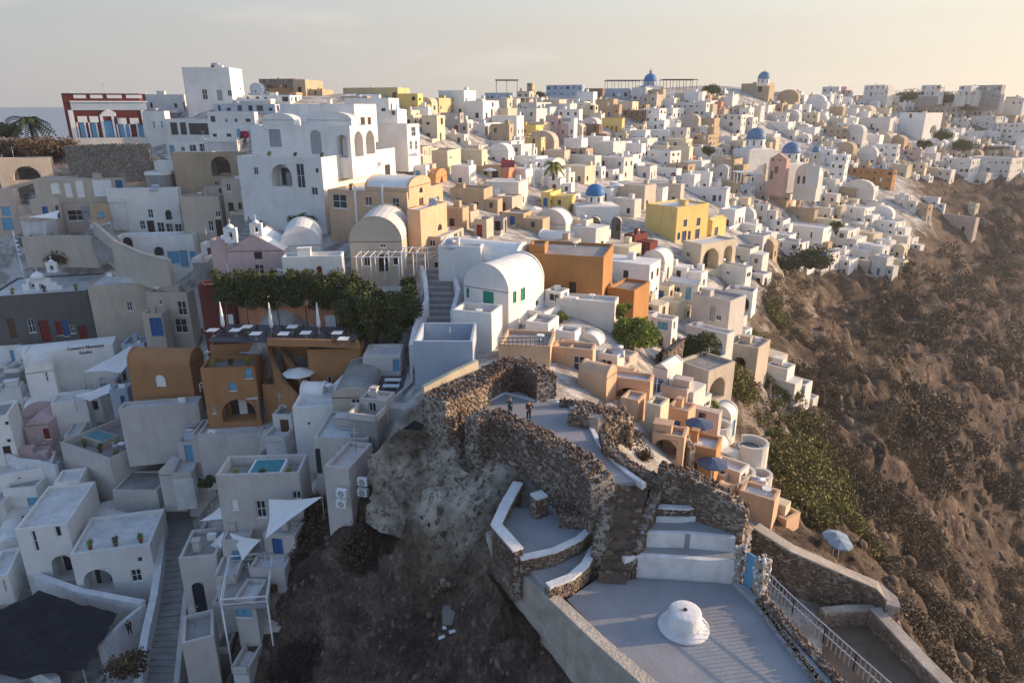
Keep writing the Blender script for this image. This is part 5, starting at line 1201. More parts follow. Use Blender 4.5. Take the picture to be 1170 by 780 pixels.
# round white terraces
for i,(cx_,cy_,D,rp,h,lab) in enumerate(((858,512,64,15,.8,'upper round white terrace wall with dark plunge pool'),(845,545,59,13,.8,'middle round white terrace wall stepping down the cliff edge'),(868,548,61,10,.8,'outer round white terrace wall nearest the cliff'),(820,492,66,12,.8,'innermost round white terrace wall beside the vaulted house'))):
    c=PD(cx_,cy_,D); r=rp*mpp(c)*1.15; wall_thing('round_wall',[(c.x+r*math.cos(t),c.y+r*math.sin(t),c.z) for t in np.linspace(-2.6,1.9,14)],h,.35,wm('V'),lab,dn=3)
    mb=MB(); mb.lathe(c-Vector((0,0,1.5)),[(r,0),(r,1.52)],20); tag(mb.build('round_terrace',CONC,None,loc=tuple(c)),lab.replace('wall','floor'),'terrace')
c=PD(856,514,64); mb=MB(); mb.lathe(c,[(.9,0),(1.15,.35),(1.15,.45)],20); mb.build('x',WHITES); o=bpy.data.objects['x']; o.name='plunge_pool'; tag(o,'dark round plunge pool on the upper round terrace','plunge pool'); mb=MB(); mb.lathe(c+Vector((0,0,.42)),[(1.05,0),(1.0,.04)],20); w_=mb.build('water',GLASS,None); w_.parent=o
for (x,y,D,r,lab) in ((797,504,59,1.35,'dark blue parasol beside the rubble-patched peach wall'),(812,550,54.5,1.35,'dark blue parasol on the lower peach terrace'),(951,634,52,1.15,'pale grey-blue parasol below the outer castle wall, farther one'),(956,642,51,1.05,'pale grey-blue parasol below the outer castle wall, nearer one')):
    parasol_open(tuple(PD(x,y,D)),r,2.3,BCLOTH if x<900 else mat('grey blue canvas',(.25,.32,.38),rough=.9,var=.1,scale=1,bump=.1),lab)
# sails right of the alley
sail([(307,570,52),(368,567,51),(303,615,50)],'large white shade sail under the cliff-top house')
sail([(228,595,56),(256,575,56),(258,592,55)],'small white shade sail beside the alley, upper one')
sail([(224,634,54),(256,607,53),(252,642,52)],'white shade sail beside the alley, lower one')
sail([(262,608,52.5),(298,616,51),(277,640,51)],'white triangular shade sail right of the tall wall')
sail([(95,425,86),(160,388,93),(166,396,92),(138,426,87)],'long white sloping canopy above the green-fronted terrace')
sail([(84,452,83),(126,438,86),(132,446,85),(102,458,82)],'small white sloping canopy over potted plants')
sail([(32,248,112),(68,240,114),(66,250,112)],'small white awning on the pinkish beige terraced house')
NB(258,700,42,12,66,'M','flat','grey-beige house with dark arched doorway at the foot of the sails',[(221,665,235,700,'arch','x')],yaw=18,D=51.5)
NB(290,650,32,10,34,'M','flat',None,None,D=52); NB(254,780,36,10,54,'M','flat','grey-beige flat roof block at the bottom edge beside alley',[(225,765,227,768,'win','x')],D=45,yaw=6,rc=CONC); NB(340,640,36,4,28,'M','flat',None,None,D=51.5); NB(300,745,24,14,60,'M','flat',None,None,D=46.5); NB(330,690,40,6,40,'M','flat',None,None,D=49.5)
# white steel platform frame
def frame():
    P=[(263,646),(313,641),(306,692),(254,696)]; Z=84.5; q=[PZ(x,y,Z) for x,y in P]; root=thing('steel_platform',tuple(q[0]),'white steel platform frame with rails jutting from the cliff beside the alley','platform')
    mb=MB(); mb.prism([(p.x,p.y,Z-.15) for p in q],[tuple(p) for p in q]); mb.build('deck',CONC,root)
    r=MB(); up=Vector((0,0,1.0))
    for i in range(4):
        a,b=q[i],q[(i+1)%4]; r.bar(a,a+up,.1); r.bar(a+up,b+up,.08); r.bar(a+up*.5,b+up*.5,.05)
    r.build('rails',TRIM,root)
    for p in q: g=MB(); g.tube(p,(p.x,p.y,Z-7),.08); g.build('post',TRIM,root)
frame()
# long skyline solar tank and small roof things
def tank(px,py,D,lab):
    p=PD(px,py,D); root=thing('water_heater',tuple(p),lab,'water heater','solar water heaters on the roofs'); mb=MB(); mb.tube(p+Vector((-.9,0,1)),p+Vector((.9,0,1)),.32,n=12); mb.build('tank',METAL,root)
    g=MB(); g.prism([p+Vector((-.9,-.2,.8)),p+Vector((.9,-.2,.8)),p+Vector((.9,-1.4,0)),p+Vector((-.9,-1.4,0))],[p+Vector((-.9,-.2,.86)),p+Vector((.9,-.2,.86)),p+Vector((.9,-1.4,.06)),p+Vector((-.9,-1.4,.06))]); g.build('collector',GLASS,root)
tank(247,79,168,'solar water heater on the white skyline block')
# ---------------------------------------------------------------- plants
def palm(px,py,D,h,lab,fl=2.6,nf=34,m=LEAFD):
    p=PD(px,py,D); root=thing('palm_tree',tuple(p),lab,'palm tree'); mb=MB()
    for k in range(8): mb.tube(p+Vector((.05*math.sin(k),0,h*k/8)),p+Vector((.05*math.sin(k+1),0,h*(k+1)/8)),.34-.012*k,.30-.012*k,8)
    mb.build('trunk',BARK,root); c=p+Vector((0,0,h)); P=[];S=[];Rt=[]
    for k in range(nf):
        t=6.283*k/nf*3.1; el=rng.uniform(-.2,1.25); L=fl*rng.uniform(.85,1.15); a=Vector((math.cos(t),math.sin(t),0))
        prev=c
        for s in range(1,13):
            u=s/12; q_=c+a*L*u*math.cos(el*.6)+Vector((0,0,L*(math.sin(el)*u-.75*u*u)))
            d=(q_-prev).normalized(); sd_=d.cross(Vector((0,0,1))).normalized()
            for sg in(-1,1):
                n_=(sd_*sg*.8+d*.5-Vector((0,0,.25))).normalized(); l=L*.17*(1-.6*abs(u-.45)); x=n_; y=d.cross(n_).normalized(); z=x.cross(y)
                P.append(q_+x*l/2); S.append((l,.42,.1)); M=Matrix((x,z,y)).transposed(); Rt.append([list(r) for r in M])
            prev=q_
    cloud('fronds',LEAFV,LEAFF,np.array(P),np.array(S),np.array(Rt),np.clip(G.random(len(P))*.7+.1,0,1),m,root)
palm(38,160,150,3.6,'tall palm tree against the sea at left of the red mansion',fl=4.4,nf=40)
palm(632,206,152,3.2,'palm tree with yellowish fronds between white houses in the middle slope',fl=2.8,m=LEAFG)
def tree(px,py,D,r,h,lab,m,n=2600,cl=16,ls=.2):
    p=PD(px,py,D); root=thing('pine_tree',tuple(p),lab,'tree'); mb=MB(); mb.tube(p-Vector((0,0,1)),p+Vector((0,0,h*.5)),.28,.16,8); c=[];rd=[]
    for k in range(cl):
        t=rng.uniform(0,6.28); el=rng.random(); q_=r*.72*math.sqrt(1-(el*.9)**2)*rng.uniform(.6,1); pt_=p+Vector((q_*math.cos(t),q_*math.sin(t),h*(.42+.5*el))); c.append(tuple(pt_)); rd.append(r*rng.uniform(.26,.42)); mb.tube(p+Vector((0,0,h*.45)),pt_,.09,.03,5)
    mb.build('trunk',BARK,root); leaves('crown',c,rd,n,ls,m,root,flat=.85)
tree(722,414,76.5,3.3,5.2,'round sunlit green pine beside the white garden wall',LEAFG,n=11000,cl=26,ls=.24)
tree(712,372,80,1.4,3,'small bright green tree tip behind the round pine',LEAFG,n=2200,cl=9,ls=.2)
tree(798,426,82,3.3,4.8,'dark green pine leaning over the pergola house',LEAFD,n=10000,cl=24,ls=.24); tree(764,428,79,2.0,3,'low dark green tree between the two pines',LEAFD,n=3500,cl=12,ls=.22)
# restaurant vine and big fig tree
root=thing('vine',tuple(PD(330,350,78)),'thick leafy vine covering the pergola along the red-brown restaurant','vine'); pts=[];rd=[]
for k in range(190):
    x=250+ (k%32)*5+rng.uniform(-6,6); y=317+(k//32)*5.2+rng.uniform(-5,5); p=PD(x,y,rng.uniform(77,80)); pts.append(tuple(p)); rd.append(rng.uniform(.5,1.1))
leaves('foliage',pts,rd,36000,.2,LEAFD,root); mb=MB()
for x in (262,285,320,352,385): p=PD(x,378,76.2); mb.tube(p,p+Vector((0,0,3.6)),.07)
mb.build('stems',BARK,root)
root=thing('fig_tree',tuple(PD(430,385,74)),'large dark leafy tree at the right end of the restaurant terrace','tree'); pts=[];rd=[]
for k in range(60):
    x=rng.uniform(392,478); y=rng.uniform(318,386)
    if x>462 and y>365: continue
    p=PD(x,y,rng.uniform(73,79)); pts.append(tuple(p)); rd.append(rng.uniform(.8,1.4))
leaves('crown',pts,rd,24000,.27,LEAFD,root); mb=MB(); p=PD(430,392,75); mb.tube(p-Vector((0,0,1)),p+Vector((0,0,3)),.3,.2)
for q_ in pts[::3]: mb.tube(p+Vector((0,0,2)),q_,.1,.03,5)
mb.build('trunk',BARK,root)
for (x,y,D,r,h,m,lab) in ((60,180,142,5,3.5,LEAFB,'brown thatch-like bush mass on the bank above the ruined arch'),(20,178,146,5,3,LEAFB,'brown scrub bank at the left edge below the palm'),(45,285,118,3.2,2.6,LEAFD,'bare dark bush beside the flagpole'),(75,300,112,3,2,LEAFB,'dry bush behind the bell gable'),
 (345,262,105,2.4,2.2,LEAFD,'scraggly climber on the shaded wall of the arcaded mansion'),(662,388,77,1.2,1.8,LEAFD,'dark potted shrubs on the white planter beside the ochre block'),(640,368,77,.9,1.4,LEAFG,'yellow-green shrub on the terrace by the green-shuttered house'),
 (866,286,168,3.6,4,LEAFB,'brown bush between white houses above the cliff'),(955,268,190,2.2,4.5,LEAFD,'dark cypress-like tree among the far white houses'),(925,306,172,6,5,LEAFD,'dark green bushes at the top of the cliff slope'),(900,308,170,4,3,LEAFD,'green bush below the long white arched terraces'),
 (280,163,140,1.2,2.4,leafmat('bougainvillea',(.16,.02,.08),(.3,.04,.15)),'magenta bougainvillea on the white terrace house'),(240,555,66,1.1,1.0,LEAFD,'round dark bush beside the alley under the pool terrace'),(812,472,70,1.2,1.6,LEAFG,'small green tree in front of the pergola house'),
 (1055,170,255,3,3.5,LEAFD,'dark trees beside the far hotel tower'),(1100,172,300,5.5,3.5,LEAFD,'dark green trees above the far hotel pool'),(1075,160,300,4.5,4,LEAFD,'dark green trees left of the far hilltop houses'),(1040,120,420,12,6,LEAFD,'dark tree belt on the far skyline'),(1075,122,410,12,6,LEAFD,'dark tree belt below the far skyline villa'),
 (700,84+30,330,4,3,LEAFD,'dark skyline bush near the blue dome'),(812,108,330,5,4,LEAFD,'dark skyline bush right of the pergola'),(617,112,280,2.2,3,LEAFD,'dark skyline bush beside the canopy'),(700,172,240,3.5,4,LEAFD,'dark green tree between white arches below the salmon terrace'),(810,178,230,3,3,LEAFD,'dark bushes behind the tan corner house'),(588,252,128,1.2,3,LEAFD,'slim dark cypress beside the yellow wall'),
 (8,156,155,4,2.4,LEAFD,'dark bushes at the far left edge on the ridge'),(150,765,48,2.2,1.2,LEAFB,'weedy white and brown plants at the foot of the alley wall')):
    bush('bush',lab,'bush',PD(x,y,D),r,h,m,n=int(1100*max(1,(r/2)**1.2)),ls=.17+.035*r,cl=10+int(r*2))
# ---------------------------------------------------------------- ruined castle terrace (stones are real geometry set into a mortar core)
def rubble(name,pts,hs,th,lab,size=.3,m=STONE,dn=.3,cat='wall',tone=(0,1),top=True,dens=1.25,cap=None,capw=1.0,sides=(1,1),topn=1.0):
    size*=.86
    pts=[Vector(p) for p in pts]; n=len(pts); hs=list(hs) if isinstance(hs,(list,tuple)) else [hs]*n
    root=thing(name,tuple(pts[0]),lab,cat); mb=MB(); wallpath(mb,pts,hs,th,dn); mb.build('core',MORTAR,root)
    P=[];N_=[];W=[]
    for i in range(n-1):
        a,b=pts[i],pts[i+1]; d=(b-a); L=math.hypot(d.x,d.y); dd=Vector((d.x,d.y,0)).normalized(); s=Vector((-dd.y,dd.x,0)); hm=(hs[i]+hs[i+1])/2+dn
        for sg,on in ((1,sides[0]),(-1,sides[1])):
            if not on: continue
            k=int(L*hm/(size*size)*dens*2.2)
            for _ in range(k):
                u=rng.random(); h=hs[i]+(hs[i+1]-hs[i])*u; v=rng.random(); p=a.lerp(b,u)+s*sg*th/2+Vector((0,0,-dn+(h+dn)*v)); W.append((p,dd,s*sg))
        if top and not cap:
            for _ in range(int(L*th/(size*size)*dens*2.0*topn)):
                u=rng.random(); h=hs[i]+(hs[i+1]-hs[i])*u; P.append(a.lerp(b,u)+s*rng.uniform(-.5,.5)*th+Vector((0,0,h+rng.uniform(-.08,.16)))); N_.append(2)
    for e,q,h in ((pts[0],pts[1],hs[0]),(pts[-1],pts[-2],hs[-1])):
        d=(e-q); d.z=0; d.normalize(); s=Vector((-d.y,d.x,0))
        for _ in range(int(th*(h+dn)/(size*size)*dens)): P.append(e+s*rng.uniform(-.5,.5)*th+Vector((0,0,rng.uniform(-dn,h))))
    BX=np.array([(-.5,-.45,-.5),(.5,-.5,-.45),(.45,.5,-.5),(-.5,.5,-.4),(-.42,-.4,.5),(.4,-.45,.5),(.45,.4,.45),(-.4,.42,.5)]); BF=[(0,3,2,1),(4,5,6,7),(0,1,5,4),(1,2,6,5),(2,3,7,6),(3,0,4,7)]
    if W:
        k=len(W); A=np.array([tuple(w[0]) for w in W]); rr=[]
        for w in W:
            dd,s=w[1],w[2]; t_=rng.uniform(-.3,.3); x=dd*math.cos(t_)+Vector((0,0,math.sin(t_))); z=s; y=z.cross(x); rr.append([[x.x,y.x,z.x],[x.y,y.y,z.y],[x.z,y.z,z.z]])
        big=np.clip(fbm(A[:,0]*.4+A[:,2]*.3,A[:,1]*.4,3)*1.2+.5,0,1); t=np.clip(big*.5+G.random(k)*.6-.1,0,1)*(tone[1]-tone[0])+tone[0]
        sc_=size*np.stack([.6+.7*G.random(k),.38+.45*G.random(k),.3+.35*G.random(k)],-1); cloud('facing_stones',BX,BF,A,sc_,np.array(rr),t,m,root)
    if not P: return root
    k=len(P); A=np.array([tuple(p) for p in P]); sc_=size*(.42+.5*G.random((k,3)))*np.array([1.1,.85,.55])
    big=np.clip(fbm(A[:,0]*.5+A[:,2]*.3,A[:,1]*.5,3)*1.1+.5,0,1); t=np.clip(big*.45+G.random(k)*.7-.1,0,1)*(tone[1]-tone[0])+tone[0]
    cloud('stones',BX,BF,A,sc_,rrot(k,G),t,m,root)
    if cap:
        c=MB(); wallpath(c,[p+Vector((0,0,h+.01)) for p,h in zip(pts,hs)],.14,th*capw,0); c.build('coping',cap,root)
    return root
Z0=100.
def gslab(name,pts,z,th,m,kind='structure'):
    o=slab(name,pts,z,th,m); tag(o,kind=kind); return o
gslab('upper_paving',[(530,472),(552,460),(576,450),(600,452),(628,460),(655,468),(672,478),(680,492),(694,515),(716,538),(736,549),(704,552),(690,543),(660,520),(620,500),(590,488),(560,478)],Z0,.3,PAVE)
wall_thing('kerb',[PZ(548,463,Z0),PZ(577,449.5,Z0),PZ(612,458,Z0),PZ(640,457,Z0)],.12,.3,WHITES,'whitewashed kerb at the foot of the ruined tower wall',cat='kerb')
wall_thing('kerb',[PZ(636,460,Z0),PZ(655,466,Z0),PZ(668,474,Z0),PZ(652,474,Z0),PZ(668,481,Z0),PZ(677,492,Z0),PZ(684,506,Z0),PZ(697,522,Z0),PZ(716,540,Z0),PZ(736,554,Z0)],.14,.34,WHITES,'whitewashed kerb winding along the right edge of the upper path',cat='kerb')
def T(px,py,z,zf): p=PZ(px,py,z); return Vector((p.x,p.y,zf))
# tall ruin: left block, back arm, right end
rubble('ruined_wall',[PZ(497,487,99.6),PZ(519,474,99.8),PZ(548,457,100)],[2.3,2.2,1.9],2.5,'thick tall left arm of the ruined tower wall, its end sunlit',dn=3.5,size=.34)
rubble('ruined_wall',[PZ(545,458,100),PZ(566,446,100),PZ(590,439,100),PZ(612,446,100),PZ(624,458,100)],[2.0,2.2,2.3,2.2,2.3],1.7,'curved back of the ruined tower wall behind the two people',dn=.4,size=.34)
# front curved wall
tp=[(538,480),(560,473),(588,483),(618,496),(648,511),(674,527),(690,545)]
rubble('ruined_wall',[T(x,y,100.9,92.5) for x,y in tp],[8.4,8.6,8.5,8.4,8.3,8.3,8.0],1.7,'long curved rubble wall in front of the upper plaza with a sunlit stony top',size=.33,sides=(0,1),dn=.5,dens=1.1)
rubble('rubble_heap',[PZ(656,482,99.7),PZ(678,489,99.5),PZ(706,484,99.3),PZ(722,492,98.8)],[1.2,1.5,1.3,.5],2.6,'dark heap of rubble right of the upper plaza',size=.42,dn=1,cat='rubble')
rubble('ruined_wall',[PZ(640,466,99.8),PZ(672,470,99.6)],[.7,.7],.5,'low brown rubble wall behind the dark heap',size=.28,dn=.5)
rubble('path_wall',[PZ(690,504,99.9),PZ(695,520,99.9),PZ(712,536,99.6),PZ(736,552,99.3),PZ(756,562,99)],[.9,.7,.75,.8,1.0],.75,'low curving rubble wall beside the upper path and dry bushes',size=.28,dn=4)
rubble('boundary_wall',[PZ(752,560,98.9),PZ(785,570,98.6),PZ(818,588,98.2),PZ(851,607,97.6)],[1.9,2.0,1.9,1.7],1.1,'big dark rubble wall running down right to the blue gate',size=.3,dn=5)
rubble('stair_wall',[PZ(700,560,99.2),PZ(694,585,98.3),PZ(688,615,97),PZ(683,640,96)],[.7,.7,.7,.6],.8,'rubble wall on the left of the rough stone steps',size=.28,dn=2.5)
rubble('stair_wall',[PZ(752,560,99),PZ(742,590,98),PZ(729,622,96.8),PZ(718,650,95.6)],[.6,.55,.5,.5],.7,'rubble wall on the right of the rough stone steps',size=.26,dn=2.5)
# rough steps
mb=MB(); ns=9
for k in range(ns):
    t=k/ns; t1=(k+1)/ns; z=lerp(99.7,95.2,t)
    q=[PZ(lerp(704,684,t),lerp(549,655,t),z),PZ(lerp(742,716,t),lerp(547,657,t),z),PZ(lerp(742,716,t1),lerp(547,657,t1),z),PZ(lerp(704,684,t1),lerp(549,655,t1),z)]
    mb.prism([(p.x,p.y,z-1.2) for p in q],[tuple(p) for p in q])
root=thing('stone_steps',tuple(PZ(700,655,95)),'rough dark stone steps between the two low rubble walls','steps'); mb.build('treads',mat('rough dark step stone',(.13,.10,.08),rough=.95,var=.5,scale=1.5,bump=.8,bscale=5),root)
P=[]
for k in range(130):
    t=rng.random(); z=lerp(99.7,95.2,math.floor(t*ns)/ns); P.append(tuple(PZ(lerp(704,684,t)+rng.random()*lerp(38,32,t),lerp(549,655,t),z+.02)))
P=np.array(P); cloud('stones',ICOV,ICOF,P,.24*(.4+.6*G.random((len(P),3)))*np.array([1.3,1.3,.5]),np.tile(np.eye(3),(len(P),1,1)),G.random(len(P))*.8,STONE,root)
# lower terrace and tiers
LT=[(648,684),(690,656),(712,660),(838,668),(863,688),(901,738),(940,786),(985,860),(790,860),(745,786)]
gslab('lower_paving',LT,95.,1.2,PAVE)
pA=PZ(726,655,95); z1=solve_z(pA,632); pB=PZ(735,622,z1); z2=solve_z(pB,606); pC=PZ(760,591,z2); z3=solve_z(pC,586); pD=PZ(770,585,z3); z4=solve_z(pD,579)
gslab('tier_paving',[(725,632.5),(839,641),(838,627),(733,620)],z1,1.5,PAVE); gslab('tier_paving',[(734,606.5),(839,613),(838,594),(812,584),(745,590)],z2,1.5,PAVE)
gslab('tier_paving',[(746,588),(812,582),(815,574),(748,576)],z3,1,PAVE); gslab('tier_paving',[(745,579),(806,578),(822,570),(795,556),(756,552)],z4,1.2,PAVE)
def riser(pts,zt,zb,lab,t=.3):
    q=[PZ(x,y,zt) for x,y in pts]; wall_thing('riser',[(p.x,p.y,zb) for p in q],zt-zb+.02,t,WHITES,lab,cat='step wall',dn=.3)
riser([(712,637),(726,633),(780,636),(840,641)],z1,95,'tall whitewashed step wall at the back of the lower terrace',.35)
riser([(733,607),(785,608),(840,613)],z2,z1,'middle whitewashed step wall above the lower terrace')
riser([(744,590),(775,591),(795,589),(812,583),(838,594)],z3,z2,'thin white kerb of the third step above the lower terrace',.22)
q=[PZ(x,y,z4) for x,y in ((745,580),(785,582),(807,578))]; r_=rubble('bench_wall',[(p.x,p.y,z3) for p in q],z4-z3+.05,.35,'low rubble bench wall with white coping on the top step',size=.22,dn=.2,cap=WHITES,capw=1.25)
# bastion at left
gslab('bastion_paving',[(581,578),(568,604),(592,636),(640,628),(675,607),(662,594),(629,588),(611,582)],96.6,2.2,PAVE)
gslab('bastion_paving',[(600,645),(640,636),(676,624),(668,652),(641,670),(622,672)],95.8,1.2,PAVE)
zb=96.6
rubble('parapet',[PZ(592,566,zb),PZ(578,588,zb),PZ(567,612,zb),PZ(592,640,zb)],[1.0,.8,.8,.7],.5,'curved bastion parapet with thick whitewashed top',size=.26,dn=3,cap=WHITES,capw=1.5)
rubble('bastion_wall',[PZ(594,640,zb),PZ(632,632,zb),PZ(662,618,zb),PZ(679,602,zb)],.12,.4,'curved low rubble wall with white edge across the bastion',size=.24,dn=.9,cap=WHITES,capw=1.2)
rubble('bastion_wall',[PZ(626,674,95.8),PZ(652,664,95.8),PZ(668,650,95.8),PZ(679,630,95.8)],.25,.45,'small curved rubble wall with white top beside the lower terrace',size=.24,dn=.8,cap=WHITES,capw=1.2)
rubble('pier',[PZ(609,590,96.6),PZ(622,586,96.6)],[1.5,1.5],.7,'short rubble pier with white slab top in the bastion nook',size=.24,dn=.3,cap=WHITES,capw=1.2)
rubble('nook_wall',[PZ(640,598,96.6),PZ(664,600,96.6),PZ(680,598,97)],[.9,.8,1.2],.9,'low rubble wall with white patch behind the bastion floor',size=.26,dn=.5)
rubble('nook_wall',[PZ(690,566,97),PZ(686,590,97),PZ(684,610,96.6)],[2.6,1.8,.8],1.2,'dark rubble buttress descending beside the rough steps',size=.3,dn=1)
wall_thing('retaining_wall',[PZ(560,606,95.3),PZ(572,626,95.3),PZ(588,644,95.3),PZ(621,673,95.3),PZ(650,700,95.3),PZ(685,733,95.3),PZ(726,769,95.3),PZ(780,815,95.3)],.0,.62,CAP,'long plastered retaining wall with pale cap above the dark cliff',dn=6)
wall_thing('wall_cap',[PZ(588,643,95.31),PZ(621,672,95.31),PZ(650,699,95.31),PZ(685,732,95.31),PZ(726,768,95.31),PZ(780,814,95.31)],.12,.72,mat('pale cap mortar',(.50,.43,.35),rough=.95,var=.3,scale=.8,bump=.5,bscale=5),'pale flat coping on top of the long retaining wall',cat='coping',dn=0)
# cone chimney
c=PZ(781,716,95); root=thing('chimney',tuple(c),'squat whitewashed hat-shaped chimney standing on the lower terrace','chimney'); mb=MB(); mb.lathe(c,[(1.45,0),(1.47,.09),(1.3,.15),(1.06,.22),(1.0,.5),(.93,1.08),(.90,1.16),(.82,1.2),(.12,1.22)],36); mb.build('body',WHITES,root)
mb=MB(); mb.tube(c+Vector((0,0,1.22)),c+Vector((0,0,1.27)),.12,.12,12); mb.build('hole',DARK,root)
for p in (0,):
    pass
# gate, path and railing
gslab('gate_path',[(838,664),(862,672),(878,684),(960,786),(1010,860),(985,860),(940,786),(901,738),(863,688)],95.3,.9,mat('bluish cement path',(.33,.36,.39),rough=.85,var=.2,scale=.6,bump=.25))
p0,pq=PZ(849,668,95.05),PZ(861,676,95.05); a=(pq-p0).normalized(); n=Vector((a.y,-a.x,0)); L=(pq-p0).length; hg=2.5
root=thing('gate',tuple(p0),'light blue wooden gate between whitewashed stone posts','gate'); mb=MB(); mb.box((p0+pq)/2+Vector((0,0,hg/2)),a*L/2,n*.05,(0,0,hg/2)); mb.build('leaf',LBLUE,root)
mb=MB()
for k in range(5): mb.box(p0+a*L*(k+.5)/5+n*.055+Vector((0,0,hg/2)),a*.03,n*.02,(0,0,hg/2-.1))
mb.build('battens',LBLUE,root)
for e,off in ((p0-a*.35,0),(pq+a*.4,1)):
    mb=MB(); mb.box(e+Vector((0,0,hg/2)),a*.28,n*.4,(0,0,hg/2+.1)); o=mb.build('post',MORTAR,root); P=np.array([tuple(e+a*rng.uniform(-.32,.32)+n*rng.uniform(-.45,.45)+Vector((0,0,rng.uniform(0,hg+.2)))) for _ in range(230)])
    cl=cloud('stones',ICOV,ICOF,P-np.array(p0),.17*(.4+.5*G.random((230,3))),rrot(230,G),np.clip(G.random(230)*1.3,0,1),mat('whitewashed rubble',(1,1,1),rough=.9,var=.3,scale=4,bump=.4,attr=[(.12,.08,.06),(.3,.26,.22),(.62,.6,.58),(.7,.69,.67)]),None); cl.parent=o
rubble('gate_wall',[PZ(871,682,95.3),PZ(905,722,95.3),PZ(945,765,95.3),PZ(990,815,95.3)],.15,.5,'low rubble wall under the metal railing beside the gate path',size=.24,dn=3)
railing([PZ(873,668,95.9),PZ(905,700,95.7),PZ(940,732,95.6),PZ(975,764,95.5),PZ(1015,800,95.4)],1.05,'grey metal railing descending beside the gate path',m=METAL,sp=.28,rails=2)
rubble('terrace_edge_wall',[PZ(864,690,95),PZ(902,740,95),PZ(942,790,95),PZ(980,850,95)],.3,.3,'thin rubble and plaster edge on the right of the lower terrace',size=.2,dn=.8,m=PALES)
yd=mat('trodden brown earth',(.17,.125,.09),rough=.95,var=.35,scale=.8,bump=.6,bscale=5)
gslab('yard',[(872,660),(930,672),(1018,692),(1040,740),(1100,810),(1040,850),(985,840),(940,775),(900,730)],92.9,1.5,yd)
rubble('outer_wall',[T(864,602,96.9,93),T(905,628,96.4,93),T(955,650,95.7,93),T(1002,670,95.1,93),T(1019,686,94.7,93),T(1020,694,94.6,93)],[3.9,3.4,2.7,2.1,1.7,1.6],.75,'long outer rubble wall with pale coping beyond the blue gate',size=.28,dn=2.5,cap=CAP,capw=1.1)
rubble('yard_wall',[T(940,697,94,93),T(970,694,94,93),T(1000,694,94,93)],[.9,.9,.9],.5,'short brown plaster and rubble wall across the yard',size=.24,dn=.6,cap=CAP,m=PALES)
rubble('yard_wall',[T(1000,696,94.1,91),T(1030,728,93.9,91),T(1060,760,93.7,91),T(1100,800,93.5,91)],[3.1,2.9,2.7,2.5],.7,'diagonal yard wall with flat stone coping at lower right',size=.28,dn=1.5,cap=CAP,capw=1.1,m=PALES)
def sack(px,py,z,r,m,lab):
    c=PZ(px,py,z); mb=MB(); pr=[(r*.8,0),(r,.15*r),(r*1.05,.45*r),(r*.8,.8*r),(r*.35,1.0*r),(.05,1.05*r)]; mb.lathe(c,pr,14,sq=.7); o=mb.build('sack',m,None,loc=tuple(c)); tag(o,lab,'sack')
    for v in o.data.vertices: v.co+=Vector((rng.uniform(-.07,.07),rng.uniform(-.07,.07),rng.uniform(-.05,.05)))*r
sack(957,690,93,.75,mat('black plastic',(.015,.015,.018),rough=.35,var=.2,scale=2,bump=.4),'black bulging sack against the outer wall'); sack(970,689,93,.6,mat('grey plastic',(.25,.25,.26),rough=.4,var=.2,scale=2,bump=.4),'grey sack beside the black one by the outer wall'); sack(981,688,93,.45,mat('pale plastic',(.5,.5,.5),rough=.5,var=.2,scale=2,bump=.4),'small pale sack, rightmost by the outer wall')
# rubble wall near red mansion, wall beside pines, patches
rubble('rubble_wall',[PD(82,202,134),PD(130,202,131),PD(176,200,129)],[5.6,5.8,5.4],.6,'pale rubble retaining wall below the red mansion',size=.42,m=PALES,dn=1,dens=.9)
rubble('rubble_wall',[PD(758,432,77),PD(776,418,79)],[3.2,3.6],.7,'sunlit rubble wall stub between the sunny pine and the dark pine',size=.32,m=PALES,dn=1.5)
rubble('rubble_wall',[PD(758,508,57),PD(782,518,56),PD(790,530,55)],[2.4,2.0,1.4],.6,'peach and dark rubble wall between the small peach houses',size=.28,m=PALES,dn=1.5)
wall_thing('lane_wall',[PD(110,268,110),PD(135,290,103),PD(165,304,98),PD(196,312,96)],2.0,.6,wm('E'),'weathered curving lane wall below the white curved shop front',dn=3)
wall_thing('garden_wall',[PD(30,292,112),PD(70,291,111),PD(112,292,109)],3.2,.5,wm('E'),'long beige garden wall behind the stepped bell gable',dn=2)
mb=MB()
for k in range(12):
    t=k/11; a_=PD(lerp(108,92,t),lerp(284,236,t),lerp(104,120,t)); b_=PD(lerp(136,108,t),lerp(288,236,t),lerp(104,120,t)); mb.abox(a_.x,a_.y,a_.z-2,b_.x,a_.y+1.5,a_.z)
tag(mb.build('stairway',CONC),'grey stepped lane climbing left of the white stair house','stairway')
mb=MB()
for k in range(14):
    t=k/13; a_=PD(lerp(262,292,t),lerp(292,228,t),lerp(97,118,t)); b_=PD(lerp(280,306,t),lerp(296,230,t),lerp(97,118,t)); mb.abox(a_.x,a_.y,a_.z-3,b_.x,a_.y+1.7,a_.z)
tag(mb.build('stairway',CONC),'grey stairway climbing behind the pink chapel beside the arcaded mansion','stairway')
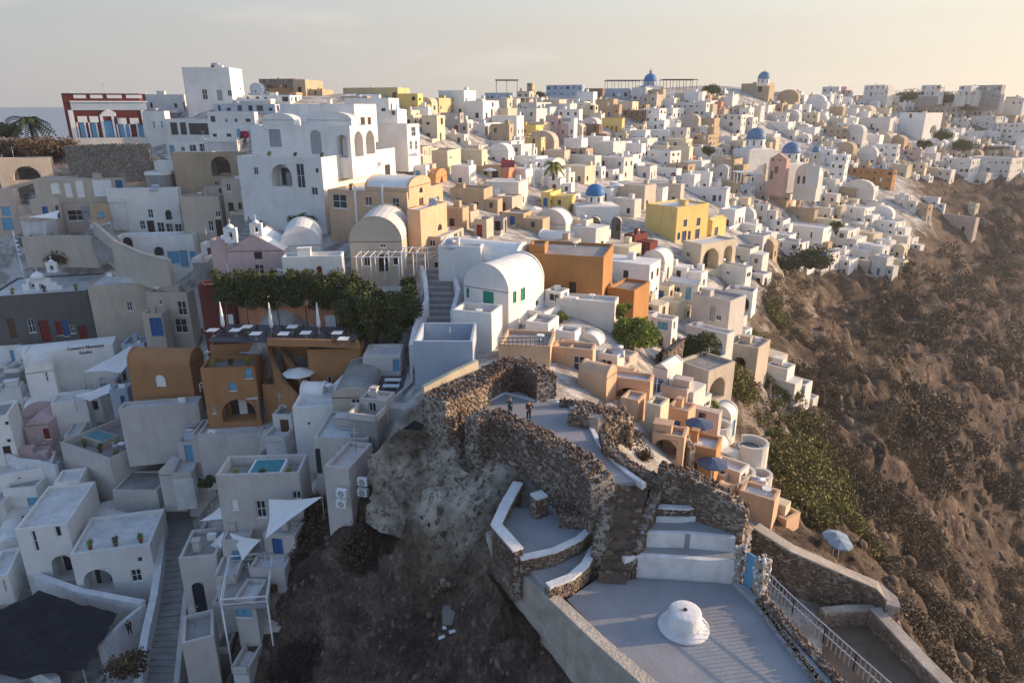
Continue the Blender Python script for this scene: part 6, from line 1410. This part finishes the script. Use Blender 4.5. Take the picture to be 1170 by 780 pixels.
def cliff(name,top,bot,nu,nv,amp,tone,push=.3,sc1=1.4):
    top=[Vector(p) for p in top]; bot=[Vector(p) for p in bot]; V=[]; Fq=[]
    def pl(P,u): t=u*(len(P)-1); i=min(len(P)-2,int(t)); return P[i].lerp(P[i+1],t-i)
    for i in range(nu):
        for j in range(nv):
            u,v=i/(nu-1),j/(nv-1); p=pl(top,u).lerp(pl(bot,u),v); n=Vector((-p.x*.3,-1,.35)).normalized()
            x_,y_=p.x/sc1+p.y*.3,p.z/sc1+p.y*.2; f=float(fbm(np.array([x_]),np.array([y_]),5,True)[0]); g_=float(fbm(np.array([x_*3.1]),np.array([y_*3.1]),4)[0])
            q_=float(fbm(np.array([p.x*.9]),np.array([p.z*.9]),3)[0])*.5; e=max(0,min(1,5*u+q_,5*(1-u)+q_,8*v+.2,4*(1-v)+q_)); V.append(p+n*(push*e+amp*(f*.6+g_*.5)*e)-n*(1-e)*2.6)
    for i in range(nu-1):
        for j in range(nv-1): a=i*nv+j; Fq.append((a,a+1,a+nv+1,a+nv))
    me=bpy.data.meshes.new(name); me.from_pydata([tuple(v) for v in V],[],Fq); me.polygons.foreach_set('use_smooth',[True]*len(Fq))
    for nme,val in (('wild',1.),('rtone',tone)):
        at=me.attributes.new(nme,'FLOAT','POINT'); at.data.foreach_set('value',[val]*len(V))
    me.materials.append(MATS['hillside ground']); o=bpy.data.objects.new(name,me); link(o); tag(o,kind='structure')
cliff('cliff',[PZ(452,522,97),PZ(462,508,98),PZ(480,492,98.9),PZ(510,494,99.2),PZ(545,498,99)],[PD(450,600,47.2),PD(466,612,46.0),PD(490,620,44.8),PD(530,622,43.2),PD(572,612,42.0)],130,90,2.0,.22,.15)
cliff('cliff',[PD(318,668,50.2),PD(345,648,50.6),PD(385,655,49.5),PD(425,690,46.5)],[PD(286,800,43.5),PD(335,805,42.6),PD(385,805,41.5),PD(425,800,40.5)],110,110,2.2,.3,1.6)
cliff('cliff',[PD(560,655,38.6),PD(590,680,37.4),PD(640,730,34.5)],[PD(540,740,36.8),PD(575,780,34.4),PD(640,815,31.6)],70,60,1.4,.5,.8)
# bits on the dark cliff: small hut, planks
mb=MB(); c=PD(514,706,40.5); mb.box(c+Vector((0,0,.3)),(.5,0,0),(0,.4,0),(0,0,.55)); o=mb.build('cliff_hut',CONC,None,loc=tuple(c)); tag(o,'small grey concrete hut in a hollow of the dark cliff','hut')
for i,(x,y) in enumerate(((512,718),(520,722),(508,728))):
    c=ground(x,y)+Vector((0,0,.15)); mb=MB(); mb.box(c,(.42,.1*i,.05),(-.03,.1,.04),(0,0,.02)); tag(mb.build('plank',TRIM,None,loc=tuple(c)),['whitish plank nearest the small cliff hut','whitish plank, right one below the small cliff hut','whitish plank, lowest below the small cliff hut'][i],'plank')
mb=MB(); q=[PZ(446,500,97.5),PZ(474,480,98.5),PZ(488,486,98.5),PZ(464,512,97.2),PZ(448,508,97)]; c=q[0]
mb.prism([p-Vector((0,0,.8)) for p in q],q); o=mb.build('black_netting',mat('black net',(.02,.02,.02),rough=.9,var=.3,scale=2,bump=.8,bscale=4),None,loc=tuple(c)); tag(o,'black netting bundle at the left foot of the ruined wall','netting')
# ---------------------------------------------------------------- people
def skin_mesh(name,V,E,Rd,m,sub=2):
    me=bpy.data.meshes.new(name); me.from_pydata([tuple(v) for v in V],E,[]); o=bpy.data.objects.new(name,me); COL.objects.link(o)
    md=o.modifiers.new('s','SKIN'); sv=me.skin_vertices[0].data
    for i,r in enumerate(Rd): sv[i].radius=(r,r)
    sv[0].use_root=True; s2=o.modifiers.new('u','SUBSURF'); s2.levels=sub; s2.render_levels=sub
    bpy.context.view_layer.update(); dg=bpy.context.evaluated_depsgraph_get(); nm=bpy.data.meshes.new_from_object(o.evaluated_get(dg)); bpy.data.objects.remove(o)
    nm.materials.clear(); nm.materials.append(m); nm.polygons.foreach_set('use_smooth',[True]*len(nm.polygons)); return nm
SKIN=mat('skin',(.42,.24,.16),rough=.6,var=.08,scale=5,bump=0)
def person(p,face,lab,top,bottom,hair,longhair,arms,coat=.0,skirt=False):
    """face: heading angle; arms: (shoulder->elbow->hand) offsets for the right and left arm, x = right, y = forward"""
    root=thing('person',tuple(p),lab,'person',None,rz=face)
    B=[(0,0,.95),(0,0,1.1),(0,-.01,1.28),(0,0,1.42),(0,.0,1.50),(0,.01,1.58),(0,.015,1.66)]; Rb=[.13,.12,.14,.11,.05,.085,.075]; E=[(i,i+1) for i in range(6)]
    def add(pts,rs,par):
        i0=len(B); 
        for k,(q,r) in enumerate(zip(pts,rs)): B.append(q); Rb.append(r); E.append((par if k==0 else i0+k-1,i0+k))
        return len(B)-1
    legs=[]
    for s in(-1,1): legs.append([(s*.09,0,.88),(s*.11,.02,.50),(s*.115,-.02,.10),(s*.12,.10,.04)]); add(legs[-1],[.09,.062,.042,.035],0)
    A=[]
    for s,(el,ha) in zip((1,-1),arms):
        sh=(s*.18,0,1.41); e=(s*.18+el[0]*s,el[1],1.41+el[2]); h=(e[0]+ha[0]*s,e[1]+ha[1],e[2]+ha[2]); A.append([sh,e,h]); w=add([sh,e,h],[.055,.042,.028],3)
        hv=Vector(ha).normalized(); sd=hv.cross(Vector((0,0,1))); sd=sd.normalized() if sd.length>.1 else Vector((1,0,0)); pm=Vector(h)+hv*.06; wi=add([tuple(pm)],[.028],w)
        for k in range(4):
            f0=pm+sd*(k-1.5)*.02+hv*.03; l=(.03,.038,.036,.028)[k]; add([tuple(f0),tuple(f0+hv*l+Vector((0,0,-.008)))],[.009,.008],wi)
        t0=Vector(h)+hv*.03+sd*.03; add([tuple(t0),tuple(t0+sd*.02+hv*.03)],[.010,.009],wi)
    def put(me,name):
        o=bpy.data.objects.new(name,me); link(o,root); return o
    put(skin_mesh('body',B,E,Rb,SKIN),'body')
    Vt=[(0,0,.93+coat*-.2),(0,0,1.1),(0,-.01,1.28),(0,0,1.43)]; Rt=[.155,.145,.165,.13]; Et=[(0,1),(1,2),(2,3)]
    for a in A:
        i0=len(Vt); h=Vector(a[1]).lerp(Vector(a[2]),.85); Vt+= [a[0],a[1],tuple(h)]; Rt+=[.075,.062,.048]; Et+=[(3,i0),(i0,i0+1),(i0+1,i0+2)]
    put(skin_mesh('jacket',Vt,Et,Rt,top),'jacket')
    Vl=[(0,0,.95)]; Rl=[.15]; El=[]
    for l in legs: i0=len(Vl); Vl+=[l[0],l[1],(l[2][0],l[2][1],.12)]; Rl+=[.11,.08,.062]; El+=[(0,i0),(i0,i0+1),(i0+1,i0+2)]
    put(skin_mesh('trousers',Vl,El,Rl,bottom),'trousers')
    for s in (-1,1): mb=MB(); mb.lathe((0,0,0),[(.05,0),(.055,.03),(.045,.08),(.01,.1)],10); o=mb.build('shoe',DARK,None,loc=(0,0,0)); o.parent=root; o.location=(s*.12,.05,0); o.scale=(1,2.2,1)
    Vh=[(0,-.02,1.70),(0,-.05,1.62)]+([(0,-.09,1.48),(0,-.11,1.30)] if longhair else [(0,-.06,1.56)]); Rh=[.085,.095]+([.085,.05] if longhair else [.06]); put(skin_mesh('hair',Vh,[(i,i+1) for i in range(len(Vh)-1)],Rh,hair),'hair')
    f=MB(); 
    for s in(-1,1): f.lathe((s*.032,.098,1.635),[(.011,0),(.011,.012)],8)
    o=f.build('eyes',DARK,None,loc=(0,0,0)); o.parent=root; n_=MB(); n_.box((0,.112,1.605),(.011,0,0),(0,.014,0),(0,0,.022)); n_.box((0,.095,1.565),(.025,0,0),(0,.006,0),(0,0,.006)); o=n_.build('nose_and_mouth',SKIN,None,loc=(0,0,0)); o.parent=root
    return root
HB=mat('brown hair',(.10,.055,.03),rough=.6,var=.3,scale=20,bump=.3); HD=mat('dark hair',(.03,.022,.018),rough=.6,var=.3,scale=20,bump=.3)
person(PZ(583,476,Z0),R(165),'person with long brown hair in dark teal coat raising a phone with both hands',mat('teal coat',(.03,.07,.07),rough=.9,var=.2,scale=6,bump=.2),mat('dark teal skirt cloth',(.03,.055,.055),rough=.9,var=.2,scale=6,bump=.2),HB,True,(((.06,.16,-.12),(-.10,.12,.22)),((.06,.16,-.12),(-.10,.12,.22))),coat=1)
person(PZ(604,480,Z0),R(200),'person in dark maroon jacket and black trousers beside the one raising a phone',mat('maroon jacket',(.07,.02,.025),rough=.9,var=.2,scale=6,bump=.2),mat('black trousers',(.015,.015,.018),rough=.9,var=.2,scale=6,bump=.2),HD,False,(((.05,.05,-.27),(.03,.16,-.1)),((.14,.02,-.24),(.05,.12,-.12))))
person(PZ(149,724,74.5),R(30),'person in black clothes standing by the white wall at lower left',DARK,mat('black trousers',(.015,.015,.018)),HD,False,(((.05,.03,-.28),(.0,.08,-.24)),((.05,.03,-.28),(.0,.08,-.24))))
# ---------------------------------------------------------------- scrub on the slopes
def scrub(name,lab,n,region,m,size,ls,per,seed,hf=.7):
    g=np.random.default_rng(seed); pts=[];rd=[]
    for _ in range(n*30):
        if len(pts)>=n: break
        x=g.uniform(min(r[0] for r in region),max(r[0] for r in region)); y=g.uniform(min(r[1] for r in region),max(r[1] for r in region))
        if not inpoly(x,y,region): continue
        p=ground(x,y)
        if fld(WILD,p.x,p.y)<.35: continue
        if vnoise(np.array([p.x/6.]),np.array([p.y/6.]))[0]<-.02+g.random()*.16: continue
        s=size*(.5+g.random())*(1+p.length/260); pts.append((p.x,p.y,p.z+s*.25)); rd.append(s)
    pts=np.array(pts); rd=np.array(rd); k=np.repeat(np.arange(len(pts)),per); d=g.normal(size=(len(k),3)); d/=np.linalg.norm(d,axis=1)[:,None]; d[:,2]=abs(d[:,2])*hf
    P=pts[k]+d*(g.random(len(k))**.5*rd[k])[:,None]; ct=g.random(len(pts)); t=np.clip(ct[k]*.7+g.random(len(k))*.3,0,1); s=ls*(.6+.8*g.random(len(k)))*(.6+rd[k]*.6)
    o=cloud(name,LEAFV,LEAFF,P,np.stack([s,s,s],-1),rrot(len(k),g),t,m); tag(o,kind='stuff')
def inpoly(x,y,P):
    c=False;n=len(P)
    for i in range(n):
        x0,y0=P[i];x1,y1=P[(i+1)%n]
        if (y0>y)!=(y1>y) and x<(x1-x0)*(y-y0)/(y1-y0)+x0: c=not c
    return c
scrub('green_scrub','',800,[(840,350),(880,345),(900,400),(925,470),(940,520),(985,600),(1000,650),(960,640),(920,590),(885,560),(875,500),(835,450),(830,420)],leafmat('slope shrub leaves',(.17,.10,.05),(.13,.13,.035),(.30,.26,.07)),1.0,.15,130,1)
scrub('dry_scrub','',2600,[(860,300),(1000,320),(1060,420),(1080,520),(1169,640),(1169,779),(1060,779),(1010,660),(940,600),(880,430)],leafmat('dry slope shrub',(.07,.050,.034),(.115,.083,.055),(.19,.145,.09)),.75,.13,70,2)
scrub('dark_scrub','',750,[(1000,320),(1040,300),(1169,215),(1169,650),(1060,560),(1020,440)],leafmat('dusky scrub',(.05,.038,.028),(.075,.056,.041),(.115,.085,.06)),1.1,.2,60,3)
scrub('cliff_scrub','',520,[(335,570),(440,590),(470,640),(560,680),(600,730),(660,779),(300,779),(310,680)],leafmat('charcoal scrub',(.018,.014,.014),(.045,.03,.027),(.08,.055,.045)),.55,.09,110,4)
scrub('village_edge_scrub','',90,[(330,575),(430,575),(420,650),(320,650)],LEAFB,.7,.13,120,5)
scrub('red_scrub','',30,[(908,580),(935,585),(935,605),(908,600)],LEAFR,.5,.12,90,6)
# dry bushes beside the upper path
for x,y,D,r,lab in ((718,508,51,1.5,'large dry tan bush between the path wall and the narrow cream wall'),(735,528,50,1.1,'smaller dry bush against the path wall'),(700,500,52,.9,'thin dry bush beside the rubble heap')):
    bush('bush',lab,'bush',PD(x,y,D),r,1.3,LEAFB,n=1500,ls=.10,cl=9)
# loose rocks on the slopes
def rocks():
    g=np.random.default_rng(8); P=[];S=[];Tn=[]
    for reg,n,s0 in (([(880,340),(1169,330),(1169,779),(1040,779),(940,600)],1300,.2),([(330,580),(560,600),(660,779),(300,779)],1500,.075),([(440,520),(520,500),(590,560),(560,620),(450,620)],260,.08)):
        k=0
        while k<n:
            x=g.uniform(min(r[0] for r in reg),max(r[0] for r in reg)); y=g.uniform(min(r[1] for r in reg),max(r[1] for r in reg)); k+=1
            if not inpoly(x,y,reg): continue
            p=ground(x,y); s=s0*(.4+g.random()**4*3.2)*(1+p.length/150); P.append(tuple(p)); S.append((s,s*.8,s*.7)); Tn.append(g.random())
    tag(cloud('loose_rocks',ICOV,ICOF,np.array(P),np.array(S)*(.6+.6*g.random((len(P),3))),rrot(len(P),g),np.array(Tn),mat('slope rock',(1,1,1),rough=.95,var=.35,scale=2,bump=.5,attr=[(.06,.04,.032),(.13,.09,.065),(.22,.165,.12),(.10,.075,.06)])),kind='stuff')
rocks()

# ---------------------------------------------------------------- evening haze over the whole place
mb=MB(); mb.abox(-1500,-60,-6,1500,1500,175); hz_=bpy.data.materials.new('haze'); hz_.use_nodes=True; nt_=hz_.node_tree; nt_.nodes.remove(nt_.nodes['Principled BSDF']); pv=nt_.nodes.new('ShaderNodeVolumePrincipled'); pv.inputs['Color'].default_value=(.95,.93,.9,1); pv.inputs['Density'].default_value=.0002; pv.inputs['Anisotropy'].default_value=.3
nt_.links.new(pv.outputs[0],nt_.nodes['Material Output'].inputs['Volume']); tag(mb.build('haze',hz_),kind='stuff')

c=ground(512,672)+Vector((0,-.25,-.3)); mb=MB(); a_=Vector((1,.1,0)).normalized(); n_=Vector((.1,-1,0)).normalized(); N=12
prof=[(a_*(.85*math.cos(math.pi*k/N))+Vector((0,0,1.0*math.sin(math.pi*k/N)))) for k in range(N+1)]
for k in range(N):
    for j in range(4):
        f0,f1=1-j*.2,1-(j+1)*.2; mb.poly([c+prof[k]*f0-n_*j*.4,c+prof[k+1]*f0-n_*j*.4,c+prof[k+1]*f1-n_*(j+1)*.4,c+prof[k]*f1-n_*(j+1)*.4])
o=mb.build('cave_mouth',mat('reddish cave rock',(.10,.055,.04),rough=.95,var=.4,scale=2,bump=.6),None,loc=tuple(c)); tag(o,'small reddish cave mouth above the grey concrete hut on the dark cliff','cave')
P=np.array([tuple(c+p*1.12+n_*.1) for p in prof for _ in range(7)])+G.normal(size=(7*(N+1),3))*.13
cl=cloud('rim_stones',ICOV,ICOF,P-np.array(c),.24*(.4+.7*G.random((len(P),3))),rrot(len(P),G),G.random(len(P)),STONE,None); cl.parent=o
# ---------------------------------------------------------------- filler houses: the packed rows between the ones above

REG=[([(490,205),(600,160),(700,140),(840,125),(1000,125),(1060,140),(1060,175),(1000,235),(960,270),(900,262),(840,225),(760,200),(650,215),(560,260),(480,280)],1),
([(600,300),(700,240),(830,205),(960,230),(1040,262),(1035,305),(960,322),(870,300),(850,330),(860,420),(920,460),(905,470),(830,420),(740,420),(640,330)],1),
([(1000,125),(1050,118),(1170,118),(1170,205),(1080,212),(1000,200)],1),([(440,130),(700,118),(860,112),(1000,116),(1000,150),(700,160),(500,170)],1)]
def inpoly(x,y,P):
    c=False;n=len(P)
    for i in range(n):
        x0,y0=P[i];x1,y1=P[(i+1)%n]
        if (y0>y)!=(y1>y) and x<(x1-x0)*(y-y0)/(y1-y0)+x0: c=not c
    return c
placed=[q['box'] for q in HOUSES]+[(690,78,800,112)]
grid={}
def cells(b): return [(i,j) for i in range(int(b[0]//40),int(b[2]//40)+1) for j in range(int(b[1]//40),int(b[3]//40)+1)]
def addb(b):
    for c in cells(b): grid.setdefault(c,[]).append(b)
for b in placed: addb(b)
STRICT=[q['box'] for q in HOUSES if q['lab'] and q['C'].length>100]+[(664,208,697,240),(670,246,722,266),(852,144,877,164),(892,161,917,182),(922,164,934,205),(736,240,840,308)]
def strict(b):
    for p in STRICT:
        w=min(b[2],p[2])-max(b[0],p[0]); h=min(b[3],p[3])-max(b[1],p[1])
        if w>0 and h>0 and w*h>.12*(b[2]-b[0])*(b[3]-b[1]): return True
    return False
def free(b,k=.3):
    A=(b[2]-b[0])*(b[3]-b[1]); seen=set()
    for c in cells(b):
        for p in grid.get(c,()):
            if p in seen: continue
            seen.add(p); w=min(b[2],p[2])-max(b[0],p[0]); h=min(b[3],p[3])-max(b[1],p[1])
            if w>0 and h>0 and w*h>k*min(A,(p[2]-p[0])*(p[3]-p[1])): return False
    return True
fr=random.Random(5); cand=[]
HB=[q['box'] for q in HOUSES]
def covered(b,lim):
    A=(b[2]-b[0])*(b[3]-b[1])
    for p in HB:
        w=min(b[2],p[2])-max(b[0],p[0]); h=min(b[3],p[3])-max(b[1],p[1])
        if w>0 and h>0 and w*h>lim*A: return True
    return False
# rows of joined houses following the slope: each row starts a little over half a storey below the one behind
rowy={}
for x in range(440,1176,6):
    y=104.; l=[]
    while y<480:
        C=ground(x,y+4) if y<112 else ground(x,y)
        s_=1/mpp(C); l.append(y); y+=max(5.5,3.0*s_)
    rowy[x]=l
def rowat(x,r):
    x0=440+6*int(max(0,min(121,(x-440)//6))); l=rowy[x0]
    return l[r] if r<len(l) else None
for r in range(40):
    x=440+fr.uniform(0,20)
    while x<1172:
        y=rowat(x,r)
        if y is None: x+=12; continue
        y+=fr.uniform(-1.5,1.5)
        C=ground(x,y); s_=1/mpp(C); w=fr.uniform(5,11)*s_; 
        if not any(inpoly(x,y,P[0]) for P in REG) or C.y<98 or C.length>620: x+=w*.6; continue
        share=fr.uniform(.5,.8); wl=w*share; wr=w*(1-share)*(1.0 if x<900 else .6); h=fr.uniform(3.2,6.6)*s_
        if fr.random()<.12: h*=1.35
        if y-h<102: h=max(5,y-102)
        b=(x-wl,y-h,x+wr,y); 
        if not (strict(b) or covered(b,.45) or (b[0]<430 and y<330) or (b[0]<508 and y>150 and y<330)): cand.append((C.length,x,y,wl,wr,h))
        x+=w*fr.uniform(.86,1.0)
# close the remaining gaps in the fabric
MK=np.zeros((400,600),bool)
def mk(b):
    w,h=b[2]-b[0],b[3]-b[1]; MK[max(0,int((b[1]+.14*h)/2)):int((b[3]+.12*h)/2)+1,max(0,int((b[0]+.14*w)/2)):int((b[2]-.2*w)/2)+1]=True
for b in HB: mk(b)
for d,x,y,wl,wr,h in cand: mk((x-wl,y-h,x+wr,y))
for t_ in range(30000):
    P,_=fr.choice(REG); x=fr.uniform(min(p[0] for p in P),max(p[0] for p in P)); y=fr.uniform(min(p[1] for p in P),max(p[1] for p in P))
    if MK[int(y/2),int(x/2)] and t_%2: continue
    if not inpoly(x,y,P): continue
    C=ground(x,y)
    if C.y<95 or C.length>620: continue
    s_=1/mpp(C); u=1.0 if t_<7000 else .72; w=fr.uniform(4.5,9)*s_*u; sh=fr.uniform(.5,.8); h=max(5,fr.uniform(3,5.2)*s_*(u*.8+.2)); b=(x-w*sh,y-h,x+w*(1-sh)*(1 if x<900 else .6),y)
    if y-h<102 or strict(b) or (b[0]<430 and y<330) or (b[0]<508 and y>150 and y<330): continue
    sub=MK[int(b[1]/2):int(b[3]/2)+1,int(b[0]/2):int(b[2]/2)+1]
    if sub.size==0 or sub.mean()>(.5 if t_<7000 else .6): continue
    mk(b); cand.append((C.length,x,y,x-b[0],b[2]-x,h))
cand.sort(key=lambda c:-(c[3]+c[4])*c[5])
NMAX=max(0,300-len([q for q in HOUSES if q['o'].get('category')=='house']))
for i,(d,x,y,wl,wr,h) in enumerate(cand[:NMAX]):
    r=random.Random(i*7+3); col=r.choice('WWWWWWWVVVVKCCCTTEEQ' if x>740 else 'WWWVVCCCTTEEJPQOY'); rf=r.choice(['flat']*14+['vaultb','vaulta','segb'])
    H(x,y,wl,wr,h,col,rf,sty=dict(skip=.08,arch=.15,sp=2.0))
# the remaining tiny far houses: one uncountable mass
mbs={c:MB() for c in 'WVCTE'}; wn=MB(); rg=random.Random(4)
for (d,x,y,wl,wr,h) in cand[NMAX:]:
    C=ground(x,y); yy=math.atan2(C.x,C.y)+R(rg.uniform(14,32)); a=Vector((-math.cos(yy),math.sin(yy),0)); b=Vector((math.sin(yy),math.cos(yy),0)); s=mpp(C); La=wl*s*1.2+1; Lb=max(3,wr*s*1.8); zt=solve_z(C,y-h); M_=mbs[rg.choice('WWWWVVCCTE')]
    q=[C,C+b*Lb,C+b*Lb+a*La,C+a*La]; M_.prism([(p.x,p.y,C.z-5) for p in q],[(p.x,p.y,zt) for p in q])
    if rg.random()<.1:
        n=8; pr=[(La/2-La/2*math.cos(math.pi*k/n),La*.35*math.sin(math.pi*k/n)) for k in range(n+1)]
        M_.prism([(C.x+a.x*u,C.y+a.y*u,zt+v-.01) for u,v in pr],[(C.x+a.x*u+b.x*Lb,C.y+a.y*u+b.y*Lb,zt+v-.01) for u,v in pr])
    else:
        M_.box(((C+a*La*rg.random()*.8+b*Lb*.5).x,(C+a*La*.5+b*Lb*.5).y,zt+.5),a*.5,b*.5,(0,0,.5))
    for o,dr,L in ((C,a,La),(C,b,Lb)):
        nrm=-b if dr is a else -a
        for k in range(max(1,int(L/2.4))):
            for j in range(max(1,int((zt-C.z)/3))):
                if rg.random()<.25: continue
                u=(k+.5)*L/max(1,int(L/2.4)); zc=C.z+1.5+3*j
                if zc+.7<zt: c=o+dr*u; wn.box((c.x,c.y,zc),dr*.4,nrm*.03,(0,0,.6))
root=bpy.data.objects.new('distant_houses',None); COL.objects.link(root); tag(root,kind='stuff')
for c,M_ in mbs.items():
    if M_.v: M_.build('walls',wm(c),root,loc=(0,0,0)).parent=root
wn.build('windows',GLASS,root,loc=(0,0,0)).parent=root
print('houses',len(HOUSES),'rest',len(cand)-NMAX)

# parasols and pots scattered over the terraces
fr2=random.Random(12); pp=parasol_open
n_=0
for (x,y,D) in ((705,222,150),(838,236,200),(855,208,214),(829,222,205),(668,350,86),(735,395,82),(690,300,112),(610,250,130),(560,205,150),(590,180,190),(940,300,170),(980,262,215),(1128,168,340),(1140,167,342),(775,315,125),(476,190,128),(640,145,230)):
    p=PD(x,y,D); n_+=1; r_=parasol_open(tuple(p),1.5,2.4,[CLOTH,CLOTH,mat('sand canvas',(.5,.42,.3),rough=.9),BCLOTH][n_%4],'x')
    c_={0:'white',1:'white',2:'sand-coloured',3:'dark blue'}[n_%4]
    b_=min(LANDMARK,key=lambda L:math.hypot(L[0]-x,(L[1]-y)*1.5)); r_['label']=f"open {c_} parasol on a terrace, {['nearest','second','third'][sum(1 for q in bpy.data.objects if q.get('pl')==b_[2])%3]} by the {b_[2]}"; r_['group']='parasols on the village terraces'; r_['pl']=b_[2]
def pot(p,lab,grp,k):
    root=thing('potted_plant',tuple(p),lab,'potted plant',grp); mb=MB(); mb.lathe(p,[(.16,0),(.24,.38),(.27,.4),(.22,.42)],12); mb.build('pot',mat('terracotta pot',(.35,.14,.07),rough=.8,var=.2,scale=4,bump=.1),root)
    leaves('foliage',[(p.x,p.y,p.z+.7),(p.x+.1,p.y,p.z+.9)],.34,150,.12,LEAFD if k%2 else LEAFG,root)
for k,(h_,lab) in enumerate(((m1,'arcaded mansion'),(p1,'peach villa'),(g1,'grey stone building'),(w1,'arched porch house by the alley'),(b1,'hot-tub roof terrace'),(pt,'pool terrace roof'),(o2,'orange two-storey house'))):
    for j in range(3): pot(on_roof(h_,.15+.32*j,.15,.02,.7 if h_ is m1 else (.9 if h_ is b1 else (1.0 if h_ is pt else .35))),'terracotta pot with green plant along the edge of the '+lab,'potted plants on the '+lab,j)
finish_labels()
